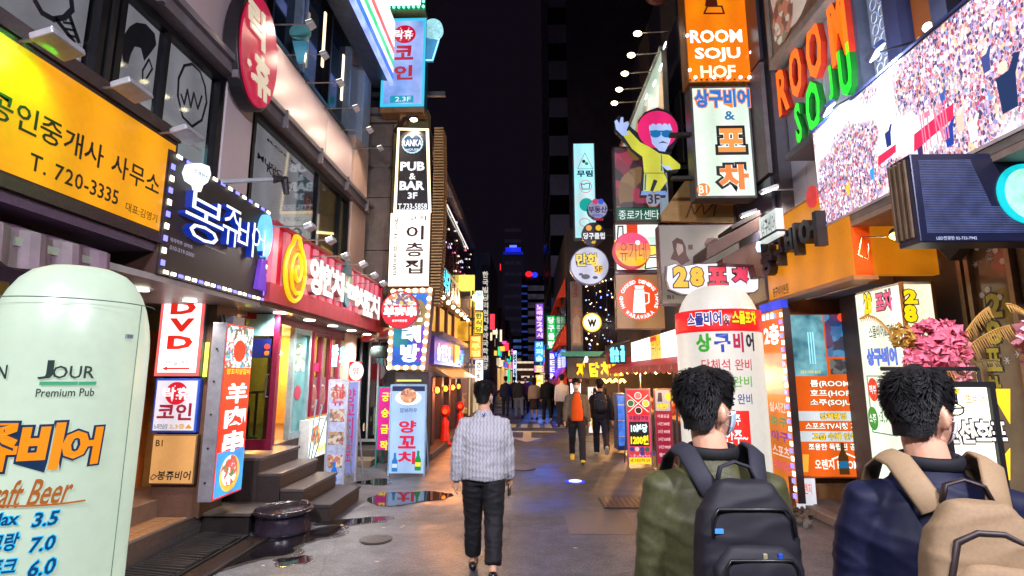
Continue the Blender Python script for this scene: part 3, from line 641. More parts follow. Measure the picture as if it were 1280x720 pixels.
# ================================================================ restaurant front under the red sign
t = thing('restaurant_front', 'maroon and glass folding front of the skewer restaurant above brown steps', 'shop front', (-3.9, 9.4, 0))
MAR = D((128, 22, 58), .4, .1); PALE = D((150, 182, 190), .3, .3); TEALG = G((150, 215, 215), .05, .2); INT = D((190, 150, 84), .7)
FLR = .76
bx('base_wall', D((96, 84, 84), .6, bump=.2), t, FL(-3.8), 7.2, 0, 11.5, FLR, -.25, 0)
bx('floor', D((84, 66, 54), .5), t, FL(-3.8), 6.9, FLR - .05, 11.6, FLR, -4.0, -.26)
bx('rear_wall', INT, t, FL(-7.6), 6.8, FLR, 11.6, 2.75, -.1, 0); bx('party_wall', INT, t, FC(11.62), -7.6, FLR, -4.1, 2.75, -.0, .1); bx('party_wall', INT, t, FC(6.85), -7.6, 0, -4.0, 2.75, -.1, 0)
bx('ceiling', D((150, 130, 110), .7), t, FL(-3.8), 6.8, 2.6, 11.7, 2.68, -4.0, -.1)
fG = FL(-3.8)
def gy(x, y=470): return fG.px(x, y)[0]
# door leaf standing open, facing down the street
ld = FC(7.2); a0, b0, a1, b1_ = ld.rect(303, 382, 338, 563)
dr = bx('door', MAR, t, ld, a0, b0, a0 + .05, b1_, -.04, 0)
bx('door_stile', MAR, dr, ld, a1 - .07, b0, a1, b1_, -.04, 0); bx('door_rail', MAR, dr, ld, a0 + .051, b1_ - .08, a1 - .071, b1_, -.04, 0); bx('door_rail', MAR, dr, ld, a0 + .051, b0, a1 - .071, b0 + .14, -.04, 0)
bx('pane', G((70, 110, 90), .06, .35), dr, ld, a0 + .051, b0 + .141, a1 - .071, b1_ - .081, -.025, -.015)
bx('notice', D((150, 205, 210), .4), dr, ld, a0 + .12, b1_ - .42, a1 - .08, b1_ - .12, -.01, -.005); bx('notice', D((24, 40, 120), .4), dr, ld, a0 + .14, b1_ - .72, a1 - .1, b1_ - .46, -.01, -.005)
MB().disc(ld, a1 - .15, b1_ - .57, .04, -.004, 0).build('notice_dot', D((226, 70, 50)), dr); MB().disc(ld, a1 - .15, b1_ - .66, .035, -.004, 0).build('notice_dot', D((226, 130, 50)), dr)
MB().path([ld.pt(a1 - .1, 1.5, .0), ld.pt(a1 - .1, 1.5, .05), ld.pt(a1 - .1, 1.8, .05), ld.pt(a1 - .1, 1.8, .0)], .012, 6).build('handle', STEEL, dr)
# door opening frame posts + fixed glass panels
bx('post', MAR, t, fG, gy(343), FLR, gy(343) + .1, 2.6, -.12, .02); bx('lintel', MAR, t, fG, 7.2, 2.56, 11.5, 2.68, -.12, .03)
# pale aluminium leaf
a0, a1 = gy(363), gy(385)
w = bx('glass_leaf', PALE, t, fG, a0, FLR + .02, a0 + .08, 2.55, -.05, .03); bx('leaf_stile', PALE, w, fG, a1 - .08, FLR + .02, a1, 2.55, -.05, .03); bx('leaf_rail', PALE, w, fG, a0 + .081, 2.46, a1 - .081, 2.55, -.05, .03); bx('leaf_rail', PALE, w, fG, a0 + .081, FLR + .02, a1 - .081, FLR + .12, -.05, .03)
bx('pane', D((110, 170, 176), .12, .1), w, fG, a0 + .081, FLR + .121, a1 - .081, 2.459, -.03, -.02)
bx('poster', PR([(230, 220, 160), (120, 160, 200), (240, 240, 230), (90, 130, 90)], 14), w, fG, a0 + .2, 1.85, a1 - .16, 2.3, -.018, -.012); MB().disc(fG, (a0 + a1) / 2, 1.5, .12, -.018, -.012).build('poster', D((176, 60, 90), .4), w)
# folding windows
xs = [388, 399, 410, 421, 432, 441]
for i in range(5):
    a0, a1 = gy(xs[i]), gy(xs[i + 1])
    w = bx('folding_window', MAR if i % 2 == 0 else D((150, 110, 140), .35, .3), t, fG, a0, 1.08, a0 + .05, 2.55, -.05, .035)
    bx('frame', MAR, w, fG, a1 - .05, 1.08, a1 - .004, 2.55, -.05, .03); bx('frame', MAR, w, fG, a0 + .051, 2.48, a1 - .051, 2.55, -.05, .03); bx('frame', MAR, w, fG, a0 + .051, 1.08, a1 - .051, 1.16, -.05, .03)
    bx('pane', G((160, 225, 225), .05, .3), w, fG, a0 + .051, 1.161, a1 - .051, 2.479, -.03, -.02)
    if i < 4:
        bx('food_poster', PR([(150, 20, 40), (130, 16, 36), (170, 40, 50)], 6, .35), w, fG, a0 + .055, 1.17, a1 - .055, 1.75, -.018, -.014)
        MB().disc(fG, (a0 + a1) / 2, 1.42, min(.17, (a1 - a0) * .36), -.013, -.009, .2).build('food_plate', D((210, 200, 190), .4), w)
        MB().disc(fG, (a0 + a1) / 2, 1.42, min(.14, (a1 - a0) * .3), -.008, -.005, .17).build('food_photo', PR([(190, 70, 40), (220, 120, 60), (200, 50, 40), (120, 40, 20)], 30, .5), w)
bx('door_sign', E((240, 40, 110), .9, .3), t, fG, gy(392), 1.85, gy(392) + .26, 2.0, .0, .01)
txt(t, fG, '얌', (gy(411), 1.95, gy(419), 2.38), E((150, 230, 240), 2.2, 0, 1, False), d=.01, ext=.03, off=.03, px=False, name='neon_letter')
txt(t, fG, '꼬치', (gy(421), 1.98, gy(426), 2.36), E((150, 230, 240), 1.6, 0, 1, False), d=.01, ext=.03, off=.03, px=False, name='neon_letter')
bx('red_post', D((160, 24, 34), .4), t, fG, gy(441), 0.8, gy(441) + .22, 2.6, -.1, .05)
# interior: bulbs, table, seated guest, dado stripe
for (x, y, z) in ((-5.2, 8.3, 2.25), (-5.2, 9.7, 2.25), (-5.2, 11.0, 2.25), (-6.8, 9, 2.3)):
    q = thing('pendant_lamp', {8.3: 'bare warm bulb hanging just inside the restaurant door', 9.7: 'warm bulb hanging behind the middle folding windows', 11.0: 'warm bulb hanging behind the far folding windows', 9: 'warm bulb hanging deep inside the restaurant'}[y], 'lamp', (x, y, 2.6))
    MB().tube((x, y, 2.6), (x, y, z + .05), .008, n=5).build('cord', BLACK, q); MB().sph((x, y, z), .055).build('bulb', E((255, 196, 90), 9, 0), q, smooth=True); lamp(q, 'POINT', (x, y, z - .08), 30, (255, 190, 110), size=.05)
bx('dado', D((225, 200, 130), .6), t, FL(-7.58), 6.9, 1.5, 11.5, 1.62, 0, .01)
q = thing('dining_table', 'small dark table inside the restaurant doorway', 'table', (-5.0, 8.9, FLR))
f_ = Fr((-5.0, 8.9, 0), (1, 0, 0)); bx('tabletop', D((60, 40, 30), .3), q, f_, -.4, 1.48, .4, 1.52, -.4, .3)
for sx in (-.35, .35):
    for sy in (-.3, .2): MB().tube((-5 + sx, 8.9 + sy, FLR), (-5 + sx, 8.9 + sy, 1.48), .02, n=6).build('leg', DARKM, q)
# menu light box
a0, b0, a1, b1_ = fG.rect(372, 556, 421, 581); a1 = gy(421)
q = thing('menu_light_box', 'low glowing white menu box with food pictures under the folding windows', 'sign', (-3.75, (a0 + a1) / 2, .2))
zt, zb = 1.02, .42
bx('housing', D((210, 210, 205), .4), q, FL(-3.62), a0, zb - .02, 11.3, zt + .02, -.17, -.004); bx('face', E((252, 248, 228), 1.5, .06), q, FL(-3.62), a0 + .02, zb, 11.28, zt, -.003, .003)
fM = FL(-3.62)
MB().disc(fM, a0 + .28, .78, .17, .004, .008).build('food_photo', PR([(240, 150, 40), (220, 90, 40), (250, 210, 120), (160, 60, 30)], 20, 1.), q)
for k in range(8): MB().disc(fM, a0 + .8 + k * .36, .66 + .12 * (k % 2), .06, .004, .007, .09).build('food_photo', PR([(160, 120, 60), (200, 80, 50), (90, 120, 50), (240, 230, 210)], 24, 1.), q)
txt(q, fM, '매운탕', (a0 + .35, .46, a0 + .8, .6), T_((240, 190, 20), 1.4), off=.04, px=False); txt(q, fM, '양꼬치 마라탕 꿔바로우', (a0 + 1.0, .86, 11.0, .96), T_((200, 120, 60), 1.2), px=False)
bx('pink_patch', PR([(240, 90, 130), (250, 220, 80), (250, 250, 250), (120, 180, 80)], 8, 1.2), q, fM, 10.4, zb + .05, 11.2, zt - .02, .004, .006)
# steps
t = thing('front_steps', 'four dark brown wooden steps down from the restaurant door to the street', 'steps', (-3.2, 7.2, 0))
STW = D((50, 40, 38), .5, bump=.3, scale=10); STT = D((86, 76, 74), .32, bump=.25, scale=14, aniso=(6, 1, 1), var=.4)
ys0, ys1 = 6.82, 8.0
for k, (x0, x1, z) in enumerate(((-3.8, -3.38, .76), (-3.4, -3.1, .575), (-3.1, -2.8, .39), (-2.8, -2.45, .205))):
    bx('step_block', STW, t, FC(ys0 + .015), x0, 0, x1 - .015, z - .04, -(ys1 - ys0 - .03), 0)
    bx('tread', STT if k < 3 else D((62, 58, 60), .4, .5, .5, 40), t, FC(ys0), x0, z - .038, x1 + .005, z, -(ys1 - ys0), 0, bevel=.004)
bx('stair_base', STW, t, FC(7.1), -4.6, 0, -3.81, .75, -1.2, 0)
t = thing('low_step', 'small dark iron step block by the foot of the red light box', 'step', (-3.4, 6.5, 0))
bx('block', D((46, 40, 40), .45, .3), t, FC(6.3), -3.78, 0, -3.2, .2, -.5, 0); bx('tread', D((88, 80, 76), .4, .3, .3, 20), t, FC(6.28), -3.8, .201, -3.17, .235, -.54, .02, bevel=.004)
t = thing('rubber_tub', 'dark round lidded tub standing on wet ground by the steps', 'tub', (-2.88, 6.42, 0))
TB = D((52, 44, 58), .25, .2, .1, 6, .5)
m = MB(); c = Vector((-2.86, 6.43, 0)); prof = [(.30, .004), (.315, .02), (.305, .05), (.30, .18), (.31, .2), (.315, .205)]
def lathe(m, c, prof, n=36, mi=0):
    vs = [c + Vector((r * cos(2 * pi * k / n), r * sin(2 * pi * k / n), z)) for r, z in prof for k in range(n)]
    fs = [(i * n + k, i * n + (k + 1) % n, (i + 1) * n + (k + 1) % n, (i + 1) * n + k) for i in range(len(prof) - 1) for k in range(n)] + [tuple(range(n - 1, -1, -1)), tuple(range((len(prof) - 1) * n, len(prof) * n))]
    return m.add(vs, fs, mi)
lathe(m, c, prof); m.build('tub_body', TB, t, smooth=True)
m = MB(); lathe(m, c, [(.322, .206), (.328, .235), (.32, .262), (.29, .275), (.285, .262), (.22, .26), (.2, .268), (.05, .268), (.02, .268)]); m.build('lid', D((40, 36, 44), .15, .3), t, smooth=True)
m = MB(); m.path([c + Vector((.1, .2, .27)), c + Vector((.12, .2, .3)), c + Vector((.2, .18, .3)), c + Vector((.21, .17, .27))], .01, 6); m.build('handle', STEEL, t)
# raised threshold with diamond plate edge
t = thing('entrance_platform', 'low tiled entrance platform with a diamond-plate metal edge beside the street', 'platform', (-4.2, 5.2, 0))
TIL = D((150, 112, 78), .35, .1, .1, 14, .35); DP = D((128, 120, 118), .35, .75, .4, 20)
bx('platform_body', D((70, 60, 52), .6), t, FL(-3.78), 1.5, 0, 6.66, .2, -1.3, 0)
bx('edge_plate', DP, t, FL(-3.76), 1.5, .004, 6.68, .215, -.018, 0); bx('edge_trim', STEEL, t, FL(-3.75), 1.5, .216, 6.69, .224, -.06, .004)
mm = MB()
for i in range(70):
    for j in range(3):
        y = 3.2 + i * .05; z = .045 + j * .06; s_ = 1 if (i + j) % 2 else -1
        q = Fr((-3.76, y, z), (0, cos(.7 * s_), sin(.7 * s_)), (0, -sin(.7 * s_), cos(.7 * s_))); mm.box(q, -.018, .018, -.004, .004, .0, .003)
mm.build('tread_pattern', DP, t, kind='stuff')
proto = bx('tile', TIL, t, Fr((0, 0, 0), (1, 0, 0), (0, 1, 0)), -3.98, 4.0, -3.79, 4.095, .2005, .209)
cnt = 0
for i in range(5):
    for j in range(34):
        if i == 0 and j == 0: continue
        c = proto.copy(); COL.objects.link(c); c.parent = t; c.location = (-.2 * i, .1 * (j - 6), random.uniform(-.001, .001)); cnt += 1
bx('upper_step', D((120, 96, 80), .45), t, FL(-4.2), 5.2, .21, 6.9, .4, -1, 0)
# dark rubber drain mats and kerb plates by the platform
t = thing('ribbed_mat', 'dark ribbed rubber mat running along the diamond-plate edge', 'mat', (-3.4, 5.3, 0))
RB = D((34, 32, 32), .35, .1, .2, 30)
MB().poly(FZ(0), [(-3.72, 3.0), (-3.15, 3.0), (-3.2, 6.15), (-3.72, 6.3)], .003, .02).build('mat_base', RB, t)
mm = MB()
for k in range(58):
    y = 3.05 + k * .056
    mm.tube((-3.7, y + .03, .026), (-3.19, y - .06 + .02 * sin(k), .028), .009, n=5)
mm.build('rib', D((58, 56, 56), .3, .3), t, kind='stuff')
t = thing('drain_channel', 'wet steel-edged drain channel beside the ribbed mat', 'drain', (-2.95, 5, 0))
bx('channel_plate', D((70, 58, 52), .12, .5, .2, 10), t, FZ(0), -3.12, 3, -2.9, 6.2, .003, .012); bx('channel_rail', D((60, 60, 62), .3, .7), t, FZ(0), -2.89, 3, -2.86, 6.2, .003, .03); bx('channel_rail', D((60, 60, 62), .3, .7), t, FZ(0), -3.15, 3, -3.125, 6.2, .003, .03)
# ================================================================ street-side stands
def stand(name, label, fr, rect, mat, frame, group=None, lean=0., legs=True, cat='sign'):
    a0, b0, a1, b1_ = fr.rect(*rect)
    q = thing(name, label, cat, fr.pt((a0 + a1) / 2, 0, 0), group)
    bx('panel', mat, q, fr, a0, max(b0, .06), a1, b1_, -.03, 0)
    bx('side_rail', frame, q, fr, a0 - .025, .01, a0 - .002, b1_ + .02, -.035, .008); bx('side_rail', frame, q, fr, a1 + .002, .01, a1 + .025, b1_ + .02, -.035, .008); bx('top_rail', frame, q, fr, a0 - .001, b1_ + .003, a1 + .001, b1_ + .025, -.035, .008)
    if legs:
        for a in (a0, a1): MB().tube(fr.pt(a, b1_ * .7, -.04), fr.pt(a, .01, -.5), .014, n=6).build('rear_leg', frame, q)
    return q, (a0, max(b0, .06), a1, b1_)
LB = E((168, 200, 240), .75, .12)
fs1 = FC(9.76); q, r = stand('standing_banner', 'pale blue standing board with red vertical letters and two printed bottles', fs1, (490, 482, 529, 596), LB, D((150, 190, 225), .4, .2))
a0, b0, a1, b1_ = r
MB().disc(fs1, (a0 + a1) / 2, b1_ - .22, .24, .002, .005, .13).build('plate_picture', E((240, 240, 235), .9, .1), q); MB().disc(fs1, (a0 + a1) / 2, b1_ - .18, .15, .006, .009, .13).build('food_photo', PR([(210, 120, 60), (230, 150, 90), (160, 70, 40), (240, 200, 150)], 20, .9), q)
bx('dark_top', E((40, 50, 100), .6, .3), q, fs1, a0 + .01, b1_ - .1, a1 - .01, b1_ - .01, .001, .0018)
txt(q, fs1, '깜보러우', (a0 + .16, b1_ - .48, a1 - .14, b1_ - .4), T_((40, 70, 150), .7), px=False)
for k, ch in enumerate('양꼬치'): txt(q, fs1, ch, (a0 + .15, b1_ - .84 - k * .27, a1 - .15, b1_ - .62 - k * .27), T_((205, 24, 70), .9), px=False, off=.035)
def bottle2d(parent, fr, a, b, h, mat, cap):
    w = h * .16; m = MB(); m.poly(fr, [(a - w, b), (a + w, b), (a + w, b + h * .55), (a + w * .4, b + h * .75), (a + w * .4, b + h), (a - w * .4, b + h), (a - w * .4, b + h * .75), (a - w, b + h * .55)], .003, .008); m.build('bottle_picture', mat, parent)
    bx('bottle_label', cap, parent, fr, a - w * .9, b + h * .2, a + w * .9, b + h * .42, .0085, .0095)
bottle2d(q, fs1, a0 + .1, b0 + .03, .32, T_((30, 120, 190), .8), T_((200, 220, 235), .8)); bottle2d(q, fs1, a1 - .1, b0 + .05, .34, T_((20, 140, 70), .8), T_((240, 220, 60), .9))
fs2 = FC(10.6); q, r = stand('standing_banner', 'magenta fortune banner with yellow words in a teal frame', fs2, (474, 485, 496, 562), E((200, 24, 130), .9, .1), D((20, 130, 130), .4))
a0, b0, a1, b1_ = r
for k, s_ in enumerate(('궁합', '승진', '금전', '작명')): txt(q, fs2, s_, (a0 + .06, b1_ - .26 - k * .31, a1 - .03, b1_ - .08 - k * .31), T_((255, 220, 20), 1.1), px=False, off=.03)
# two slim banners by the menu box
FPD = D((190, 195, 205), .35, .4)
q, r = stand('slim_banner', 'slim pale banner with food photos leaning beside the menu light box', FC(8.75), (413, 476, 428, 605), D((170, 182, 214), .5, var=.4, scale=12), FPD)
a0, b0, a1, b1_ = r
for k in range(4): bx('photo_patch', PR([(220, 90, 80), (240, 220, 200), (200, 150, 90), (120, 60, 40)], 20, .6), q, FC(8.75), a0 + .02, b0 + .25 + k * .36, a1 - .02, b0 + .45 + k * .36, .001, .004)
txt(q, FC(8.75), '신\n메\n뉴', (a0 + .04, b1_ - .4, a1 - .04, b1_ - .05), T_((210, 60, 80), .7), px=False)
bottle2d(q, FC(8.75), (a0 + a1) / 2, b0 + .04, .3, T_((20, 110, 200), .8), T_((220, 220, 235), .8))
q, r = stand('slim_banner', 'slim lavender banner with a vertical line of red letters by the round red sign', FC(9.3), (430, 478, 443, 592), E((150, 160, 230), .55, .2), FPD)
a0, b0, a1, b1_ = r
txt(q, FC(9.3), '양\n꼬\n치\n전\n문', (a0 + .04, b0 + .2, a1 - .04, b1_ - .1), T_((180, 40, 110), .8), px=False, off=.02)
for k in range(3): MB().tube((-3.45 + .1 * k, 8.7, 1.4 - .1 * k), (-3.5, 8.55, .02), .012, n=5).build('prop', D((150, 200, 215), .3, .5), tag(thing('easel', ['thin pale easel leg', 'second thin pale easel leg', 'third thin pale easel leg'][k] + ' leaning by the menu banner', 'easel', (-3.5, 8.55, 0), 'easel legs'), None) if k == 0 else q)
# round red sign and clutter past the restaurant
fR1 = FC(11.1); a0, b0, a1, b1_ = fR1.rect(433, 452, 451, 476)
q = thing('round_sign', 'small glowing red box with a white disc beyond the folding windows', 'sign', fR1.pt((a0 + a1) / 2, b0, 0))
bx('housing', E((228, 24, 40), 1., .1), q, fR1, a0, b0, a1 - .05, b1_, -.2, 0, bevel=.02); MB().disc(fR1, a1 - .1, (b0 + b1_) / 2, .15, .002, .02, .19).build('face', E((250, 220, 220), 1.3, 0), q); txt(q, fR1, '양', (a1 - .17, b0 + .13, a1 - .04, b0 + .28), T_((210, 30, 40)), d=.024, px=False)
# ================================================================ gap and building 2 (stone corner)
STN = D((132, 118, 108), .6, bump=.2, scale=6)
b2 = thing('stone_corner_building', 'building with a brown stone block corner and beige panels behind the blue upright signs', 'building', (-4.2, 13, 0))
f2 = FC(12.1)
bx('core', D((70, 62, 58), .7), b2, f2, -12, 0, -3.82, 9.6, -8, -.06)
z = 0.0; k = 0
xl, xr = f2.px(455, 300)[0], f2.px(486, 300)[0]
bnd = [0, 1.3, 2.3, 3.45, 4.7, 6.0, 7.3, 7.9]
for k in range(len(bnd) - 1): bx('stone_block', STN, b2, f2, xl, bnd[k] + .008, xr, bnd[k + 1] - .008, -.5, 0.0 + .003 * (k % 2), bevel=.008)
mm = MB(); mm.box(f2, xl - .1, xr + .12, 7.9, 8.1, -.5, .1); mm.box(f2, xl - .16, xr + .18, 8.101, 8.25, -.5, .16); mm.build('cornice', D((140, 124, 112), .6), b2)
for k, z in enumerate((0, 2.9, 5.6)): bx('beige_panel', D((150, 140, 96), .6, bump=.1, var=.4, scale=2), b2, f2, xr + .01, z + .01, xr + .85, z + 2.68, -.4, -.03)
bx('dark_upper', D((40, 40, 48), .5), b2, f2, xl, 8.26, xr + .6, 11, -.5, -.1)
for k in range(3): MB().path([f2.pt(xr + .2 + .1 * k, 3.3 + .7 * k, -.02), f2.pt(xr + .35, 3.5 + .7 * k, -.02), f2.pt(xr + .6, 3.35 + .7 * k, -.02), f2.pt(xr + .7, 3.6 + .6 * k, -.02)], .012, 4).build('scrawl', D((110, 60, 30)), b2)
# ground-floor clutter of building 2: glass doors, duct, grey speaker, small board
q = thing('side_shopfront', 'narrow aluminium glass doors in the gap past the red round sign', 'shop front', (-3.5, 11.9, 0))
fq = FC(11.95); a0, b0, a1, b1_ = fq.rect(452, 425, 481, 552)
bx('opening', D((30, 34, 38), .3), q, fq, -3.85, .25, -2.9, 2.6, -.05, -.001)
for k in range(3):
    w = bx('door_leaf', D((170, 180, 185), .35, .4), q, fq, a0 + k * .2, b0, a0 + k * .2 + .04, b1_, 0, .04)
    bx('door_rail', D((170, 180, 185), .35, .4), w, fq, a0 + k * .2 + .041, b1_ - .05, a0 + k * .2 + .199, b1_, 0, .035); bx('door_rail', D((170, 180, 185), .35, .4), w, fq, a0 + k * .2 + .041, b0, a0 + k * .2 + .199, b0 + .06, 0, .035)
    bx('pane', G((150, 185, 190), .05, .35), w, fq, a0 + k * .2 + .041, b0 + .061, a0 + k * .2 + .199, b1_ - .051, .01, .015)
bx('red_board', PR([(150, 20, 30), (210, 50, 40), (230, 190, 120)], 16, .5), q, fq, a0, 2.55, a0 + .75, 2.85, .01, .05)
bx('threshold', D((60, 54, 52), .5), q, fq, -3.9, .01, -2.7, .26, -.1, .7, bevel=.01); bx('ledge', D((110, 96, 80), .5), q, FC(11.0), -3.7, .005, -3.1, .12, -.3, .3)
q = thing('wall_fan', 'grey green round extractor housing under the end of the red sign', 'fan', (-3.3, 11.5, 2.4)); lathe(mm := MB(), Vector((-3.25, 11.5, 2.15)), [(.1, 0), (.17, .03), (.18, .2), (.14, .26), (.04, .27)], 16); mm.build('fan_housing', D((90, 112, 108), .35, .4), q, smooth=True); MB().tube((-3.25, 11.5, 2.42), (-3.25, 11.5, 2.62), .02, n=6).build('fan_rod', DARKM, q)
q = thing('outdoor_unit', 'dark machinery and hanging pipes under a small roof in the gap', 'machinery', (-3.0, 11.7, 2.2))
bx('unit_box', DARKM, q, FC(11.6), -3.15, 2.2, -2.75, 2.42, -.2, .1, bevel=.02); bx('unit_roof', D((130, 92, 96), .5), q, FC(11.6), -3.35, 2.55, -2.55, 2.6, -.3, .3); MB().path([(-2.95, 11.45, 2.2), (-2.9, 11.4, 2.0), (-3.05, 11.4, 1.95), (-3.1, 11.45, 2.15)], .02, 6).build('pipe', STEEL, q)
# ================================================================ blue upright sign and its crown
fU = FC(11.6)
q, r = sign('upright_sign', 'blue upright box sign with dark red letters and floor number plate at the building corner', fU, (480, 24, 530, 133), .35, D((30, 110, 150), .4), E((120, 165, 240), .95, .3, 1.6, c2=(170, 185, 245)), edge=.06)
a0, b0, a1, b1_ = r; cx = (a0 + a1) / 2
for e in ((a0, b0, a0 + .06, b1_), (a1 - .06, b0, a1, b1_), (a0 + .061, b0, a1 - .061, b0 + .06), (a0 + .061, b1_ - .06, a1 - .061, b1_)): bx('edge_light', E((60, 190, 225), 1., 0), q, fU, *e, .003, .02)
MB().disc(fU, cx, b1_ - .42, .27, .004, .01, .24).build('emblem', T_((190, 16, 50), .9), q)
txt(q, fU, '락휴', (cx - .24, b1_ - .55, cx + .2, b1_ - .3), T_((220, 235, 245), 1.1), d=.012, off=.03, px=False)
for k in range(6): MB().disc(fU, cx + .2 * cos(k * 1.05), b1_ - .42 + .18 * sin(k * 1.05), .02, .0105, .0125, n=8).build('emblem_dot', T_((240, 150, 170)), q)
for k, ch in enumerate('코인'): txt(q, fU, ch, (cx - .23, b1_ - 1.1 - k * .52, cx + .23, b1_ - .72 - k * .52), T_((170, 20, 60), .9), d=.008, off=.04, px=False)
m = MB(); m.poly(fU, [(cx - .26 + x, b0 + .19 + y) for x, y in ring(14, .04, .1)] , .004, .007); m.build('plate_end', T_((30, 160, 190), .8), q); bx('floor_plate', T_((30, 160, 190), .8), q, fU, cx - .27, b0 + .1, cx + .27, b0 + .28, .0045, .008)
txt(q, fU, '2.3F', (cx - .17, b0 + .13, cx + .2, b0 + .25), T_((215, 240, 250), 1.), d=.01, px=False)
bx('base_box', D((180, 130, 84), .4), q, fU, a0, b0 - .14, a1, b0 - .002, -.36, 0, bevel=.01); bx('post', D((190, 140, 80), .4), q, fU, cx - .07, b0 - .42, cx + .07, b0 - .141, -.25, -.1)
q, r = sign('upright_sign', 'white box sign framed by green light bulbs on top of the blue one', fU, (481, -60, 532, 12), .36, D((30, 60, 50), .4), E((240, 240, 245), 1.3, .05), edge=.12)
a0, b0, a1, b1_ = r
bd = MB().sph((0, 0, 0), .035, 8).build('bulb', E((130, 255, 200), 3, 0, 1, False), q, smooth=True)
first = True
def bulbs(parent, proto, pts):
    base = root_loc(parent); n0 = True
    for p in pts:
        c = proto if n0 else proto.copy()
        if not n0: COL.objects.link(c); c.parent = parent
        c.location = Vector(p) ; n0 = False
bd.data.transform(Matrix.Translation(-(-root_loc(q)))) if False else None
def bulbmesh(parent, r_, mat):
    o = MB().sph(root_loc(parent), r_, 8).build('bulb', mat, parent, smooth=True); return o
bpy.data.objects.remove(bd)
bd = bulbmesh(q, .036, E((120, 255, 200), 3, 0, 1, False)); off = root_loc(q)
pts = [fU.pt(a0 + .05 + k * (a1 - a0 - .1) / 8, b0 + .06, .04) - off for k in range(9)] + [fU.pt(a, b0 + .2 + k * .13, .04) - off for a in (a0 + .05, a1 - .05) for k in range(6)]
bulbs(q, bd, pts); bx('bulb_frame', E((20, 120, 90), .8, 0), q, fU, a0, b0, a1, b0 + .115, .004, .01)
bx('scallop', D((150, 150, 110), .4, .3), q, fU, a0, b0 - .09, a1, b0 - .002, -.34, .01)
# microphone-shaped light sign
fMi = FC(11.7)
q = thing('microphone_sign', 'glowing microphone shaped sign sticking out behind the blue upright sign', 'sign', fMi.pt(*fMi.px(536, 80)))
c1 = fMi.px(541, 37)
m = MB(); m.disc(fMi, c1[0], c1[1], .25, -.08, .04, .27); m.build('microphone_head', E((150, 205, 215), 1.1, .3, 14), q)
pp = pxs(fMi, [(530, 46), (549, 50), (541, 76), (528, 76)]); m = MB(); m.poly(fMi, pp[::-1] if False else [pp[3], pp[2], pp[1], pp[0]], -.06, .03); m.build('microphone_grip', E((70, 140, 190), 1., .2), q)
outline_shape(q, fMi, pp, .03, E((150, 250, 255), 1.8, 0), d=.036, name='edge_light'); bx('bracket', D((120, 110, 90), .5), q, fMi, c1[0] - .35, c1[1] - .75, c1[0], c1[1] - .65, -.1, -.02)
q = thing('microphone_sign', 'smaller dull microphone shaped sign by the third floor windows', 'sign', W3(375, 60, X=-3.5))
fm2 = FC(q.location.y); c1 = fm2.px(375, 40); MB().disc(fm2, c1[0], c1[1], .16, -.05, .02, .14).build('microphone_head', D((90, 160, 165), .4), q); pp = pxs(fm2, [(366, 52), (385, 52), (380, 78), (372, 78)]); MB().poly(fm2, pp[::-1], -.04, .015).build('microphone_grip', E((70, 140, 170), .5, .2), q)
# ================================================================ pub sign, two-storey house sign, bulb-framed sign
fP = FC(11.2)
q = thing('pub_sign', 'tapering pub and bar sign glowing with a warm light edge above a white sign', 'sign', fP.pt(*fP.px(517, 265)))
def quad(fr, pts): return [fr.px(x, y) for x, y in pts]
def qpoly(parent, name, mat, fr, pts, d0, d1, **k): return MB().poly(fr, quad(fr, pts)[::-1], d0, d1).build(name, mat, parent, **k)
WARM = E((255, 226, 170), 2.6, 0)
qpoly(q, 'housing', D((90, 70, 50), .5), fP, [(496, 160), (536, 161), (539, 265), (493, 265)], -.4, -.005)
qpoly(q, 'edge_light', WARM, fP, [(497, 160), (536, 161), (539, 266), (492, 266)], -.003, .01)
qpoly(q, 'face', D((64, 60, 62), .4, var=.2), fP, [(500, 163.5), (532.5, 164), (535.5, 262.5), (496, 262.5)], .011, .03)
c1 = fP.px(516, 180); m = MB(); m.poly(fP, [(c1[0] + (.235 + .012 * (i % 2)) * cos(2 * pi * i / 40), c1[1] + (.235 + .012 * (i % 2)) * sin(2 * pi * i / 40)) for i in range(40)], .031, .045); m.build('emblem_rim', T_((190, 225, 235), 1.), q)
MB().disc(fP, c1[0], c1[1], .212, .046, .052).build('emblem', E((16, 70, 110), .8, .2), q)
TW = T_((235, 238, 245), 1.15)
txt(q, fP, 'RANKA', (504, 176, 528, 184), TW, d=.056, off=.03); txt(q, fP, 'HOUSE', (508, 187, 524, 189.5), TW, d=.056); MB().poly(fP, quad(fP, [(512, 170), (520, 170), (516, 174)])[::-1], .055, .058).build('emblem_glass', TW, q)
txt(q, fP, 'PUB', (501, 203, 531, 214), TW, d=.032, off=.04); txt(q, fP, '&', (512, 217, 520, 225), TW, d=.032, off=.02); txt(q, fP, 'BAR', (500, 227, 531, 238), TW, d=.032, off=.04); txt(q, fP, '3F', (510, 241, 522, 249), TW, d=.032, off=.03); txt(q, fP, 'T.733-5858', (498, 255, 534, 262), TW, d=.032, off=.02)
lamp(q, 'SPOT', fP.pt(c1[0], c1[1] + .5, .35), 20, (255, 235, 210), fP.pt(c1[0], c1[1] - .5, 0), .03, 90); MB().path([fP.pt(c1[0] - .5, c1[1] + .45, -.3), fP.pt(c1[0] - .2, c1[1] + .62, 0), fP.pt(c1[0] + .1, c1[1] + .55, .2)], .05, 7).build('lamp_arm', D((60, 40, 40), .5), q); MB().disc(FC(fP.o.y - .3), c1[0] + .08, c1[1] + .42, .08, 0, .05, .04).build('lamp_head', E((255, 245, 230), 5, 0), q)
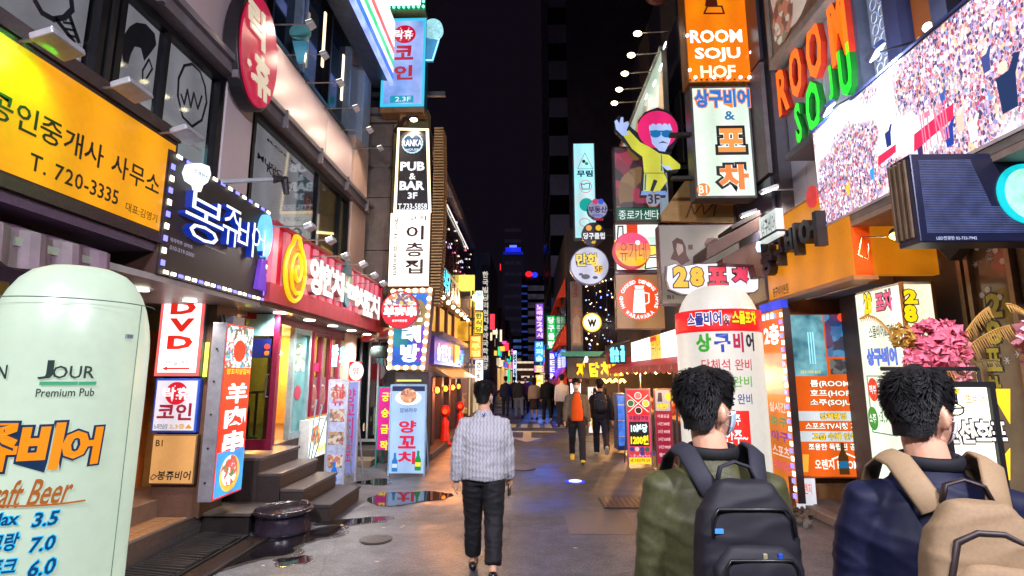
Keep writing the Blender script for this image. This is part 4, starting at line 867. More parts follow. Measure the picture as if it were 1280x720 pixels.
# ribbed side (louvres) of the pub sign
mm = MB()
for k in range(60):
    z = 3.3 + k * .068; w = .32 + .1 * sin(k / 60 * pi)
    mm.box(Fr((fP.px(541, 260)[0] - .01, 11.2, z), (1, 0, 0)), 0, w * .55 + .02, 0, .03, -.5, .0)
mm.build('side_louvre', D((206, 168, 110), .45), q, kind='stuff')
q, r = sign('upright_sign', 'white upright sign with brown brush letters under the pub sign', fP, (488, 266, 536, 358), .4, D((200, 160, 110), .5), E((255, 244, 228), 1.4, .05), edge=.01)
a0, b0, a1, b1_ = r
BR = T_((60, 24, 24), .6)
for k, ch in enumerate('이층집'): txt(q, fP, ch, (a0 + .37, b1_ - .62 - k * .38, a1 - .14, b1_ - .3 - k * .38), BR, off=.02, px=False)
txt(q, fP, '고기', (a0 + .4, b1_ - .18, a1 - .1, b1_ - .08), BR, px=False)
txt(q, fP, '생\n고\n기\n전\n문\n점', (a0 + .1, b0 + .25, a0 + .18, b1_ - .1), BR, px=False)
fN = FC(10.9)
q = thing('karaoke_sign', 'blue luxury karaoke sign framed by round warm bulbs, tapering to its foot', 'sign', fN.pt(*fN.px(513, 462)))
qpoly(q, 'housing', D((150, 110, 90), .5), fN, [(489, 362), (541, 360), (531, 462), (484, 462)], -.35, -.005)
qpoly(q, 'bulb_frame', D((190, 150, 120), .5), fN, [(489, 362), (541, 360), (531, 462), (484, 462)], -.004, .01)
qpoly(q, 'face', E((24, 80, 200), .9, .5, 1.5, c2=(40, 130, 225)), fN, [(495, 367), (535, 366), (526, 457), (490, 457)], .011, .02)
bx_ = quad(fN, [(522, 395), (531, 395)]); qpoly(q, 'purple_band', E((110, 50, 180), .9, .2), fN, [(519, 408), (530.5, 408), (527, 452), (516, 452)], .0205, .022); qpoly(q, 'green_band', E((30, 130, 150), .9, .2), fN, [(494, 400), (514, 412), (508, 440), (491, 430)], .0205, .022)
m = MB(); c1 = fN.px(522, 392); m.disc(fN, c1[0], c1[1], .2, .0205, .0215, .3); m.build('gold_patch', E((150, 130, 80), .8, .4), q)
txt(q, fN, 'LUXURY', (499, 369, 520, 376), TW, d=.024, off=.02, slant=.1); WT = T_((250, 252, 255), 1.5)
txt(q, fN, '노', (505, 380, 528, 402), WT, d=.024, off=.05); txt(q, fN, '래', (503, 407, 526, 428), WT, d=.024, off=.05); txt(q, fN, '방', (501, 430, 524, 453), WT, d=.024, off=.05)
bd = bulbmesh(q, .05, E((255, 232, 190), 5, 0)); off = root_loc(q); pts = []
cn = quad(fN, [(492, 364.5), (538, 363), (528.5, 459.5), (487, 459.5)])
for (p0, p1, n) in ((cn[0], cn[1], 5), (cn[1], cn[2], 9), (cn[2], cn[3], 4), (cn[3], cn[0], 9)):
    for k in range(n): pts.append(fN.pt(p0[0] + (p1[0] - p0[0]) * k / n, p0[1] + (p1[1] - p0[1]) * k / n, .05) - off)
bulbs(q, bd, pts)
fRo = FC(10.5); c1 = fRo.px(500, 387)
q = thing('round_sign', 'round red and white skewer sign hanging before the blue karaoke sign', 'sign', fRo.pt(c1[0], c1[1] - .4, -.08))
m = MB(); m.disc(fRo, c1[0], c1[1], .385, -.14, 0, n=36); m.build('housing', D((150, 30, 40), .4), q); m = MB(); m.disc(fRo, c1[0], c1[1], .37, .002, .006, n=36); m.build('face', E((214, 24, 44), 1.05, .1), q)
m = MB(); m.poly(fRo, [(c1[0] + .35 * cos(u), c1[1] + .35 * sin(u)) for u in [pi * .08 + i * pi * .84 / 18 for i in range(19)]], .0065, .01); m.build('food_picture', PR([(250, 245, 240), (120, 90, 130), (240, 180, 60), (250, 250, 250), (90, 70, 90), (230, 120, 60)], 18, 1.1), q)
txt(q, fRo, '양꼬치전문점', (c1[0] - .15, c1[1] - .25, c1[0] + .15, c1[1] - .2), WT, d=.012, px=False)
txt(q, fRo, '羊肉串', (c1[0] - .33, c1[1] - .15, c1[0] + .34, c1[1] + .08), T_((250, 245, 240), 1.5), d=.012, off=.06, px=False)
# dark post box under the karaoke sign
q = thing('sign_post', 'dark box post under the karaoke sign behind the standing boards', 'post', (-2.2, 11.1, 0)); bx('post_box', D((56, 48, 54), .5, .2), q, FC(11.0), -2.75, .01, -2.05, 1.85, -.35, 0, bevel=.01); bx('light_rod', E((255, 220, 90), 1.5, 0), q, FC(10.98), -2.7, 1.66, -2.2, 1.69, 0, .02)

# ================================================================ RIGHT ROW: near building
fW = FR(4.2); f36 = FR(3.6)
br = thing('room_bar_building', 'grey panelled building carrying the giant screen, glowing room soju letters and the orange fascia', 'building', (5.5, 5, 0))
GP = D((170, 172, 186), .4, .1, var=.15, scale=2)
def ry(x, y): return fW.px(x, y)[0]
a_far = ry(965, 150); bx('core', D((60, 58, 62), .7), br, FR(4.6), a_far + .1, 0, 4, 11, -4, -.01)
edges = [a_far, ry(1003, 160), ry(1036, 160), ry(1062, 130)]
for i in range(3): bx('wall_panel', GP, br, fW, edges[i] + .008, 2.9, edges[i + 1] - .008, 8.2, -.39, .003 * i, bevel=.005)
for i, (x0, x1, mt, nm) in enumerate([(1064, 1078, D((70, 74, 88), .4, .3), 'mullion'), (1080, 1112, PR([(120, 130, 160), (140, 150, 180), (90, 100, 140), (150, 160, 190)], 9, .18), 'patterned_pane'), (1113, 1132, D((40, 44, 70), .35, .4), 'mullion'), (1134, 1172, E((120, 62, 24), .55, .4, 2), 'lit_pane'), (1174, 1196, D((36, 38, 52), .35, .4), 'mullion'), (1198, 1250, E((90, 60, 44), .3, .4, 2), 'lit_pane')]):
    bx(nm, mt, br, fW, fW.px(x0, 60)[0], 4.7, fW.px(x1, 60)[0], 8.2, -.2, .04 if nm == 'mullion' else -.1)
for k in range(11):
    for j in range(4):
        a0 = fW.px(1082, 60)[0]; m = MB(); cx, cz = a0 + .09 + j * .13, 4.95 + k * .17
        if cx < fW.px(1110, 60)[0]:
            m.path([fW.pt(cx + .055 * cos(u), cz + .07 * sin(u), -.085) for u in [2 * pi * i / 10 for i in range(11)]], .006, 4); m.build('pane_ornament', D((150, 160, 190), .4), br)
p = fW.px(1160, 34); MB().sph(fW.pt(p[0], p[1], .0), .05).build('room_bulb', E((255, 220, 170), 6, 0), br, smooth=True)
MB().path([fW.pt(p[0] - .1, p[1] - .35 + .1 * k, .02) for k in range(4)], .03, 6).build('gold_ornament', D((170, 110, 40), .3, .8), br)
bx('ledge', D((70, 66, 80), .4, .3), br, FR(3.75), ry(1020, 170), 4.84, 1.5, 4.93, -.5, .02)
# food picture board
q, r = sign('food_board', 'large framed board with a photo of plated fries and meat above the orange letters', FR(4.0), (955, -90, 1078, 60), .2, D((126, 122, 112), .45, .2), D((90, 70, 56), .5), edge=.06)
f4 = FR(4.0); a0 = f4.px(962, 60)[0]; a1 = f4.px(1060, 20)[0]
[bpy.data.objects.remove(o) for o in list(q.children)]
zb = f4.px(968, 84)[1]
bx('board_frame', D((126, 122, 112), .45, .2), q, f4, a0, zb, a1, zb + .14, -.2, .04, bevel=.01); bx('board_frame', D((126, 122, 112), .45, .2), q, f4, a0, zb + .141, a0 + .08, zb + 3.4, -.2, .03)
bx('face', D((120, 100, 84), .5, var=.3), q, f4, a0 + .081, zb + .141, a1, zb + 3.4, -.2, 0)
m = MB(); m.disc(f4, a0 + .85, zb + 1.3, .68, .003, .008, 1.05); m.build('plate_picture', E((214, 200, 186), .45, .2), q); m = MB(); m.disc(f4, a0 + .8, zb + 1.45, .5, .0085, .011, .75, n=14); m.build('food_photo', PR([(220, 180, 80), (200, 150, 60), (230, 200, 110), (160, 100, 50), (240, 215, 130)], 7, .5), q)
m = MB(); m.disc(f4, a0 + .5, zb + .6, .33, .012, .014, .42, n=12); m.build('food_photo', PR([(120, 50, 30), (200, 120, 90), (230, 220, 200), (90, 40, 30), (80, 110, 50)], 11, .4), q); m = MB(); m.disc(f4, a0 + 1.9, zb + 1.9, .6, .003, .008, .8, n=14); m.build('food_photo', PR([(190, 140, 70), (120, 60, 30), (220, 200, 160)], 8, .4), q)
# big channel letters
fT = FR(4.18)
OR = E((255, 106, 16), 1.15, .06, 1, False); ORS = D((170, 40, 20), .4); GRN = E((20, 232, 40), 1.05, .06, 1, False); GRS = D((14, 90, 24), .4)
q = thing('channel_letters', 'row of large glowing orange letters on the grey panelled wall', 'sign', fT.pt(ry(1010, 120), 5.0, .1))
for ch, rc in (('R', (977, 92, 995, 134)), ('O', (992, 67, 1013, 114)), ('O', (1013, 38, 1039, 88)), ('M', (1040, -5, 1072, 64))): txt(q, fT, ch, rc, OR, d=.01, ext=.09, off=.035, side=ORS, name='letter')
q = thing('channel_letters', 'smaller row of glowing green letters under the orange ones', 'sign', fT.pt(ry(1010, 150), 4.6, .1))
for ch, rc in (('S', (1000, 132, 1012, 175)), ('O', (1013, 110, 1037, 158)), ('J', (1042, 86, 1052, 122)), ('U', (1055, 66, 1077, 112))):
    txt(q, fT, ch, rc, GRN, d=.01, ext=.09, off=.035, side=GRS, name='letter')
# giant LED screen
q = thing('led_screen', 'giant bright video screen showing a stadium crowd, cantilevered off the grey building', 'screen', (3.7, 4, 3.6))
aF = f36.px(1020, 220)[0]; zt, zb = 4.79, 3.585
bx('cabinet', D((120, 112, 104), .5), q, f36, aF, zb - .1, -1.2, zt + .02, -.4, -.006); bx('edge_trim', D((70, 80, 140), .35, .4), q, f36, aF, zt + .021, -1.2, zt + .05, -.1, .01); bx('edge_trim', D((190, 180, 180), .4), q, f36, aF, zb - .03, -1.2, zb - .002, -.05, .01)
def crowd_mat():
    m, N, L, b = _new('video'); tc = N.new('ShaderNodeTexCoord')
    mp = N.new('ShaderNodeMapping'); mp.inputs['Scale'].default_value = (1, 1, .62); L.new(tc.outputs['Object'], mp.inputs[0])
    v = N.new('ShaderNodeTexVoronoi'); v.feature = 'SMOOTH_F1'; v.inputs['Smoothness'].default_value = .35; v.inputs['Scale'].default_value = 46; L.new(mp.outputs[0], v.inputs['Vector'])
    sp = N.new('ShaderNodeSeparateColor'); L.new(v.outputs['Color'], sp.inputs[0])
    r = N.new('ShaderNodeValToRGB'); r.color_ramp.interpolation = 'CONSTANT'
    cols = [(240, 225, 240), (60, 50, 120), (225, 190, 200), (150, 40, 70), (250, 250, 255), (190, 160, 210), (44, 40, 90), (200, 120, 130), (255, 250, 245), (120, 96, 160), (225, 195, 150), (190, 60, 100), (110, 150, 210), (90, 60, 90), (240, 230, 245)]
    for i, c in enumerate(cols):
        e = r.color_ramp.elements[i] if i < 2 else r.color_ramp.elements.new(i / len(cols)); e.position = i / len(cols); e.color = lin(c) + (1,)
    L.new(sp.outputs[0], r.inputs[0])
    n = N.new('ShaderNodeTexNoise'); n.inputs['Scale'].default_value = 1.5; n.inputs['Detail'].default_value = 2; L.new(tc.outputs['Object'], n.inputs['Vector'])
    r2 = N.new('ShaderNodeValToRGB'); r2.color_ramp.elements[0].position = .54; r2.color_ramp.elements[1].position = .66; L.new(n.outputs['Fac'], r2.inputs[0])
    mx = N.new('ShaderNodeMixRGB'); mx.inputs[2].default_value = (1, 1, .97, 1); L.new(r2.outputs[0], mx.inputs[0]); L.new(r.outputs[0], mx.inputs[1])
    # rows of seats and barriers running diagonally
    w = N.new('ShaderNodeTexWave'); w.wave_type = 'BANDS'; w.bands_direction = 'DIAGONAL'; w.inputs['Scale'].default_value = .55; w.inputs['Distortion'].default_value = 2.5; L.new(tc.outputs['Object'], w.inputs['Vector'])
    r3 = N.new('ShaderNodeValToRGB'); r3.color_ramp.elements[0].position = .9999; r3.color_ramp.elements[1].position = 1; L.new(w.outputs['Color'], r3.inputs[0])
    m2 = N.new('ShaderNodeMixRGB'); m2.inputs[2].default_value = (.62, .03, .09, 1); m2.inputs[0].default_value = 0; L.new(mx.outputs[0], m2.inputs[1])
    b.inputs['Base Color'].default_value = (.05, .05, .05, 1); L.new(m2.outputs[0], b.inputs['Emission Color']); b.inputs['Emission Strength'].default_value = 1.35
    return m
bx('display', crowd_mat(), q, f36, aF + .02, zb, -1.22, zt, -.005, .0)
SK = E((235, 200, 180), 1.3, 0, 1, False)
def screen_fig(x, y, h, shirt, legs):     # figures shown on the screen, flat
    a, b = f36.px(x, y); k = h
    MB().poly(f36, [(a - .15 * k, b - .5 * k), (a + .15 * k, b - .5 * k), (a + .2 * k, b + .1 * k), (a + .34 * k, b + .42 * k), (a + .24 * k, b + .46 * k), (a + .08 * k, b + .22 * k), (a - .18 * k, b + .2 * k)], .001, .003).build('screen_figure', shirt, q)
    MB().disc(f36, a - .02 * k, b + .33 * k, .1 * k, .001, .003, .12 * k, n=12).build('screen_head', SK, q)
for x, y, h, c in ((1258, 105, .42, (24, 44, 84)), (1186, 165, .25, (30, 60, 150)), (1110, 170, .22, (34, 48, 120)), (1200, 150, .2, (230, 190, 170)), (1216, 160, .22, (240, 240, 245)), (1150, 185, .18, (60, 40, 90)), (1090, 215, .16, (40, 150, 220)), (1060, 235, .16, (240, 190, 60)), (1232, 75, .2, (60, 70, 130)), (1178, 120, .14, (60, 90, 160))): screen_fig(x, y, h, T_(c, 1.2), None)
MB().poly(f36, quad(f36, [(1143, 168), (1192, 129), (1192, 148), (1143, 190)])[::-1], .001, .0035).build('screen_barrier', T_((205, 40, 84), 1.2), q); txt(q, f36, 'IIT NII', (1150, 145, 1188, 172), T_((235, 120, 150), 1.2), d=.005)
MB().poly(f36, quad(f36, [(1098, 196), (1120, 180), (1120, 190), (1098, 208)])[::-1], .001, .0035).build('screen_barrier', T_((205, 40, 84), 1.2), q)
bx('soffit', D((150, 130, 116), .5), q, f36, aF, zb - .16, -1.2, zb - .101, -.62, -.01)
# white floodlights over the letters
for x, y, lb, X in ((1036, 137, 'small white floodlight at the lower corner of the giant screen', 3.45), (1096, 66, 'bigger white floodlight over the top edge of the giant screen', 3.45)):
    p = W3(x, y, X=X); q = thing('screen_floodlight', lb, 'floodlight', (3.6, p.y, p.z))
    fq = Fr(tuple(p), (-.3, -.95, 0), (.75, 0, .6)); bx('lamp_head', D((90, 110, 170), .35, .5), q, fq, -.13, -.07, .13, .07, .0, .05, bevel=.01); bx('lens', E((235, 245, 255), 8, 0), q, fq, -.11, -.055, .11, .055, -.012, -.001); MB().tube(tuple(p), (3.7, p.y - .35, 4.85), .012, n=6).build('arm', DARKM, q)
    lamp(q, 'SPOT', p + Vector((.05, 0, -.03)), 80, (225, 235, 255), (4.2, p.y + .4, p.z + .2), .08, 150)
# orange fascia and its return
ORW = E((232, 136, 20), .45, .15, 2)
q = thing('orange_fascia', 'orange sign fascia with dark standing letters turning the corner under the screen', 'sign', (3.7, 6.6, 2.87))
a0, a1 = f36.px(958, 330)[0], -5.81
zb = 2.88; ztf = 4.0
bx('fascia_panel', E((232, 142, 20), .62, .15, 2), q, f36, a0, zb, a1 - .004, ztf, -.25, -.003); bx('corner_stripe', D((220, 84, 20), .4), q, FC(5.805), 3.605, zb, 3.8, 3.5, -.1, .0); bx('return_panel', ORW, q, FC(5.805), 3.801, zb, 4.75, 3.5, -.1, .0)
bx('bottom_trim', D((160, 120, 90), .4), q, f36, a0, zb - .05, a1, zb - .002, -.25, .02)
bx('top_sheet', D((190, 130, 60), .4), q, f36, a0, ztf + .002, a1, ztf + .03, -.4, .0)
DL = D((40, 38, 46), .4, .2)
for ch, rc in (('봉', (959, 306, 975, 342)), ('구', (976, 300, 989, 330)), ('비', (990, 286, 1008, 318)), ('어', (1008, 276, 1036, 306))): txt(q, f36, ch, rc, DL, d=.0, ext=.12, off=.04, side=D((24, 22, 28), .4), name='letter')
MB().disc(f36, *f36.px(956, 308), .09, .02, .1, n=6).build('lit_leaf', E((200, 230, 250), 1.6, 0), q); txt(q, f36, '봉구비어본점', (966, 360, 986, 366), D((80, 40, 10)), d=.003)
MB().disc(f36, *f36.px(1017, 246), .12, .01, .03, .14, n=20).build('red_tag', E((220, 60, 60), .9, .3), q)
bx('small_box_sign', E((215, 226, 222), .8, .1), tag(thing('mini_box_sign', 'small white glowing box tilted above the dark standing letters', 'sign', W3(962, 283, X=3.3)), None), FR(3.3), *FR(3.3).rect(948, 274, 972, 293), -.1, 0, bevel=.01)
bpy.data.objects[-1] if False else None
q2 = [o for o in COL.objects if o.name.startswith('mini_box_sign')][0]; txt(q2, FR(3.3), '상구비어', (951, 277, 970, 289), D((150, 160, 160)), d=.004); bx('box_rim', DARKM, q2, FR(3.3), FR(3.3).px(948, 272)[0] - .02, FR(3.3).px(960, 293)[1] - .03, FR(3.3).px(972, 293)[0] + .01, FR(3.3).px(960, 293)[1] - .002, -.1, .01)
for k, (x, y) in enumerate(((962, 238), (936, 268))):
    p = W3(x, y, Y=7.9 + k * .7); q = thing('sign_floodlight', ('white floodlight on an arm just under the pub lightbox' if k == 0 else 'lower white floodlight on an arm beside the tan board'), 'floodlight', (p.x + .5, p.y, p.z))
    MB().tube(p, (p.x + .6, p.y, p.z + .02), .012, n=6).build('arm', D((190, 190, 190), .3, .6), q); fq = Fr(tuple(p), (1, 0, .35), (0, 1, 0)); bx('lamp_head', D((200, 200, 200), .4), q, fq, -.14, -.06, .14, .06, .0, .05, bevel=.01); bx('lens', E((255, 252, 240), 7, 0), q, fq, -.12, -.05, .12, .05, -.012, -.001)
    lamp(q, 'SPOT', p + Vector((0, 0, -.05)), 40, (255, 240, 220), (p.x, p.y + .2, 0), .06, 150)
# black ticker display box with a teal round emblem
fB = FC(4.0); q = thing('ticker_display', 'black dot-matrix display box with a glowing teal disc hanging before the giant screen', 'screen', fB.pt(3.6, 2.8, .1))
a0, b0, a1, b1_ = fB.rect(1137, 192, 1500, 300)
a1 = a0 + 2.2
bx('housing', D((26, 30, 60), .35, .3), q, fB, a0, b0, a1, b1_, -.24, -.004, bevel=.01); bx('display', E((92, 104, 160), .55, .5, 9), q, fB, a0 + .06, b0 + .07, a1 - .06, b1_ - .05, -.003, .002)
mm = MB()
for k in range(44): mm.box(fB, a0 + .06, a1 - .06, b0 + .075 + k * .0135, b0 + .0805 + k * .0135, .003, .005)
mm.build('display_line', D((10, 10, 22), .5), q, kind='stuff')
mm = MB(); mm.poly(fB, [(a0 + .45, b1_ - .051), (a1 - .061, b1_ - .051), (a1 - .061, b1_ - .3), (a0 + .62, b0 + .28), (a0 + .56, b0 + .28)][::-1], .0055, .007); mm.build('display_dark_band', D((20, 20, 44), .4), q)
c = fB.px(1282, 243); MB().disc(fB, c[0], c[1], .225, .008, .02, .24, n=32).build('disc_rim', E((20, 190, 200), 1.2, .1), q); MB().disc(fB, c[0], c[1], .17, .0205, .024, .2, n=32).build('disc_face', E((170, 235, 215), 1.2, .3, 14), q)
txt(q, fB, 'LED전광판 02-733-7942', (a0 + .12, b0 + .015, a0 + .42, b0 + .045), T_((190, 200, 235), .8), d=.0, px=False)
for k in range(4): bx('side_fin', D((120, 100, 80), .4, .4), q, FC(4.05 + k * .05), a0 - .02 - .005 * k, b0 + .05, a0 - .003, b1_ - .03, -.02, 0)
q = thing('clamp_lamp', 'warm glowing clamp lamp under the black display', 'spotlight', W3(1122, 293, Y=4.6)); p = Vector(q.location)
MB().path([p + Vector((-.02, 0, .0)), p + Vector((.1, .05, .02)), p + Vector((.16, .05, .14))], [.06, .045, .03], 10).build('lamp_body', DARKM, q, smooth=True); MB().sph(p + Vector((-.03, -.03, -.02)), (.06, .05, .035), 10).build('lens', E((255, 200, 90), 7, 0), q, smooth=True); MB().path([p + Vector((-.1, 0, -.02)), p + Vector((-.25, .1, 0)), p + Vector((-.3, .1, -.16)), p + Vector((-.22, .1, -.2)), p + Vector((-.2, .1, -.06))], .008, 5).build('cable', DARKM, q)
lamp(q, 'SPOT', p + Vector((-.06, -.03, -.05)), 45, (255, 190, 110), p + Vector((-.5, .9, -.3)), .05, 140)
# ---- recess wall, corner box 28
fc9 = FR(3.9); q = thing('corner_light_box', 'tall white two-sided corner light box with yellow and pink letters', 'sign', (4.05, 5.6, .3))
aN = -5.56; aFr = fc9.px(1076, 450)[0]; zt = 2.76; zb = .35; f55 = FC(5.56); xR = f55.px(1166, 350)[0]
bx('box_body', D((190, 190, 180), .4), q, FR(3.92), aFr, zb, aN - .02, zt, -.3, 0)
CF = E((226, 236, 216), 1.05, .08, 1)
bx('side_face', CF, q, fc9, aFr + .02, zb + .03, aN - .03, zt - .03, -.018, 0); bx('front_face', E((240, 236, 206), 1.05, .08, 1), q, f55, 3.93, zb + .03, xR - .03, zt - .03, -.02, 0); bx('corner_trim', D((170, 120, 70), .4), q, f55, 3.895, zb, 3.925, zt, -.03, .004); bx('edge_trim', D((170, 120, 70), .4), q, f55, xR - .029, zb, xR, zt, -.3, .004)
YL = T_((240, 205, 20), 1.1); PK = T_((226, 90, 130), 1.); BO = (INK, .05)
txt(q, fc9, '28', (1079, 368, 1092, 392), YL, off=.05, outline=BO); txt(q, fc9, '포차', (1094, 366, 1118, 388), PK, off=.04, outline=BO); txt(q, fc9, '스몰비어&포차', (1086, 408, 1120, 420), INK)
txt(q, fc9, '상구비어', (1083, 436, 1123, 456), T_((60, 110, 210), 1.1), off=.05, outline=(T_((20, 40, 120)), .03))
for k, (ch, rc) in enumerate((('2', (1128, 362, 1147, 380)), ('8', (1128, 381, 1147, 403)), ('포', (1128, 410, 1147, 430)), ('차', (1128, 436, 1147, 456)))): txt(q, f55, ch, rc, YL if k < 2 else T_((230, 120, 90)), off=.06, outline=BO)
rr = fc9.rect(1084, 470, 1122, 545); outline_shape(q, fc9, [(rr[0], rr[1]), (rr[2], rr[1]), (rr[2], rr[3]), (rr[0], rr[3])], .012, T_((40, 110, 80)), name='menu_frame')
for k, (y, cc, s_) in enumerate(((487, (216, 50, 30), '맥주'), (523, (40, 140, 50), '소주'))):
    c = fc9.px(1092, y); MB().disc(fc9, c[0], c[1], .085, .003, .006, .13).build('menu_disc', T_(cc), q); txt(q, fc9, s_, (c[0] - .06, c[1] - .05, c[0] + .06, c[1] + .05), T_((250, 250, 250)), d=.009, px=False); txt(q, fc9, ':3,900' if k else ':2,900', (1099, y - 9, 1120, y + 9), T_(cc), off=.02)
# recess back wall with orange room poster, facing down the street
f77 = FC(7.7); q = thing('room_poster', 'orange backlit poster with karaoke room photos and white words, beside the light-edged banner', 'sign', f77.pt(4.3, .35, 0))
a0, b0, a1, b1_ = f77.rect(982, 392, 1086, 598)
H = lambda y: f77.px(1030, y)[1]
bx('housing', D((130, 90, 60), .5), q, f77, a0, b0, a1, b1_, -.12, -.004); bx('face', E((228, 96, 26), .9, .1, 1), q, f77, a0 + .02, b0 + .02, a1 - .02, b1_ - .02, -.003, .0)
bx('corridor_photo', E((50, 130, 160), .75, .5, 3, c2=(150, 215, 225)), q, f77, a0 + .02, H(470), f77.px(1030, 420)[0], b1_ - .02, .001, .004); bx('room_photo', PR([(20, 60, 120), (40, 110, 170), (90, 50, 110), (30, 40, 70), (60, 150, 200)], 9, .7), q, f77, f77.px(1032, 420)[0], H(446), a1 - .03, b1_ - .02, .001, .004)
for k in range(3): bx('light_line', E((150, 220, 235), 1.1, .1), q, f77, a0 + .28 + .035 * k, H(455) , a0 + .295 + .035 * k, H(415), .005, .007)
bx('room_photo', PR([(60, 70, 80), (120, 130, 130), (40, 40, 50)], 16, .5), q, f77, f77.px(1034, 420)[0], H(468), f77.px(1060, 420)[0], H(449), .001, .004); bx('room_photo', PR([(60, 50, 80), (130, 90, 110), (40, 40, 50)], 16, .5), q, f77, f77.px(1062, 420)[0], H(468), a1 - .03, H(449), .001, .004)
MB().disc(f77, f77.px(1055, 397)[0], H(397), .1, .005, .012, .07).build('lantern_picture', E((220, 70, 40), 1.1, .1), q)
bx('white_band', E((205, 215, 220), .9, .05), q, f77, a0 + .02, H(526), a1 - .02, H(514), .001, .003); bx('white_band', E((205, 215, 220), .9, .05), q, f77, a0 + .02, H(552), a1 - .02, H(539), .001, .003)
for s_, y0, y1, x0, x1, c_ in (('룸(ROOM)', 475, 485, 1012, 1066, 0), ('호프(HOF)', 487, 497, 1012, 1066, 0), ('소주(SOJU)', 499, 508, 1012, 1068, 0), ('단체환영', 516, 524, 1025, 1058, 1), ('스포츠TV시청 가능', 528, 537, 1006, 1080, 0), ('고급 수제 안주', 541, 550, 1015, 1072, 1), ('조용한 독립된 공간', 554, 563, 1010, 1078, 0)):
    txt(q, f77, s_, (x0, y0, x1, y1), T_((250, 240, 225), 1.1) if not c_ else T_((235, 200, 20), 1.), d=.004, off=.03, outline=(T_((60, 20, 10), .3), .04))
txt(q, f77, '오렌지 ROOM', (1018, 574, 1074, 587), T_((250, 235, 220), 1.2), d=.004, off=.02); outline_shape(q, f77, quad(f77, [(1040, 574), (1058, 567), (1076, 575)]), .02, T_((250, 235, 220), 1.2), False, name='roof_emblem')
bottle2d(q, f77, f77.px(998, 0)[0], b0 + .05, .42, T_((90, 60, 20), .6), T_((30, 110, 160), .8)); MB().poly(f77, quad(f77, [(1003, 568), (1011, 568), (1010, 590), (1004, 590)])[::-1], .003, .006).build('glass_picture', T_((230, 170, 60), .9), q); txt(q, f77, '고품격 카페형 룸호프', (1000, 463, 1026, 467), T_((235, 215, 60)), d=.006)
q = thing('small_floor_sign', 'small white box sign with red lettering at the foot of the orange poster', 'sign', W3(1006, 620, Z=0)); fq = FC(7.5); r = fq.rect(992, 597, 1022, 630); bx('housing', D((150, 90, 70), .5), q, fq, r[0], .03, r[2], r[3], -.15, -.003); bx('face', E((225, 226, 235), .85, .1), q, fq, r[0] + .01, .04, r[2] - .01, r[3] - .01, -.002, .002); txt(q, fq, '오렌지', (999, 604, 1015, 618), T_((220, 80, 40)), d=.005)
# light-edged banner
f82 = FR(3.55); q = thing('light_edged_banner', 'tall orange banner with violet words and a zigzag edge of white lights', 'sign', f82.pt(-7.9, .1, 0))
a0, b0, a1, b1_ = f82.px(951, 400)[0], .12, f82.px(979, 400)[0], 2.72
bx('housing', D((60, 50, 60), .5), q, f82, a0, b0, a1, b1_, -.1, -.004); bx('face', E((222, 120, 40), .8, .2, 2), q, f82, a0 + .01, b0 + .01, a1 - .01, b1_ - .01, -.003, .0); bx('top_patch', E((235, 90, 30), 1., .1), q, f82, a0 + .03, b1_ - .6, a1 - .08, b1_ - .14, .001, .003); bx('grey_patch', E((190, 150, 140), .7, .1), q, f82, a0 + .02, b1_ - 1.2, a1 - .08, b1_ - .62, .001, .003)
txt(q, f82, '2층', (a0 + .08, b1_ - .5, a1 - .14, b1_ - .2), T_((255, 250, 240), 1.3), px=False, off=.04); txt(q, f82, 'Open 15:00', (a0 + .05, b1_ - .85, a1 - .1, b1_ - .75), T_((200, 90, 120)), px=False); txt(q, f82, 'Close 새벽5시', (a0 + .05, b1_ - 1.08, a1 - .1, b1_ - .96), T_((150, 60, 130)), px=False)
for k, (s_, cc) in enumerate((('실시간', (230, 200, 190)), ('축구', (40, 140, 90)), ('야구', (120, 40, 150)), ('스포츠', (230, 190, 180)), ('단체석완비', (200, 70, 110)))): txt(q, f82, s_, (a0 + .08, b1_ - 1.45 - k * .2, a1 - .12, b1_ - 1.31 - k * .2), T_(cc), px=False, off=.02)
for k in range(26): bx('light_strip', LEDW if k % 2 else LEDB, q, f82, a1 - .1 + .03 * (k % 2), b0 + .05 + k * .097, a1 - .03 + .02 * (k % 2), b0 + .11 + k * .097, .004, .015)
for k in range(7): bx('light_strip', LEDW if k % 2 else LEDB, q, f82, a0 + .02 + k * .07, b1_ - .12, a0 + .07 + k * .07, b1_ - .06 + .02 * (k % 2), .004, .015)
bx('blue_band', E((50, 70, 220), 1., .2), q, f82, a0, b1_ + .003, a1, b1_ + .12, -.08, .01)
# recess back structure
q = thing('recess_wall', 'dark grey wall and glazing behind the flower wreaths', 'wall', (4.7, 4.5, 0)); bx('wall_sheet', D((92, 84, 78), .6, bump=.1, scale=3), q, FR(4.5), -7.7, 0, -5.85 + 3.0, 3.4, -.1, 0)
bx('alley_end', D((120, 84, 50), .6), q, FC(7.9), 3.62, 0, 5.2, 2.9, -.1, 0)
fq = FR(4.45)
for k, x in enumerate((1212, 1222, 1276)): a = fq.px(x, 380)[0]; bx('window_post', D((150, 120, 90), .35, .4), q, fq, a - .03, .1, a + .02, 3.3, -.02, .06)
a0, a1 = fq.px(1224, 380)[0], fq.px(1274, 380)[0]; bx('pane', D((120, 96, 70), .12, .1, var=.5, scale=2), q, fq, a0, .2, a1, 3.3, -.02, .01); bx('pane', D((120, 96, 70), .12, .1, var=.5, scale=2), q, fq, a1 + .06, .2, a1 + 1.6, 3.3, -.02, .01)
SN = D((220, 214, 200), .5)
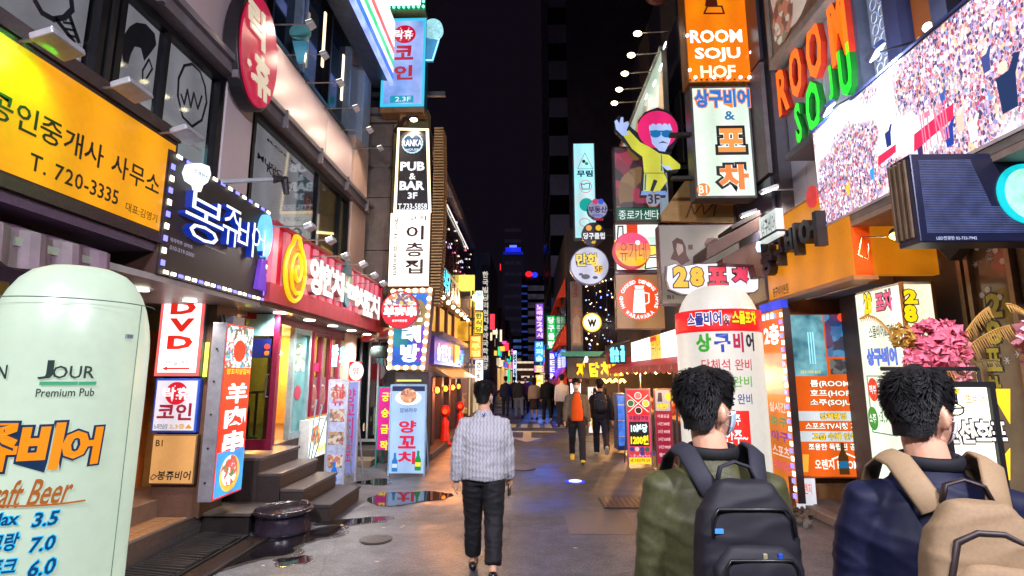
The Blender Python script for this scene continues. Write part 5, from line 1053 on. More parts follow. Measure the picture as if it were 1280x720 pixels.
for k in range(16):
    a = a0 + random.random() * (a1 - a0); z = 1.9 + random.random() * 1.3; m = MB()
    for j in range(3): cx, sx = cos(j * pi / 3) * .035, sin(j * pi / 3) * .035; m.path([fq.pt(a - cx, z - sx, .015), fq.pt(a + cx, z + sx, .015)], .005, 4)
    if k % 3 == 0: m = MB().disc(fq, a, z, .03, .012, .016, n=12)
    m.build('snowflake', SN, q)
for k, ch in enumerate('28포차'): txt(q, fq, ch, (1233, 368 + k * 34, 1256, 396 + k * 34), D((196, 180, 60), .5), d=.014, off=.04, outline=(INK, .05))
q = thing('wall_speaker', 'dark triangular speaker hanging on the grey wall under the display', 'speaker', W3(1200, 310, X=4.4)); p = Vector(q.location); MB().path([p + Vector((0, .25, .1)), p + Vector((-.05, 0, .0)), p + Vector((-.05, -.25, .12))], [.05, .15, .07], 6).build('speaker_body', D((60, 44, 40), .5), q); MB().sph(p + Vector((-.12, -.1, .06)), (.05, .12, .07), 8).build('speaker_grille', D((150, 90, 84), .6), q); MB().tube(p + Vector((0, 0, .1)), p + Vector((.1, 0, .35)), .015, n=6).build('bracket', DARKM, q)
# draught pub light box in a black frame near the wreaths
f3 = FC(3.0); a0, b0, a1, b1_ = f3.rect(1180, 484, 1264, 700); q = thing('framed_light_box', 'bright yellow and white light box in a black frame between the flower wreaths', 'sign', f3.pt((a0 + a1) / 2, 0, 0)); b0 = .5
for e in ((a0 - .03, b0 - .03, a0, b1_ + .03), (a1, b0 - .03, a1 + .03, b1_ + .03), (a0 + .001, b1_, a1 - .001, b1_ + .03), (a0 + .001, b0 - .03, a1 - .001, b0)): bx('frame', BLACK, q, f3, *e, -.1, .02)
for a in (a0 + .05, a1 - .05): bx('leg', BLACK, q, f3, a - .02, 0, a + .02, b0 - .031, -.06, -.02)
bx('face', E((255, 252, 226), 1.5, .1), q, f3, a0 + .001, b0 + .001, a1 - .001, b1_ - .001, -.08, 0)
for k, pts in enumerate(([(1236, 486), (1262, 486), (1262, 530)], [(1181, 486), (1200, 486), (1181, 520)], [(1262, 560), (1262, 600), (1240, 600), (1250, 575)])): MB().poly(f3, quad(f3, pts)[::-1], .001, .004).build('yellow_ray', E((245, 200, 40), 1.2, .2), q)
txt(q, f3, '생', (1184, 492, 1198, 512), T_((40, 34, 60), .5), d=.006, off=.05); txt(q, f3, '신선호프', (1176, 524, 1258, 554), T_((250, 244, 226), 1.4), d=.008, off=.03, outline=(T_((40, 30, 60), .5), .06)); txt(q, f3, '生비어', (1205, 492, 1230, 504), T_((240, 150, 60)), d=.006)
for a in (a0, a1): MB().tube(f3.pt(a, b1_ + .03, -.04), f3.pt(a, b1_ + .1, -.04), .01, n=5).build('frame_post', BLACK, q)
MB().tube(f3.pt(a0 - .3, b1_ + .1, -.04), f3.pt(a1, b1_ + .1, -.04), .012, n=5).build('frame_bar', BLACK, q)
# flowers
def petals(parent, c, R, n, mat, sz, name='petal_ball', squash=.7, seed=0):
    rnd = random.Random(seed); m = MB()
    for k in range(n):
        u = rnd.uniform(-1, 1); ph = rnd.uniform(0, 2 * pi); rr = R * rnd.uniform(.55, 1); s_ = math.sqrt(1 - u * u)
        d = Vector((s_ * cos(ph), s_ * sin(ph), u)); p = Vector(c) + Vector((d.x, d.y * squash, d.z)) * rr
        t1 = d.orthogonal().normalized(); t1.rotate(Matrix.Rotation(rnd.uniform(0, 2 * pi), 3, d)); t2 = d.cross(t1); w = sz * rnd.uniform(.7, 1.3)
        m.add([p - t1 * w * .5, p + t2 * w * .55 + d * w * .35, p + t1 * w * .5, p - t2 * w * .2 + d * w * .55, p + d * w * .1], [(0, 4, 1), (1, 4, 2), (2, 4, 3), (3, 4, 0)])
    return m.build(name, mat, parent)
PKM = D((252, 132, 156), .6, var=.2, scale=14); PKL = D((246, 160, 170), .6, var=.25, scale=14); ORM = D((226, 130, 40), .6, var=.3, scale=14)
def wreath(label, x, y, items, seed):
    q = thing('flower_wreath', label, 'flower wreath', (x, y, 0), 'congratulation wreaths by the bar')
    for sx in (-.15, .15): MB().tube((x, y + .05, 1.6), (x + sx, y + .1 * (1 if sx > 0 else -1), .01), .014, n=6).build('stand_leg', D((70, 70, 74), .4, .4), q)
    for k, (dx, z, R, mt, n, sz) in enumerate(items): petals(q, (x + dx, y, z), R, n, mt, sz, seed=seed + k, name='flower_head')
    return q
w1 = wreath('tall wreath of deep pink tissue flowers with dry golden fronds behind the black haired man', 3.18, 4.3, [(.06, 2.03, .21, PKM, 420, .075), (-.08, 1.92, .11, PKM, 120, .07), (.16, 1.84, .12, PKL, 100, .06), (0, 1.74, .1, ORM, 80, .05), (-.2, 2.1, .1, D((200, 150, 50), .6), 60, .06), (.05, 1.66, .09, D((190, 30, 40), .6), 60, .05)], 10)
w2 = wreath('wreath of pale pink and orange flowers at the far side of the framed light box', 3.05, 3.05, [(.0, 1.98, .24, PKL, 280, .12), (.0, 1.74, .15, ORM, 160, .06), (.08, 1.6, .15, D((206, 40, 70), .6, var=.4), 160, .06), (-.02, 1.44, .14, ORM, 130, .05), (.05, 1.28, .14, D((196, 60, 90), .6), 120, .05)], 30)
def frond(parent, c, tip, n, L_, mat):
    c = Vector(c); tip = Vector(tip); m = MB(); mid = (c + tip) / 2 + Vector((0, 0, .16)); pts = []
    for i in range(13): u = i / 12; pts.append(c * (1 - u) ** 2 + mid * 2 * u * (1 - u) + tip * u * u)
    m.path(pts, .006, 4)
    for i in range(n):
        u = (i + .5) / n; p = c * (1 - u) ** 2 + mid * 2 * u * (1 - u) + tip * u * u
        for s_ in (-1, 1): e = p + Vector((.3 * s_ * .2 + .05, .25 * s_ * .3, -.12 - .05 * random.random() + .12 * (s_ > 0))) * L_ * 5; w = Vector((.004, .0, .008)); m.add([p - w, p + w, e], [(0, 1, 2)])
    return m.build('frond', mat, parent)
GF = D((190, 140, 60), .6, var=.3)
frond(w1, (3.22, 4.3, 1.75), (3.78, 4.25, 2.18), 34, .16, GF); frond(w1, (3.25, 4.25, 1.8), (3.6, 4.2, 2.32), 30, .14, GF); frond(w1, (3.25, 4.3, 1.7), (3.7, 4.3, 1.9), 26, .14, D((120, 100, 50), .6)); frond(w1, (2.9, 4.3, 2.1), (2.66, 4.3, 2.24), 16, .08, GF)
frond(w2, (3.0, 3.1, 1.9), (2.75, 3.1, 2.2), 16, .08, GF)
# ================================================================ advertising lanterns (inflated fabric columns lit from inside)
def lantern(name, label, cx, cy, R, top, mat, band=None, n=96, z0=.12):
    q = thing(name, label, 'advertising lantern', (cx, cy, 0)); c = Vector((cx, cy, 0))
    m = MB(); lathe(m, c, [(R * .55, .0), (R * .9, .02), (R * .92, z0 - .005)], n); m.build('base', D((40, 40, 44), .5), q, smooth=True)
    h = top - z0; prof = [(R * .97, z0)] + [(R * (1 + .004 * (i % 2)), z0 + h * .82 * i / 8) for i in range(9)]
    zc = z0 + h * .82; hd = top - zc
    for i in range(1, 9): u = i / 8 * pi / 2; prof.append((R * (cos(u) ** .55 if i < 8 else .05), zc + hd * sin(u) ** 1.15))
    m = MB(); lathe(m, c, prof, n)
    for v in m.v:
        k = 1 + .010 * noise.noise(Vector(((v.x - cx) * 5, (v.y - cy) * 5, v.z * 1.6 + cx))) + .004 * noise.noise(Vector(((v.x - cx) * 16, (v.y - cy) * 16, v.z * 4))); v.x = cx + (v.x - cx) * k; v.y = cy + (v.y - cy) * k
    m.build('fabric_cover', mat, q, smooth=True)
    return q, zc
LM = E((204, 224, 200), .56, .07, 1.4)
q, zc = lantern('advertising_lantern', 'pale green lit lantern column with orange letters and blue prices', -2.115, 2.4, .30, 2.30, LM)
def facing_frame(cx, cy, R):     # the strip of the column turned towards the street walkers
    dd = math.hypot(cx, cy); n = Vector((-cx / dd, -cy / dd, 0)); return Fr((cx + n.x * R, cy + n.y * R, 0), (-n.y, n.x, 0))
def wp(fr, R, a, b, dz): an = a / R; return fr.o + fr.u * ((R + dz) * sin(an)) + fr.v * b + fr.n * ((R + dz) * cos(an) - R)
fl = facing_frame(-2.115, 2.4, .30); wr = (0, .30)
def lt(s, rc, mat, **k): return txt(q, fl, s, rc, mat, wrap=wr, d=.009, **k)
DKT = T_((40, 60, 56), .5)
lt('J', (50, 450, 66, 474), DKT, off=.01); lt('OUR', (67, 457, 117, 473), DKT, off=.01); lt('BON', (-52, 455, 2, 474), DKT)
lt('Premium Pub', (46, 486, 117, 495), DKT)
for k in range(3):
    a0, b1_ = fl.px(50 + k * 24, 477); m = MB(); vs_ = [wp(fl, .30, a0 + .012 * i, b1_ - .014 * jj, .008) for jj in (0, 1) for i in range(6)]; m.add(vs_, [(i + 6, i + 7, i + 1, i) for i in range(5)]); m.build('green_stripe', T_((60, 150, 110), .8), q)
for s_, rc in (('쥬', (-40, 532, 16, 590)), ('비', (26, 530, 72, 586)), ('어', (78, 536, 122, 580)), ('봉', (-100, 526, -46, 596))): lt(s_, rc, T_((220, 130, 14), .9), off=.05, outline=(T_((20, 50, 84), .5), .05), slant=.05)
lt('Craft Beer', (-36, 606, 84, 628), T_((160, 90, 30), .7), off=.015, slant=.2)
for s_, x0, x1, y0, y1 in (('Max', -16, 22, 645, 656), ('3.5', 42, 70, 641, 655), ('크랑', -16, 20, 671, 688), ('7.0', 38, 66, 672, 686), ('흑크', -16, 18, 702, 718), ('6.0', 36, 66, 701, 716)): lt(s_, (x0, y0, x1, y1), T_((10, 60, 110), .6), off=.02, outline=(T_((30, 170, 215), .9), .05), slant=.15)
m = MB(); m.path([wp(fl, .30, *fl.px(-30 + 136 * i / 16, 634 - 8 * (i / 16) ** 2), .010) for i in range(17)], .004, 5); m.build('underline', T_((170, 90, 20), .7), q)
m = MB(); m.path([wp(fl, .30, -.45 + .9 * i / 30, 2.12, .002) for i in range(31)], .0025, 4); m.build('seam', D((90, 110, 95), .6), q)
m = MB(); m.path([wp(fl, .30, .265, .2 + 1.92 * i / 8, .002) for i in range(9)], .0025, 4); m.build('seam', D((90, 110, 95), .6), q)
a0, b0 = fl.px(162, 422); m = MB(); m.add([wp(fl, .30, a0 + dx, b0 + dz, dd) for dd in (.0, .012) for dx, dz in ((0, 0), (.03, 0), (.03, .018), (0, .018))], [(4, 5, 6, 7), (0, 1, 5, 4), (1, 2, 6, 5), (2, 3, 7, 6), (3, 0, 4, 7)]); m.build('zip_pull', D((110, 120, 130), .4), q)
LM2 = E((238, 232, 220), .6, .05, 1.2)
q, zc = lantern('advertising_lantern', 'white lit lantern column with a red band behind the man in olive', 1.78, 5.0, .375, 2.62, LM2)
fl = facing_frame(1.78, 5.0, .375); wr = (0, .375)
m = MB(); zb_, zt_ = fl.px(895, 414)[1], fl.px(895, 386)[1]; c = Vector((1.78, 5.0, 0)); lathe(m, c, [(.379, zb_), (.382, zb_ + .02), (.380, (zb_ + zt_) / 2), (.377, zt_)], 48); m.build('red_band', E((214, 26, 30), 1.05, .08), q, smooth=True)

def l2(s, rc, mat, **k): return txt(q, fl, s, rc, mat, wrap=wr, d=k.pop('d', .004), **k)
l2('스몰비어', (857, 391, 902, 406), T_((30, 50, 140), .8), d=.014, off=.04, outline=(T_((240, 240, 240), 1.1), .05)); l2('&', (904, 394, 912, 406), T_((40, 40, 40)), d=.014, outline=(T_((240, 240, 240), 1.1), .05)); l2('스몰포차', (914, 388, 952, 404), T_((250, 200, 30), 1.1), d=.014, off=.04, outline=(T_((120, 20, 20), .6), .04))
for ch, rc, cc in (('상', (868, 417, 890, 440), (50, 150, 40)), ('구', (892, 417, 914, 440), (30, 60, 160)), ('비', (916, 415, 932, 440), (170, 30, 70)), ('어', (934, 415, 950, 438), (40, 40, 50))): l2(ch, rc, T_(cc, .9), off=.045)
l2('단체석 완비', (876, 449, 944, 463), T_((190, 40, 60), .9), off=.01); l2('전실 완비', (880, 470, 944, 484), T_((90, 160, 50), .9), off=.01); l2('다트 완비', (896, 492, 944, 506), T_((30, 60, 130), .9), off=.01)
a0, b0 = fl.px(904, 570); a1, b1_ = fl.px(938, 514); m = MB(); nn = 8; vs = []
for i in range(nn + 1): vs += [wp(fl, .375, a0 + (a1 - a0) * i / nn, b0, .006), wp(fl, .375, a0 + (a1 - a0) * i / nn, b1_, .006)]
m.add(vs, [(2 * i, 2 * i + 2, 2 * i + 3, 2 * i + 1) for i in range(nn)]); m.build('red_label', E((220, 40, 30), 1., .1), q); l2('소주', (910, 518, 926, 532), T_((250, 245, 240), 1.2), d=.012); l2('안주~', (906, 536, 936, 556), T_((250, 245, 240), 1.2), d=.012)

# ---- two unseen lamp posts added behind the camera to light figures and pavement
for i, (x, y, lx, lb, P_) in enumerate(((-2.7, -2.2, -1.9, 'grey lamp post by the kerb on the yellow sign side behind the walkers', 210), (3.3, -1.6, 2.5, 'grey lamp post by the kerb on the giant screen side behind the walkers', 210))):
    q = thing('added_lamp_post', lb, 'street lamp', (x, y, 0), 'lamp posts by the kerb'); MB().tube((x, y, .0), (x, y, 5.6), .07, .045, 10).build('post', STEEL, q); MB().path([(x, y, 5.55), ((x + lx) / 2, y, 5.85), (lx, y, 5.8)], .03, 8).build('arm', STEEL, q)
    bx('lamp_head', DARKM, q, FC(y), lx - .35, 5.78, lx + .35, 5.86, -.16, .16, bevel=.02); bx('lens', E((255, 238, 215), 8, 0), q, FC(y), lx - .3, 5.765, lx + .3, 5.778, -.13, .13)
    lamp(q, 'AREA', (lx, y, 5.75), P_, (236, 234, 248), (lx * .3, y + 3.2, 0)).data.size = .6

# ================================================================ LEFT ROW further on: dark glazed building, yellow building, grey tower
b3 = thing('glazed_shop_building', 'dark glazed building with lit balconies and a yellow awning past the tapering signs', 'building', (-4, 18, 0))
f26 = FL(-2.6); Y0, Y1 = 12.6, 24.5
bx('core', D((54, 48, 56), .6), b3, FL(-2.75), Y0, 0, 19.55, 4.8, -9, 0); bx('upper_core', D((54, 48, 56), .6), b3, FL(-2.75), Y0, 4.805, Y1, 7.9, -9, 0)
bx('side_wall', D((150, 118, 76), .6, bump=.1), b3, FC(Y0 - .01), -3.3, 2.4, -2.62, 8.2, -.1, 0)
DG = PR([(34, 24, 34), (44, 30, 40), (30, 24, 40), (58, 36, 44)], 3, .0, .12)
for i in range(6):
    for j in range(2): bx('glass_panel', DG, b3, f26, Y0 + i * 1.96 + .03, 5.2 + j * 1.25, Y0 + (i + 1) * 1.96 - .03, 6.4 + j * 1.25, -.1, .01 * (j + i % 2))
mm = MB(); mm.box(f26, Y0, Y1, 7.72, 8.02, -.3, .12); mm.build('roof_edge', D((86, 80, 86), .5), b3)
bx('light_line', E((235, 225, 220), 1.4, 0), b3, FL(-2.58), 15, 7.1, 22, 7.13, .02, .05)
for k in range(36): y = Y0 + 1 + random.random() * 10; z = 5.4 + random.random() * 1.9; bx('light_spot', E(random.choice([(255, 230, 200), (255, 120, 160), (230, 220, 255)]), 1.6, 0, 1, False), b3, FL(-2.575), y, z, y + random.uniform(.05, .2), z + .04, 0, .02)
bx('pink_sign', E((240, 50, 120), 1.2, .4), b3, FL(-2.45), 13.0, 6.0, 13.6, 6.9, 0, .06)
# second storey sign band and lit letters
SB = D((150, 132, 108), .45)
bx('sign_band', E((190, 168, 136), .45, .2), b3, FL(-2.5), 12.9, 4.0, 19.0, 5.0, -.1, 0); CY = E((80, 215, 250), 1.8, 0, 1, False)
for k, ch in enumerate('본전식당'): txt(b3, FL(-2.48), ch, (13.2 + k * .75, 4.15, 13.85 + k * .75, 4.85), CY, d=.0, ext=.08, off=.04, px=False, side=D((60, 50, 50)), name='letter')
for k in range(3): bx('photo_panel', D((90, 80, 80), .5), b3, FL(-2.48), 16.6 + k * .8, 4.2, 17.2 + k * .8, 4.8, 0, .04)
bx('balcony_slab', D((120, 108, 100), .5), b3, FL(-2.3), 12.9, 3.85, 19.5, 3.95, -.3, .1); bx('balcony_slab', D((120, 112, 116), .5), b3, FL(-2.2), 13.0, 2.75, 18.5, 2.85, -.4, .1)
for k in range(7): MB().sph((-2.15, 13.2 + k * .95, 3.72), .06, 8).build('balcony_bulb', E((255, 235, 200), 5, 0), b3, smooth=True)
for k in range(4): bx('amber_window', E((235, 170, 60), 1.0, .4, 3), b3, FL(-2.55), 13.2 + k * 1.5, 2.95, 14.3 + k * 1.5, 3.7, 0, .03)
for k in range(4): bx('door_panel', D((130, 40, 34), .5), b3, FL(-2.52), 13.0 + k * 1.5, 2.95, 13.18 + k * 1.5, 3.8, 0, .06)
bx('purple_band', E((74, 46, 130), .55, .3), b3, FL(-2.3), 13.0, 2.05, 18.6, 2.75, -.25, 0); PW = T_((235, 235, 250), 1.5)
for k, ch in enumerate('술집포차'): txt(b3, FL(-2.29), ch, (13.4 + k * .6, 2.15, 13.9 + k * .6, 2.6), PW, d=.0, off=.05, px=False, name='letter')
bx('yellow_plate', E((250, 200, 30), 1.4, .1), b3, FL(-2.28), 16.5, 2.15, 17.4, 2.7, 0, .03); bx('blue_plate', E((40, 110, 230), 1.3, .2), b3, FL(-2.28), 17.6, 2.1, 18.5, 2.6, 0, .03); txt(b3, FL(-2.24), '모아', (17.7, 2.2, 18.4, 2.5), T_((150, 230, 255), 1.5), d=0, px=False)
AWM = D((214, 150, 30), .5, var=.2)
for k in range(14): y = 12.9 + k * .42; m = MB(); m.add([(-2.35, y, 2.0), (-2.35, y + .4, 2.0), (-1.85, y + .4, 1.72), (-1.85, y, 1.72), (-2.35, y, 1.97), (-2.35, y + .4, 1.97), (-1.85, y + .4, 1.69), (-1.85, y, 1.69)], [(0, 1, 2, 3), (7, 6, 5, 4), (3, 2, 6, 7), (0, 3, 7, 4), (1, 5, 6, 2)]); m.build('awning_slat', AWM if k % 2 else D((190, 120, 26), .5), b3)
for k in range(5):
    y = 12.9 + k * 1.35; bx('door_column', D((74, 60, 66), .5), b3, FL(-2.3), y, 0, y + .35, 1.72, -.3, 0); bx('door_leaf', D((40, 30, 34), .3), b3, FL(-2.5), y + .351, .1, y + 1.34, 1.7, -.1, 0)
for k in range(4):
    p = Vector((-2.22, 13.08 + k * 1.35, 1.42)); q = thing('wall_lantern', ['first', 'second', 'third', 'fourth'][k] + ' orange wall lantern from the near end under the yellow awning', 'wall lamp', p, 'wall lanterns under the yellow awning'); MB().sph(p, (.06, .06, .08), 8).build('lamp_glass', E((255, 130, 40), 5, 0), q, smooth=True); bx('lamp_bracket', DARKM, q, FL(-2.3), p.y - .03, p.z - .06, p.y + .03, p.z + .06, 0, .03)
    if k % 2 == 0: lamp(q, 'POINT', p + Vector((.12, 0, 0)), 14, (255, 150, 70), size=.05)
for k in range(5): bx('kerb_step', D((96, 88, 86), .5, bump=.2), b3, FZ(0), -2.75, 11.6 + k * 2.6, -2.05, 14.18 + k * 2.6, 0, .13, bevel=.01)
# yellow-lit building
b4 = thing('yellow_lit_building', 'small amber lit building with a yellow billboard beyond the purple sign band', 'building', (-2.6, 22, 0)); f25 = FL(-2.2)
bx('core', D((120, 90, 50), .6), b4, FL(-2.22), 19.72, 0, 25.5, 4.75, -1.0, 0); fe = FC(19.68)
bx('amber_glow_wall', E((235, 168, 44), .95, .5, 2.5), b4, fe, -2.85, 2.78, -2.22, 4.0, 0, .03); bx('billboard', E((240, 226, 96), 1.2, .2), b4, FC(19.5), -2.78, 4.3, -2.0, 5.5, -.15, 0); bx('billboard_picture', D((60, 60, 50), .5), b4, FC(19.49), -2.7, 4.6, -2.5, 4.9, .001, .01)  # amber light put into the end wall as its own glow
bx('menu_wall', PR([(200, 120, 60), (150, 60, 30), (230, 180, 110), (120, 40, 30)], 6, .6), b4, fe, -2.85, .4, -2.22, 2.2, 0, .03); bx('grey_band', D((110, 110, 124), .5), b4, fe, -2.88, 2.22, -2.15, 2.76, 0, .06); txt(b4, fe, '모아', (-2.8, 2.33, -2.35, 2.68), T_((60, 140, 250), 1.6), d=.07, px=False, off=.05)
for k in range(4):
    bx('amber_panel', E((240, 180, 40), .95, .4, 1.5), b4, f25, 19.9 + k * 1.4, 2.4, 21.15 + k * 1.4, 3.6, .0, .04); bx('amber_sign', E((240, 170, 60), .8, .5, 2), b4, f25, 19.9 + k * 1.4, 3.7, 21.15 + k * 1.4, 4.6, 0, .05 + .01 * k); bx('shop_window', E((230, 200, 150), .7, .4, 1), b4, f25, 19.9 + k * 1.4, .3, 21.15 + k * 1.4, 2.2, 0, .03)
# tall grey tower with vertical white letters
b5 = thing('grey_slab_building', 'tall grey slab building with a column of white letters down its edge', 'building', (-5, 40, 0)); f38 = FC(38)
r = f38.rect(583, 316, 612, 440); bx('slab', D((110, 108, 116), .7, var=.3), b5, f38, r[0] - 5, 0, r[2], r[3], -10, 0); bx('letter_band', D((70, 66, 72), .6), b5, f38, f38.px(603, 400)[0], 3, r[2] + .02, r[3] - 1, .001, .2)
for k in range(13): txt(b5, f38, '한국빌딩의원치과약국학원당구'[k], (603.5, 340 + k * 9.5, 610.5, 348 + k * 9.5), T_((215, 205, 190), .9), d=.21, off=.03, name='letter')
for k in range(6):
    for j in range(5): bx('window', D((60, 66, 80), .3), b5, f38, r[0] + .2 + j * .2 - .5, 3.4 + k * 1.1, r[0] + .33 + j * .2 - .5, 4.2 + k * 1.1, .001, .02)
# further vertical signs of the far street: (x0,y0,x1,y1,Y,colour,text,text colour,label)
def vs(x0, y0, x1, y1, Y, c, s, tc, label, th=.25, st=1.2, cat='sign', grp='vertical signs further up the street', nm='vertical_sign'):
    fr = FC(Y); q, r = sign(nm, label, fr, (x0, y0, x1, y1), th, D((60, 60, 66), .5), E(c, st, .15, 1), grp, edge=(x1 - x0) * Y / 660 * .06)
    if s:
        n = len(s); h = (r[3] - r[1]) * .94 / n
        for k, ch in enumerate(s): txt(q, fr, ch, (r[0] + (r[2] - r[0]) * .16, r[3] - (r[3] - r[1]) * .03 - (k + .92) * h, r[2] - (r[2] - r[0]) * .16, r[3] - (r[3] - r[1]) * .03 - (k + .1) * h), T_(tc, 1.2), d=.006, off=.04, px=False, name='letter')
    if Y in (31, 25.5, 18.8, 19.3): lamp(q, 'POINT', fr.pt((r[0] + r[2]) / 2, (r[1] + r[3]) / 2, .6), 55 if Y > 20 else 16, c, size=.4)  # point light added before some signs to brighten tower and street
    bx('bracket', DARKM, q, fr, r[0] - .4 if x0 < 650 else r[2] + .001, r[3] - .3, r[0] - .001 if x0 < 650 else r[2] + .4, r[3] - .2, -.1, -.02)
    return q
vs(594, 363, 604, 388, 19.2, (225, 235, 240), '빌리지', (40, 140, 160), 'white upright sign with teal letters against the grey slab building')
vs(593, 390, 604, 417, 19.0, (240, 200, 30), '한식당', (60, 80, 40), 'yellow rounded upright sign under the white one with teal letters', st=1.3)
vs(587, 419, 602, 447, 18.8, (230, 140, 40), '맥주집', (250, 220, 120), 'orange upright sign below the yellow rounded one')
vs(594, 450, 604, 480, 19.3, (250, 245, 225), '춘천', (50, 40, 50), 'cream upright sign with black letters at head height past the orange one', st=1.5)
vs(609, 385, 613, 440, 46, (120, 60, 90), '', (0, 0, 0), 'narrow dull pink upright sign beyond the lettered slab', st=.5)
vs(612, 455, 621, 466, 60, (60, 130, 250), '노래', (230, 240, 255), 'blue glowing box sign over the far crowd', st=1.6)
vs(611, 469, 620, 478, 58, (220, 40, 60), '24', (250, 230, 220), 'red glowing box sign under the far blue one', st=1.4)
vs(634, 452, 638, 478, 75, (40, 190, 120), '', (0, 0, 0), 'thin green upright light at the street end', st=1.5)
vs(628, 458, 632, 482, 70, (220, 50, 80), '', (0, 0, 0), 'thin red upright light at the street end', st=1.3)
vs(641, 438, 646, 478, 62, (200, 225, 245), '병원', (40, 60, 90), 'thin pale upright sign mid street beneath the dark slatted tower', st=1.5)
vs(669, 379, 680, 424, 32, (120, 80, 190), '노래방24시', (255, 200, 225), 'violet upright sign with pink letters by the dark tower foot', st=1.1)
vs(668, 426, 680, 453, 31, (30, 110, 220), '커피숍', (200, 240, 255), 'bright blue upright sign under the violet one', st=1.5)
vs(667, 456, 681, 466, 31.5, (220, 120, 170), '호프', (250, 240, 120), 'pink rounded box sign under the bright blue one', st=1.2)
vs(669, 468, 680, 485, 30, (240, 190, 30), '치킨', (250, 245, 200), 'yellow box sign under the pink rounded one', st=1.5)
vs(683, 394, 695, 437, 26, (20, 170, 80), '당구클럽', (230, 255, 235), 'green upright sign with white letters before the orange awnings', st=1.2)
vs(686, 440, 695, 475, 25.5, (40, 40, 200), 'BEER', (230, 220, 255), 'blue upright sign reading beer under the green one', st=1.5)
# far light bands of a round storefront
q = thing('banded_storefront', 'far curved storefront with three white horizontal light bands', 'shop front', W3(656, 470, Y=55)); f5 = FC(55)
for k, y in enumerate((453, 462, 471, 478)): r = f5.rect(646, y - 1.2, 667, y + 1.2); bx('light_band', E((250, 225, 200), .8, .2), q, f5, r[0], r[1], r[2], r[3], 0, .2); bx('dark_band', D((70, 50, 44), .5), q, f5, r[0], r[1] - .6, r[2], r[1] - .01, -.3, -.01)
# ================================================================ RIGHT ROW further on
# dark office tower
bt = thing('office_tower', 'dark unlit office tower with pale floor bands rising out of the picture', 'building', (6, 36, 0)); f36_ = FC(36)
TX = f36_.px(688, 300)[0]; TW_ = D((90, 84, 92), .7, var=.3, scale=1); TB_ = D((170, 160, 176), .6, var=.2)
bx('tower_mass', D((120, 106, 110), .75, var=.3, scale=.6), bt, f36_, TX + .02, 0, TX + 9, 62, -16, 0)
for k in range(19):
    z = 5.5 + k * 2.95; bx('floor_band', TB_, bt, f36_, TX, z, TX + 1.35, z + 1.5, .002, .08); bx('window_band', D((16, 16, 22), .15), bt, f36_, TX, z + 1.505, TX + 1.35, z + 2.94, .002, .04)
fts = FR(TX); 
for k in range(16):
    z = 5.5 + k * 2.95
    for j in range(7): bx('side_window', D((30, 30, 40), .2), bt, fts, -36.4 - j * 2.1 - 1.4, z + .6, -36.4 - j * 2.1, z + 2.2, 0, .03)
    bx('side_band', D((150, 140, 156), .6), bt, fts, -51.5, z - .3, -36.05, z, .0, .05)
# far towers
q = thing('blue_topped_tower', 'far dark tower with a glowing blue crown', 'building', (-2, 230, 0)); f2_ = FC(230); r = f2_.rect(628, 318, 655, 468); bx('shaft', E((16, 13, 22), .9, .2, .1), q, f2_, r[0], 0, r[2], r[3] - 1, -12, 0)  # shaft wall given a faint glow of its own
bx('crown_light', E((30, 40, 250), 1.4, .4, .3), q, f2_, *[v + dv for v, dv in zip(f2_.rect(632, 310, 651, 315), (0, 0, 0, 0))], 0, 1); bx('crown_cap', E((20, 30, 150), .9, .2, .3), q, f2_, *f2_.rect(629, 315, 654, 318), 0, .6); bx('crown_tip', E((90, 110, 255), 1.6, 0), q, f2_, *f2_.rect(637, 307, 646, 310), 0, .8); bx('red_beacon', E((230, 30, 40), 1.5, 0), q, f2_, *f2_.rect(625, 330, 626, 338), 0, .5); bx('green_sign', E((40, 210, 120), 1., .3), q, f2_, *f2_.rect(623, 392, 628, 404), 0, 1.)
for k in range(10): bx('window_glow_row', E((26, 24, 38), .7, .3, .5), q, f2_, r[0] + 1, 20 + k * 5, r[2] - 1, 21.5 + k * 5, .001, .1)
q = thing('slatted_office', 'far dark office block with blue side slats and a red and blue emblem', 'building', (3, 110, 0)); f1_ = FC(110); r = f1_.rect(652, 345, 690, 468); bx('block', D((52, 48, 60), .7), q, f1_, r[0], 0, r[2] + 6, r[3], -30, 0); 
for k in range(11): bx('blue_slat', E((60, 90, 200), .35, .5, .3), q, f1_, r[0], 4 + k * 1.6, r[0] + 1.2, 4.35 + k * 1.6, 0, .3)
for k in range(10): bx('window_glow_row', E((58, 52, 66), .6, .6, .5), q, f1_, r[0] + 1.3, 3 + k * 1.8, r[2] + 5.5, 4.1 + k * 1.8, .001, .1)  # dim glowing rows added so the dark block shows
c = f1_.px(664, 343); MB().disc(f1_, c[0] - .5, c[1], .75, .1, .5, .6, n=16).build('emblem_red', E((230, 30, 40), 1.4, 0), q); MB().disc(f1_, c[0] + .75, c[1] - .15, .65, .1, .45, .55, n=16).build('emblem_blue', E((40, 50, 230), 1.4, 0), q)
for x0, x1, y0, Y, nm, lb in ((613, 622, 405, 90, 'far_block', 'far narrow dark block with a blue lit edge behind the crowd'), (640, 653, 420, 95, 'far_block', 'low dark block beneath the blue topped tower'), (622, 641, 440, 140, 'far_block', 'dim block closing the end of the street')):
    fr = FC(Y); r = fr.rect(x0, y0, x1, 468); q = thing(nm, lb, 'building', fr.pt((r[0] + r[2]) / 2, 0, 0)); bx('block', D((40, 38, 52), .7), q, fr, r[0], 0, r[2], r[3], -8, 0)
    for k in range(5): bx('window_glow_row', E(random.choice([(60, 90, 160), (140, 110, 90), (50, 120, 130)]), .6, .4, 2), q, fr, r[0] + .2, 3 + k * (r[3] - 3) / 5, r[2] - .2, 3.5 + k * (r[3] - 3) / 5, .001, .1)
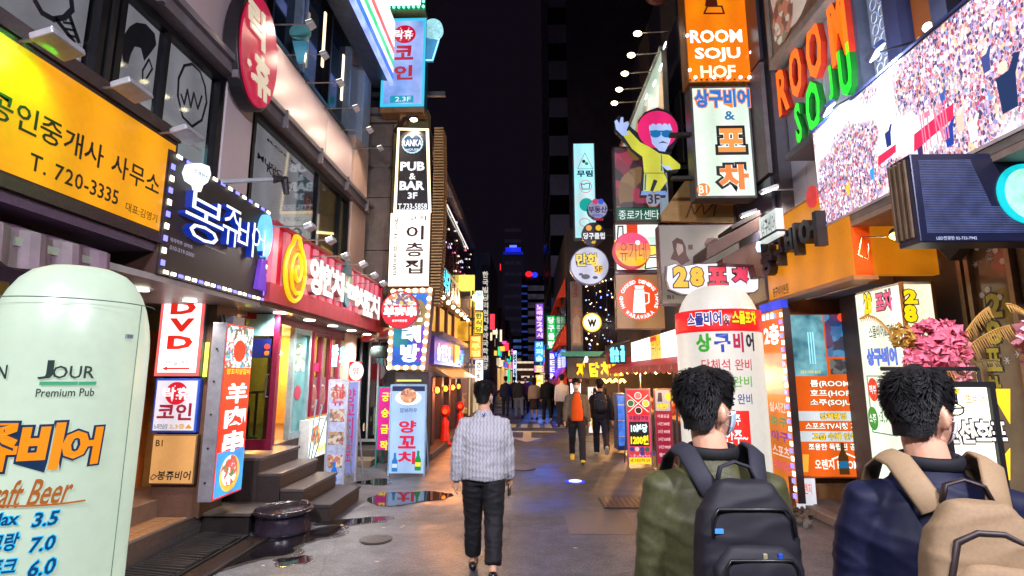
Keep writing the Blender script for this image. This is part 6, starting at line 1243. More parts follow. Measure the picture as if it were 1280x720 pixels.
# small far glows: windows and lamps along both sides
for i in range(64):
    lf = i % 2 == 0; Y = random.uniform(38, 95); X = (-2.7 - random.random() * .5) if lf else (1.7 + random.random() * .6); z = random.uniform(2.2, 5.2 if lf else 5); w = random.uniform(.2, .6); h = random.uniform(.3, 1.3); cc = random.choice([(255, 190, 80), (255, 230, 190), (60, 140, 255), (255, 60, 80), (60, 220, 140), (240, 80, 200), (255, 255, 250)])
    q = thing('distant_sign', 'tiny far ' + {(255, 190, 80): 'amber', (255, 230, 190): 'cream', (60, 140, 255): 'blue', (255, 60, 80): 'red', (60, 220, 140): 'green', (240, 80, 200): 'magenta', (255, 255, 250): 'white'}[cc] + ' glowing sign high or low on the ' + ('row beyond the yellow lit building' if lf else 'row beyond the office tower'), 'sign', (X, Y, z), 'tiny glowing signs at the far end'); bx('housing', DARKM, q, FC(Y), X, z, X + w, z + h, -.12, -.003); bx('face', E(cc, 1.25, .2), q, FC(Y), X + .02, z + .02, X + w - .02, z + h - .02, -.002, .002)
for side, X in (('far', -2.9), ('opposite far', 2.2)):
    for k in range(5):
        Y = 46 + k * 11; h = random.uniform(6, 10); q = thing('distant_shop', ['first', 'second', 'third', 'fourth', 'fifth'][k] + ' dim shop block of the ' + ('row beyond the yellow lit building' if X < 0 else 'row beyond the office tower'), 'building', (X, Y, 0))
        fr = FL(X) if X < 0 else FR(X); s_ = 1 if X < 0 else -1; aa = sorted((s_ * Y, s_ * (Y + 10.6)))
        bx('block', D((60, 54, 62), .7), q, fr, aa[0], 0, aa[1], h, -6, 0); bx('lit_ground_floor', E(random.choice([(230, 170, 90), (220, 200, 180), (200, 120, 60)]), .8, .4, .6), q, fr, aa[0] + .4, .3, aa[1] - .4, 2.4, .001, .03); bx('sign_band', E(random.choice([(80, 90, 220), (220, 60, 70), (240, 220, 180)]), .9, .4, .5), q, fr, aa[0] + .5, 2.6, aa[1] - .5, 3.2, .001, .3)
# ---- chicken shop corner (faces the camera end), upper storeys with awnings
bc = thing('chicken_shop_building', 'narrow building of dark glass with orange awnings over the glowing yellow chicken shop sign', 'building', (2.6, 20, 0)); f19 = FC(19)
X0 = f19.px(707, 440)[0]; bx('core', D((66, 60, 66), .6), bc, FC(19.3), X0 + .1, 0, 8, 7.2, -9, 0)
bx('pale_band', D((150, 150, 150), .5), bc, f19, *f19.rect(713, 352, 729, 440), -.2, .02)
r = f19.rect(714, 372, 727, 436); bx('portrait_poster', D((170, 160, 160), .5, var=.3), bc, f19, *r, .021, .04); MB().disc(f19, (r[0] + r[2]) / 2 - .0, r[3] - .5, .1, .041, .05, .14, n=14).build('poster_head', D((200, 160, 140), .6), bc); MB().poly(f19, [(r[0] + .03, r[1] + .2), (r[2] - .03, r[1] + .2), (r[2] - .05, r[3] - .75), (r[0] + .2, r[3] - .62), (r[0] + .05, r[3] - .8)], .041, .048).build('poster_coat', D((205, 200, 200), .6), bc); txt(bc, f19, '치\n과\n의\n원', (716, 354, 722, 375), D((190, 40, 50), .5), d=.03)
bx('dark_glass', PR([(24, 20, 30), (30, 26, 40), (40, 30, 34)], 2, 0, .1), bc, f19, *f19.rect(730, 352, 772, 440), -.2, .0)
for k in range(3): r = f19.rect(730 + k * 14, 352, 732 + k * 14, 440); bx('mullion', D((60, 44, 44), .4, .4), bc, f19, *r, .001, .06)
for k in range(60): x = random.uniform(731, 766); y = random.uniform(345, 436); c = f19.px(x, y); s_ = random.uniform(.012, .035); MB().disc(f19, c[0], c[1], s_, .065, .075, n=6).build('fairy_light', E(random.choice([(255, 220, 150), (255, 240, 220), (120, 150, 255)]), 3, 0, 1, False), bc)
for y in (355, 385, 418):
    for side in range(1): pass
OA = D((226, 74, 34), .55, var=.2)
for k, (yt, yb) in enumerate(((345, 385), (405, 435), (455, 483))):
    for j in range(3):
        Ya, Yb = 19.2 + j * 2.8, 21.6 + j * 2.8; zt = W3(712, yt, Y=19).z; zb = zt - .75
        m = MB(); x1, x0_ = X0 + .05, X0 - .28; m.add([(x1, Ya, zt), (x1, Yb, zt), (x0_, Yb, zb), (x0_, Ya, zb), (x1, Ya, zt - .03), (x1, Yb, zt - .03), (x0_, Yb, zb - .03), (x0_, Ya, zb - .03), (x1, Ya, zb), (x1, Yb, zb)], [(3, 2, 1, 0), (4, 5, 6, 7), (0, 4, 7, 3), (1, 2, 6, 5), (3, 7, 6, 2), (4, 8, 7)]); m.build('side_awning', OA, bc)
        bx('side_window', D((30, 60, 60), .15), bc, FR(X0 + .05), -Yb, zb - 1.0, -Ya, zb - .05, 0, .04)
bx('teal_beam', D((70, 180, 190), .4), bc, f19, *f19.rect(700, 440, 771, 446), .0, .5)
q = thing('chicken_sign', 'dark sign with glowing yellow letters and flame tips under the teal beam', 'sign', f19.pt(2.3, 2, 0)); fr = FC(18.7); r = fr.rect(709, 447, 771, 473); bx('housing', D((70, 74, 90), .5, .2), q, fr, *r, -.15, 0)
YG = E((255, 180, 10), 1.6, .1, 1, False)
for ch, rc in (('자', (720, 453, 733, 472)), ('담', (736, 453, 749, 471)), ('치', (750, 452, 763, 471)), ('킨', (764, 449, 779, 470))): txt(q, fr, ch, rc, YG, d=.0, ext=.06, off=.06, side=D((180, 80, 10)), name='letter')
for x, cc in ((732, (255, 245, 240)), (760, (255, 150, 30)), (770, (255, 150, 30))): MB().poly(fr, quad(fr, [(x - 3, 453), (x - 1, 446), (x + 1, 443), (x + 3, 449), (x + 2, 453)])[::-1], .06, .1).build('flame', E(cc, 1.5, 0), q)
bx('pink_band', E((230, 90, 110), 1., .2), bc, FC(18.9), *FC(18.9).rect(711, 474, 727, 477), 0, .05); q = thing('white_window_sign', 'tall glowing white panel under the chicken shop sign behind the orange shirt man', 'sign', W3(719, 500, Y=18.8)); fr = FC(18.8); r = fr.rect(712, 478, 728, 540); bx('housing', DARKM, q, fr, r[0], .3, r[2], r[3], -.2, -.003); bx('face', E((250, 250, 252), 1.5, .06), q, fr, r[0] + .03, .33, r[2] - .03, r[3] - .03, -.002, .002); txt(q, fr, '1  1', (715, 484, 722, 487), D((60, 60, 60)), d=.004)
# round W lamp sign
fw_ = FC(17.5); c = fw_.px(740, 403); q = thing('round_sign', 'round glowing yellow sign with a W and smiling dots, before the dark glass', 'sign', fw_.pt(c[0], c[1] - .3, -.1)); MB().disc(fw_, c[0], c[1], .35, -.15, 0, n=28).build('housing', D((110, 40, 50), .4), q); MB().disc(fw_, c[0], c[1], .315, .002, .01, n=28).build('rim_light', E((250, 200, 40), 1.5, 0), q); MB().disc(fw_, c[0], c[1], .265, .011, .02, n=28).build('face', E((255, 248, 215), 1.6, 0), q); txt(q, fw_, 'w', (734, 399, 746, 409), T_((60, 30, 30), .4), d=.022, off=.04)
for dx in (-2, 2): cc = fw_.px(740 + dx, 397); MB().disc(fw_, cc[0], cc[1], .02, .022, .026, n=8).build('eye_dot', T_((220, 90, 30), .8), q)
bx('bracket', DARKM, q, fw_, c[0] + .34, c[1] - .03, c[0] + 1.0, c[1] + .03, -.1, -.05)
# blue neon sign on dark, above the red awning
f13 = FC(13.5); q = thing('neon_sign', 'cyan neon characters in a dark gable frame above the red awning', 'sign', f13.pt(*f13.px(770, 455))); r = f13.rect(758, 432, 783, 455); bx('housing', D((40, 34, 40), .5), q, f13, *r, -.2, -.01); txt(q, f13, '참숯', (762, 434, 774, 453), E((110, 225, 250), 2., 0, 1, False), d=.0, ext=.04, off=.05, name='neon_letter'); txt(q, f13, '골', (775, 432, 781, 452), E((110, 225, 250), 2., 0, 1, False), d=.0, ext=.04, off=.05, name='neon_letter')
MB().path([f13.pt(*f13.px(750, 447), .05), f13.pt(*f13.px(764, 432), .05), f13.pt(*f13.px(786, 424), .05)], .04, 5).build('gable_rail', D((70, 50, 50), .5), q)
bx('red_post', D((180, 30, 40), .5), q, f13, *f13.rect(758, 440, 761, 456), 0, .06)
# ---- mid building on the right: from Y 8.2 to 18.5, facade X 3.8
bm = thing('mid_signs_building', 'dark building almost covered by stacked signs, red awning along its foot', 'building', (5, 13, 0)); f38r = FR(3.9)
bx('core', D((58, 52, 58), .7), bm, FR(4.0), -18.4, 2.9, -8.1, 13, -5, 0); bx('ground_wall', D((110, 84, 60), .6), bm, FR(4.9), -18.4, 0, -8.1, 2.9, -1, 0)
for i in range(7):
    for j in range(5): bx('facade_panel', D((86, 76, 78), .6, var=.3) if (i + j) % 2 else D((50, 48, 62), .3), bm, f38r, -18.3 + i * 1.45, 3.0 + j * 2.0, -16.9 + i * 1.45, 4.94 + j * 2.0, -.05, .02 * ((i + j) % 2))
# roadside end wall between white sign and grey panels (dark 4F club sign with 火 character etc.)
f85 = FC(8.9); q = thing('club_sign', 'dark club sign with pale characters and 4F behind the big light boxes', 'sign', f85.pt(3.6, 4.7, 0)); r = f85.rect(940, 44, 976, 170); bx('housing', D((30, 26, 40), .4), q, f85, *r, -.2, -.003)
txt(q, f85, '클럽', (948, 98, 974, 114), D((200, 200, 215), .5), d=.0, off=.03); txt(q, f85, '4F', (957, 133, 974, 150), D((210, 160, 70), .5), d=.0, off=.03); c = f85.px(962, 76); MB().disc(f85, c[0], c[1], .17, .0, .01, n=20).build('disc', D((24, 50, 150), .4), q); txt(q, f85, '林', (955, 67, 970, 83), D((230, 190, 70)), d=.014, off=.02)
q = thing('yellow_character_sign', 'brown sign with one big yellow character in the upper gap between light boxes', 'sign', f85.pt(3.6, 6.4, 0)); r = f85.rect(936, -20, 962, 40); bx('housing', D((60, 40, 30), .5), q, f85, *r, -.2, -.003); txt(q, f85, '화', (937, 0, 959, 38), D((226, 180, 40), .5), d=.0, off=.06)
for k, (y0, y1, cc) in enumerate(((172, 190, (120, 110, 96)), (192, 232, (136, 124, 112)))): r = f85.rect(948, y0, 984, y1); bx('wall_box', D(cc, .5), bm, f85, *r, -.3, .02 * k)
# top: orange ROOM SOJU HOF box
f86 = FC(8.6); q, r = sign('upright_sign', 'orange light box with white capital words ROOM SOJU HOF, edged with tiny bulbs', f86, (851, -60, 941, 102), .35, D((150, 90, 30), .4), E((244, 140, 10), 1., .2, .9, c2=(232, 92, 10)), edge=.02)
a0, b0, a1, b1_ = r; WO = T_((255, 248, 235), 1.5)
txt(q, f86, 'ROOM', (862, 38, 928, 53), WO, off=.03); txt(q, f86, 'SOJU', (868, 60, 926, 77), WO, off=.03); txt(q, f86, 'HOF', (875, 82, 920, 97), T_((255, 225, 190), 1.3), off=.03)
DB = T_((90, 30, 16), .5); MB().poly(f86, quad(f86, [(881, 8), (897, 8), (895, -6), (883, -6)]), .004, .008).build('bottle_emblem', DB, q); outline_shape(q, f86, quad(f86, [(880, 17), (884, 8), (902, 8), (905, 17)]), .03, DB, True, d=.006, name='bottle_emblem')
bd = bulbmesh(q, .03, E((255, 220, 235), 4, 0)); off = root_loc(q); bulbs(q, bd, [f86.pt(*f86.px(x, y), .06) - off for x, y in ((858, 47), (861, 90), (936, 35), (891, 99), (924, 99), (935, 99), (868, 99), (909, 99), (937, 68))])
for k in range(12): bx('edge_stud', D((70, 40, 20), .5), q, f86, a0 + .02 + k * (a1 - a0 - .06) / 11, b0 + .03, a0 + .05 + k * (a1 - a0 - .06) / 11, b0 + .06, .004, .01)
q, r = sign('upright_sign', 'pale light box with blue and orange outlined Korean letters, an ampersand and B1', f86, (862, 108, 947, 247), .32, D((84, 80, 76), .4), E((206, 224, 206), 1.05, .08, 1), edge=.04)
txt(q, f86, '상구비어', (867, 112, 938, 134), T_((30, 110, 190), 1.), off=.045, outline=(T_((235, 130, 60), 1.), .05)); txt(q, f86, '&', (905, 139, 919, 150), T_((30, 110, 160), .9), off=.02)
txt(q, f86, '포', (896, 161, 932, 190), T_((220, 140, 70), 1.), d=.008, off=.05, outline=(INK, .1)); txt(q, f86, '차', (897, 206, 937, 237), T_((220, 120, 60), 1.), d=.008, off=.05, outline=(INK, .1))
txt(q, f86, '포', (896, 161, 932, 190), E((240, 245, 235), 1.1, 0, 1, False), d=.0105, off=.075); txt(q, f86, '포', (896, 161, 932, 190), T_((220, 140, 70), 1.), d=.013, off=.03); txt(q, f86, '차', (897, 206, 937, 237), E((240, 245, 235), 1.1, 0, 1, False), d=.0105, off=.075); txt(q, f86, '차', (897, 206, 937, 237), T_((220, 120, 60), 1.), d=.013, off=.03)
c = f86.px(879, 237); MB().disc(f86, c[0], c[1], .11, .004, .01, n=24).build('floor_disc', T_((226, 130, 60), .9), q); txt(q, f86, 'B1', (873, 232, 884, 242), T_((240, 240, 220), 1.), d=.013, off=.02)
for y in (164, 219): bx('bracket', BLACK, q, f86, r[0] - .35, f86.px(860, y)[1] - .03, r[0] - .001, f86.px(860, y)[1] + .03, -.2, -.1)
# slanted billboard along the facade with its lamps
fBB = FR(3.25); q = thing('billboard', 'long billboard slanting away high on the facade, lit by bare arm lamps', 'billboard', (3.3, 14, 6)); aa0, aa1 = -17.6, -11.75
zt = W3(842, 22, X=3.25).z; bx('frame', D((120, 116, 110), .5), q, fBB, aa0, 5.6, aa1, zt, -.12, -.004)
bx('face', PR([(150, 190, 170), (180, 200, 190), (120, 150, 130), (200, 210, 200), (200, 140, 80)], 1.6, .65), q, fBB, aa0 + .04, zt - 2.6, aa1 - .04, zt - .06, -.003, 0); bx('lower_face', E((160, 180, 200), .5, .2), q, fBB, aa0 + .04, 5.65, aa1 - .04, zt - 2.64, -.003, 0)  # both faces also glow themselves, beyond what the arm lamps give
for k, ch in enumerate('노래연습장'): txt(q, fBB, ch, (-16.6 + k * 1.0, 6.2, -15.8 + k * 1.0, 7.1), D((24, 44, 70), .5), d=.004, off=.06, px=False, name='letter')
txt(q, fBB, '만화', (-16.6, zt - 2.2, -15.2, zt - 1.3), T_((240, 220, 30), 1.), d=.004, off=.06, px=False, outline=(T_((40, 120, 60), .6), .05)); txt(q, fBB, '까페', (-14.8, zt - 1.9, -13.2, zt - .8), T_((240, 120, 60), .9), d=.004, off=.06, px=False, outline=(T_((240, 240, 230), .9), .05)); bx('red_corner', E((220, 30, 50), 1., .1), q, fBB, aa0 + .05, zt - 2.6, aa0 + .6, zt - 1.9, .001, .003)
bx('top_rail', D((190, 190, 185), .4, .3), q, fBB, aa0, zt + .001, aa1, zt + .06, -.15, .04)
for k, (x, y) in enumerate(((797, 42), (789, 69), (781, 92), (774, 112), (768, 129))):
    p = W3(x, y, X=2.55); t = thing('billboard_lamp', ['first', 'second', 'third', 'fourth', 'fifth'][k] + ' glowing bare lamp from the top of the slanted billboard row', 'lamp', p, 'bare lamps along the billboard')
    MB().tube(p, (3.25, p.y, p.z + .05), .014, n=5).build('arm', D((170, 160, 150), .35, .6), t); MB().sph(p, (.1, .07, .06), 10).build('bulb', E((255, 240, 190), 9, 0), t, smooth=True); lamp(t, 'SPOT', p + Vector((.08, 0, 0)), 9, (255, 240, 215), (3.3, p.y, p.z - .8), .06, 150)
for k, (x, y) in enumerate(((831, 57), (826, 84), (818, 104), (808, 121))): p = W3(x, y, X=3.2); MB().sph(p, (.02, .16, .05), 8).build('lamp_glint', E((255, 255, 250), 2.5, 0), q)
# pink haired cut-out figure
fCU = FC(9.4); q = thing('cutout_sign', 'cut-out cartoon person with round pink hair, blue shades and yellow track suit', 'sign', fCU.pt(*fCU.px(822, 262)))
def cp(name, mat, pts, d0, d1): return MB().poly(fCU, quad(fCU, pts)[::-1], d0, d1).build(name, mat, q)
YT = E((214, 214, 70), .72, .1, 2, False); SKB = E((170, 190, 240), .85, .05, 2, False); HP = E((226, 36, 110), .8, .1, 2, False); BL = E((20, 110, 170), .8, 0, 1, False)
cp('backing', D((20, 22, 40), .5), [(768, 150), (774, 144), (790, 160), (800, 168), (798, 150), (806, 140), (822, 134), (838, 140), (848, 155), (848, 172), (840, 188), (836, 196), (852, 208), (846, 216), (832, 214), (830, 226), (834, 236), (832, 246), (800, 246), (802, 226), (804, 200), (790, 188), (776, 172), (768, 164)], -.06, -.002)
c = fCU.px(822, 162); MB().disc(fCU, c[0], c[1], fCU.px(847, 160)[0] - c[0], .0, .012, n=32).build('hair', HP, q)
cp('face', SKB, [(811, 160), (812, 155), (837, 155), (840, 163), (837, 178), (831, 190), (824, 189), (815, 180)], .013, .02)
cp('fringe', HP, [(811, 151), (840, 151), (841, 158), (836, 154), (835, 157), (830, 154), (828, 157), (823, 154), (820, 157), (816, 155), (812, 158)], .021, .026)
for x in (819, 833): c = fCU.px(x, 168); MB().disc(fCU, c[0], c[1], .1, .021, .03, .075, n=18).build('sunglasses', BL, q)
cp('sunglass_bridge', BL, [(812, 164), (840, 164), (840, 166), (812, 166)], .021, .029); cp('moustache', D((30, 50, 90)), [(822, 180), (828, 177), (835, 180), (828, 179)], .021, .025)
cp('jacket', YT, [(778, 168), (786, 163), (800, 178), (812, 184), (824, 192), (836, 194), (850, 206), (850, 211), (834, 213), (828, 208), (830, 216), (805, 216), (803, 196), (790, 186)], .001, .01); cp('trousers', YT, [(805, 217), (830, 217), (834, 226), (824, 240), (816, 240), (822, 226), (817, 224), (812, 240), (804, 239)], .001, .01)
cp('stripe', BL, [(806, 218), (808, 218), (807, 238), (805, 238)], .011, .014); cp('zip_line', BL, [(826, 193), (827, 193), (828, 214), (826, 214)], .011, .014)
for x0 in (802, 819): cp('shoe', E((120, 150, 210), .8, 0, 1, False), [(x0, 239), (x0 + 13, 239), (x0 + 15, 244), (x0 - 1, 244)], .001, .014)
cp('hand', SKB, [(770, 162), (768, 152), (771, 150), (774, 155), (776, 147), (779, 147), (779, 154), (785, 152), (786, 156), (783, 163), (786, 168), (778, 170)], .011, .018); cp('hand', SKB, [(826, 206), (836, 208), (840, 213), (832, 212)], .011, .018)
for y in (154, 206): bx('bracket', BLACK, q, fCU, fCU.px(840, y)[0], fCU.px(840, y)[1] - .03, fCU.px(862, y)[0], fCU.px(862, y)[1] + .03, -.15, -.07)
# board with pink flowers, green strip; round 3F tag; tan paper shape
f10 = FC(10.0); q, r = sign('board_sign', 'dark photo board with pink and yellow shapes over a green strip of white letters', f10, (766, 183, 826, 277), .2, D((56, 54, 60), .5), D((44, 34, 40), .5), edge=.02)
a0, b0, a1, b1_ = r; zs = f10.px(790, 260)[1]
bx('photo', PR([(150, 30, 60), (60, 34, 46), (190, 60, 90), (150, 110, 60), (50, 30, 40), (170, 130, 80), (90, 40, 60)], 4.5, .5), q, f10, a0 + .03, zs + .01, a1 - .03, b1_ - .03, .003, .006); bx('green_strip', E((20, 84, 62), .8, .1), q, f10, a0 + .03, b0 + .03, a1 - .03, zs, .003, .006); txt(q, f10, '종로카센타', (773, 263, 824, 274), T_((215, 230, 225), 1.), d=.008, off=.0, split=True)
q = thing('round_sign', 'small grey disc sign reading 3F at the cut-out figure feet', 'sign', fCU.pt(*fCU.px(816, 258))); c = fCU.px(816, 250); MB().disc(fCU, c[0], c[1], .13, .02, .05, n=20).build('face', E((150, 150, 170), .7, .1), q); txt(q, fCU, '3F', (809, 244, 824, 256), T_((30, 30, 50), .3), d=.055, off=.02)
q = thing('tan_panel', 'tan slanted panel with brown scrawl behind the cut-out figure', 'panel', W3(860, 250, Y=9.7)); fr = FC(9.7); MB().poly(fr, quad(fr, [(828, 276), (826, 268), (862, 218), (890, 236), (956, 262), (950, 280)])[::-1], -.1, 0).build('panel_sheet', D((176, 140, 84), .5, var=.2), q); outline_shape(q, fr, quad(fr, [(858, 272), (864, 256), (868, 268), (878, 254), (880, 268), (896, 250), (892, 270)]), .03, D((110, 70, 40)), False, name='scrawl')
# upright sign in a cool white, round tags at its foot
f14 = FC(14.5); q, r = sign('upright_sign', 'tall icy white light box with teal corners, black letters and round drawings', f14, (716, 179, 746, 298), .3, D((90, 120, 130), .4), E((215, 240, 242), 1.25, .4, 1.2, c2=(120, 215, 230)), edge=.02)
a0, b0, a1, b1_ = r; BKP = T_((30, 50, 70), .4)
outline_shape(q, f14, quad(f14, [(731, 191), (722, 211), (741, 211)]), .02, T_((150, 170, 170), .7), name='triangle_emblem'); c = f14.px(731, 203); MB().disc(f14, c[0] - .03, c[1] + .03, .05, .004, .008, n=12).build('emblem_dot', BKP, q); MB().disc(f14, c[0] + .05, c[1] - .04, .05, .004, .008, n=12).build('emblem_dot', T_((30, 150, 90), .8), q)
txt(q, f14, '무림', (721, 213, 741, 221), BKP, off=.04); c = f14.px(732, 233); outline_shape(q, f14, [(c[0] + .17 * cos(u), c[1] + .19 * sin(u)) for u in [2 * pi * i / 16 for i in range(16)]], .02, T_((220, 120, 120), .8), name='ring_emblem'); outline_shape(q, f14, [(c[0] + x, c[1] + y) for x, y in ((-.1, -.08), (.1, -.08), (.12, .08), (.04, .1), (-.04, .06), (-.12, .08))], .025, T_((120, 40, 40), .6), name='ring_emblem')
c = f14.px(733, 256); MB().disc(f14, c[0], c[1], .2, .004, .008, n=16).build('teal_emblem', T_((20, 160, 150), .9), q); c = f14.px(731, 278); outline_shape(q, f14, [(c[0] + .15 * cos(u), c[1] + .12 * sin(u)) for u in [2 * pi * i / 10 for i in range(10)]], .02, T_((210, 130, 130), .8), name='ring_emblem')
def round_sign(x, y, R, Y, face, rim, label, texts, st=.8):
    fr = FC(Y); c = fr.px(x, y); q = thing('round_sign', label, 'sign', fr.pt(c[0], c[1] - R, -.1)); MB().disc(fr, c[0], c[1], R, -.16, 0, n=36).build('housing', rim, q); MB().disc(fr, c[0], c[1], R * .95, .002, .008, n=36).build('face', E(face, st, .08, 2), q)
    for s_, rc, cc, ol in texts: txt(q, fr, s_, rc, T_(cc, .9), d=.012, off=.03, outline=(T_(ol, .5), .05) if ol else None)
    bx('bracket', DARKM, q, fr, c[0] + R * .98, c[1] - .02, c[0] + R + .3, c[1] + .02, -.12, -.06); return q, fr, c
q, fr, c = round_sign(747, 261, .245, 12.3, (150, 150, 180), D((60, 60, 70), .4), 'small lilac round sign with dark letters, topmost of the three discs', [('부동산', (735, 258, 759, 266), (50, 40, 90), None), ('중개법인', (740, 268, 754, 271), (60, 80, 190), None), ('02-733', (741, 273, 754, 276), (200, 60, 90), None)]); MB().disc(fr, *fr.px(744, 252), .07, .009, .012, n=12).build('emblem', T_((200, 60, 110), .9), q); MB().disc(fr, *fr.px(751, 252), .07, .009, .0125, n=12).build('emblem', T_((60, 90, 210), .9), q)
q, fr, c = round_sign(742, 292, .275, 12.1, (34, 28, 34), D((90, 90, 100), .4), 'black round billiard club sign with two yellow faces, middle of the three discs', [('당구클럽', (729, 291, 756, 299), (235, 235, 240), None), ('4F', (739, 301, 745, 305), (230, 190, 40), None)]); MB().disc(fr, *fr.px(736, 285), .07, .009, .012, n=12).build('ball_face', T_((230, 150, 60), .9), q); MB().disc(fr, *fr.px(748, 285), .07, .009, .012, n=12).build('ball_face', T_((230, 190, 40), .9), q)
q, fr, c = round_sign(737, 332, .44, 11.7, (190, 190, 212), D((120, 120, 140), .4), 'large pale round sign with yellow outlined letters, lowest of the three discs', [('만화', (720, 317, 748, 333), (240, 205, 30), (40, 26, 20))], .85)
pp = [fr.px(748 + (7 if i % 2 else 5) * cos(i * pi / 10), 336 + (7 if i % 2 else 5) * sin(i * pi / 10)) for i in range(20)]; MB().poly(fr, pp[::-1], .009, .013).build('starburst', T_((240, 190, 30), .9), q); txt(q, fr, '5F', (743, 333, 753, 340), T_((60, 30, 20), .4), d=.015, off=.02)
for x, y, r_ in ((732, 346, .1), (744, 347, .06), (726, 343, .05)): cc = fr.px(x, y); MB().disc(fr, cc[0], cc[1], r_, .009, .012, r_ * .6, n=10).build('ink_blot', T_((20, 20, 30), .3), q)
# round sunset sign on a lit panel with window shapes
f11 = FC(10.8); q = thing('window_panel_sign', 'lit panel of white, yellow and red shapes behind the pink and orange round sign', 'sign', f11.pt(*f11.px(795, 340))); r = f11.rect(768, 280, 826, 338); bx('housing', D((90, 90, 96), .5), q, f11, *r, -.15, -.003); bx('face', E((236, 240, 232), 1.1, .1), q, f11, r[0] + .02, r[1] + .02, r[2] - .02, r[3] - .02, -.002, .002)
for x0, y0, x1, y1, cc in ((770, 282, 779, 300, (230, 235, 235)), (783, 281, 797, 293, (220, 70, 40)), (800, 296, 820, 306, (200, 225, 210)), (808, 308, 824, 318, (240, 220, 60)), (808, 321, 822, 336, (240, 240, 230)), (768, 300, 774, 315, (240, 220, 60)), (796, 322, 806, 336, (190, 220, 120))): bx('print_patch', T_(cc, 1.), q, f11, *f11.rect(x0, y0, x1, y1), .004, .006)
for x0, y0, x1, y1 in ((771, 283, 779, 299), (807, 307, 823, 320), (806, 322, 822, 336)): rr = f11.rect(x0, y0, x1, y1); outline_shape(q, f11, [(rr[0], rr[1]), (rr[2], rr[1] + .03), (rr[2], rr[3]), (rr[0] + .03, rr[3])], .025, INK, d=.009, name='print_outline')
bx('lower_rail', D((150, 150, 170), .4, .4), q, f11, r[0], r[1] - .06, r[2], r[1] - .003, -.15, .02)
fr = FC(10.4); c = fr.px(791, 312); q = thing('round_sign', 'round sign fading from pink to orange with dark brush strokes', 'sign', fr.pt(c[0], c[1] - .4, -.1)); R = .36; MB().disc(fr, c[0] - .02, c[1] - .02, R * 1.04, -.12, 0, n=36).build('housing', E((200, 40, 60), .8, .1), q); MB().disc(fr, c[0], c[1], R * .97, .002, .008, n=36).build('face', E((232, 60, 110), .95, .05), q)
for k, (cc, f0, f1) in enumerate((((238, 110, 60), -.05, .38), ((242, 150, 40), -.45, -.05), ((244, 180, 30), -.97, -.45))): m = MB(); n_ = 12; ys = [R * .97 * (f0 + (f1 - f0) * i / n_) for i in range(n_ + 1)]; pts = [(c[0] + math.sqrt(max(0, (R * .97) ** 2 - y * y)), c[1] + y) for y in ys] + [(c[0] - math.sqrt(max(0, (R * .97) ** 2 - y * y)), c[1] + y) for y in reversed(ys)]; m.poly(fr, pts, .0085, .0105 + .0002 * k); m.build('colour_band', E(cc, 1., .05), q)
txt(q, fr, '유가네', (774, 303, 808, 326), T_((50, 20, 30), .3), d=.014, off=-.012); MB().disc(fr, c[0] + .1, c[1] + .14, .05, .013, .016, n=8).build('white_emblem', T_((250, 240, 240), 1.2), q)
# tan board with orange disc and jug
f112 = FC(10.6); q, r = sign('board_sign', 'tan square board with an orange-red disc and a white beer jug', f112, (769, 343, 832, 411), .2, D((120, 84, 60), .5), E((176, 128, 84), .62, .12), edge=.01)
c = f112.px(799, 374); R = .43; MB().disc(f112, c[0], c[1], R, .003, .006, n=40).build('orange_disc', E((236, 76, 30), .95, .06), q); WJ = T_((245, 240, 235), 1.2)
MB().poly(f112, quad(f112, [(793, 362), (805, 362), (807, 391), (791, 391)])[::-1], .0065, .01).build('jug_picture', WJ, q); outline_shape(q, f112, quad(f112, [(806, 366), (811, 367), (811, 378), (807, 380)]), .025, WJ, False, d=.009, name='jug_picture'); MB().poly(f112, quad(f112, [(793, 357), (805, 357), (804, 361), (794, 361)])[::-1], .0065, .01).build('jug_picture', WJ, q)
def arc_text(s, fr, c, R, a_start, a_end, size, mat, parent, inside=False):
    n = len(s)
    for i, ch in enumerate(s):
        if ch == ' ': continue
        an = a_start + (a_end - a_start) * i / max(1, n - 1); cx, cy = c[0] + R * cos(an), c[1] + R * sin(an)
        rot = an - pi / 2 if not inside else an + pi / 2
        txt(parent, fr, ch, (cx - size * .42, cy - size / 2, cx + size * .42, cy + size / 2), mat, d=.009, off=.04, rot=rot, px=False, name='letter')
arc_text('HAND COOKED DINING TAPAS', f112, c, R * .84, radians(205), radians(-25), .075, WJ, q); arc_text('WARAWARA', f112, c, R * .84, radians(228), radians(312), .085, WJ, q, True)
# yellow and white slanted sign over the awning
f30 = FR(2.75); q = thing('bright_fascia', 'glaring white fascia with a yellow and red brush-lettered block above the red awning', 'sign', (2.8, 12, 1.9)); a0, a1 = f30.px(789, 435)[0], f30.px(842, 435)[0]; z0, z1 = f30.px(842, 447)[1], f30.px(842, 411)[1]
bx('housing', D((90, 80, 80), .5), q, f30, a0, z0, a1 + .5, z1, -.3, -.003); bx('face', E((255, 252, 244), 1.8, .05), q, f30, a0 + .02, z0 + .02, a1 + .48, z1 - .02, -.002, .002); e0, e1 = f30.px(813, 430)[0], f30.px(826, 430)[0]; bx('yellow_block', E((244, 180, 10), 1.2, .1), q, f30, e0, z0 + .02, e1, z1 - .02, .003, .006); bx('red_block', E((220, 40, 30), 1.1, .3), q, f30, e0, z0 + .4, e0 + (e1 - e0) * .6, z1 - .03, .0065, .008); txt(q, f30, '유가네', (f30.px(815, 430)[0], z0 + .08, e1 + .1, z0 + .5), T_((60, 20, 10), .3), d=.01, off=-.01, px=False)
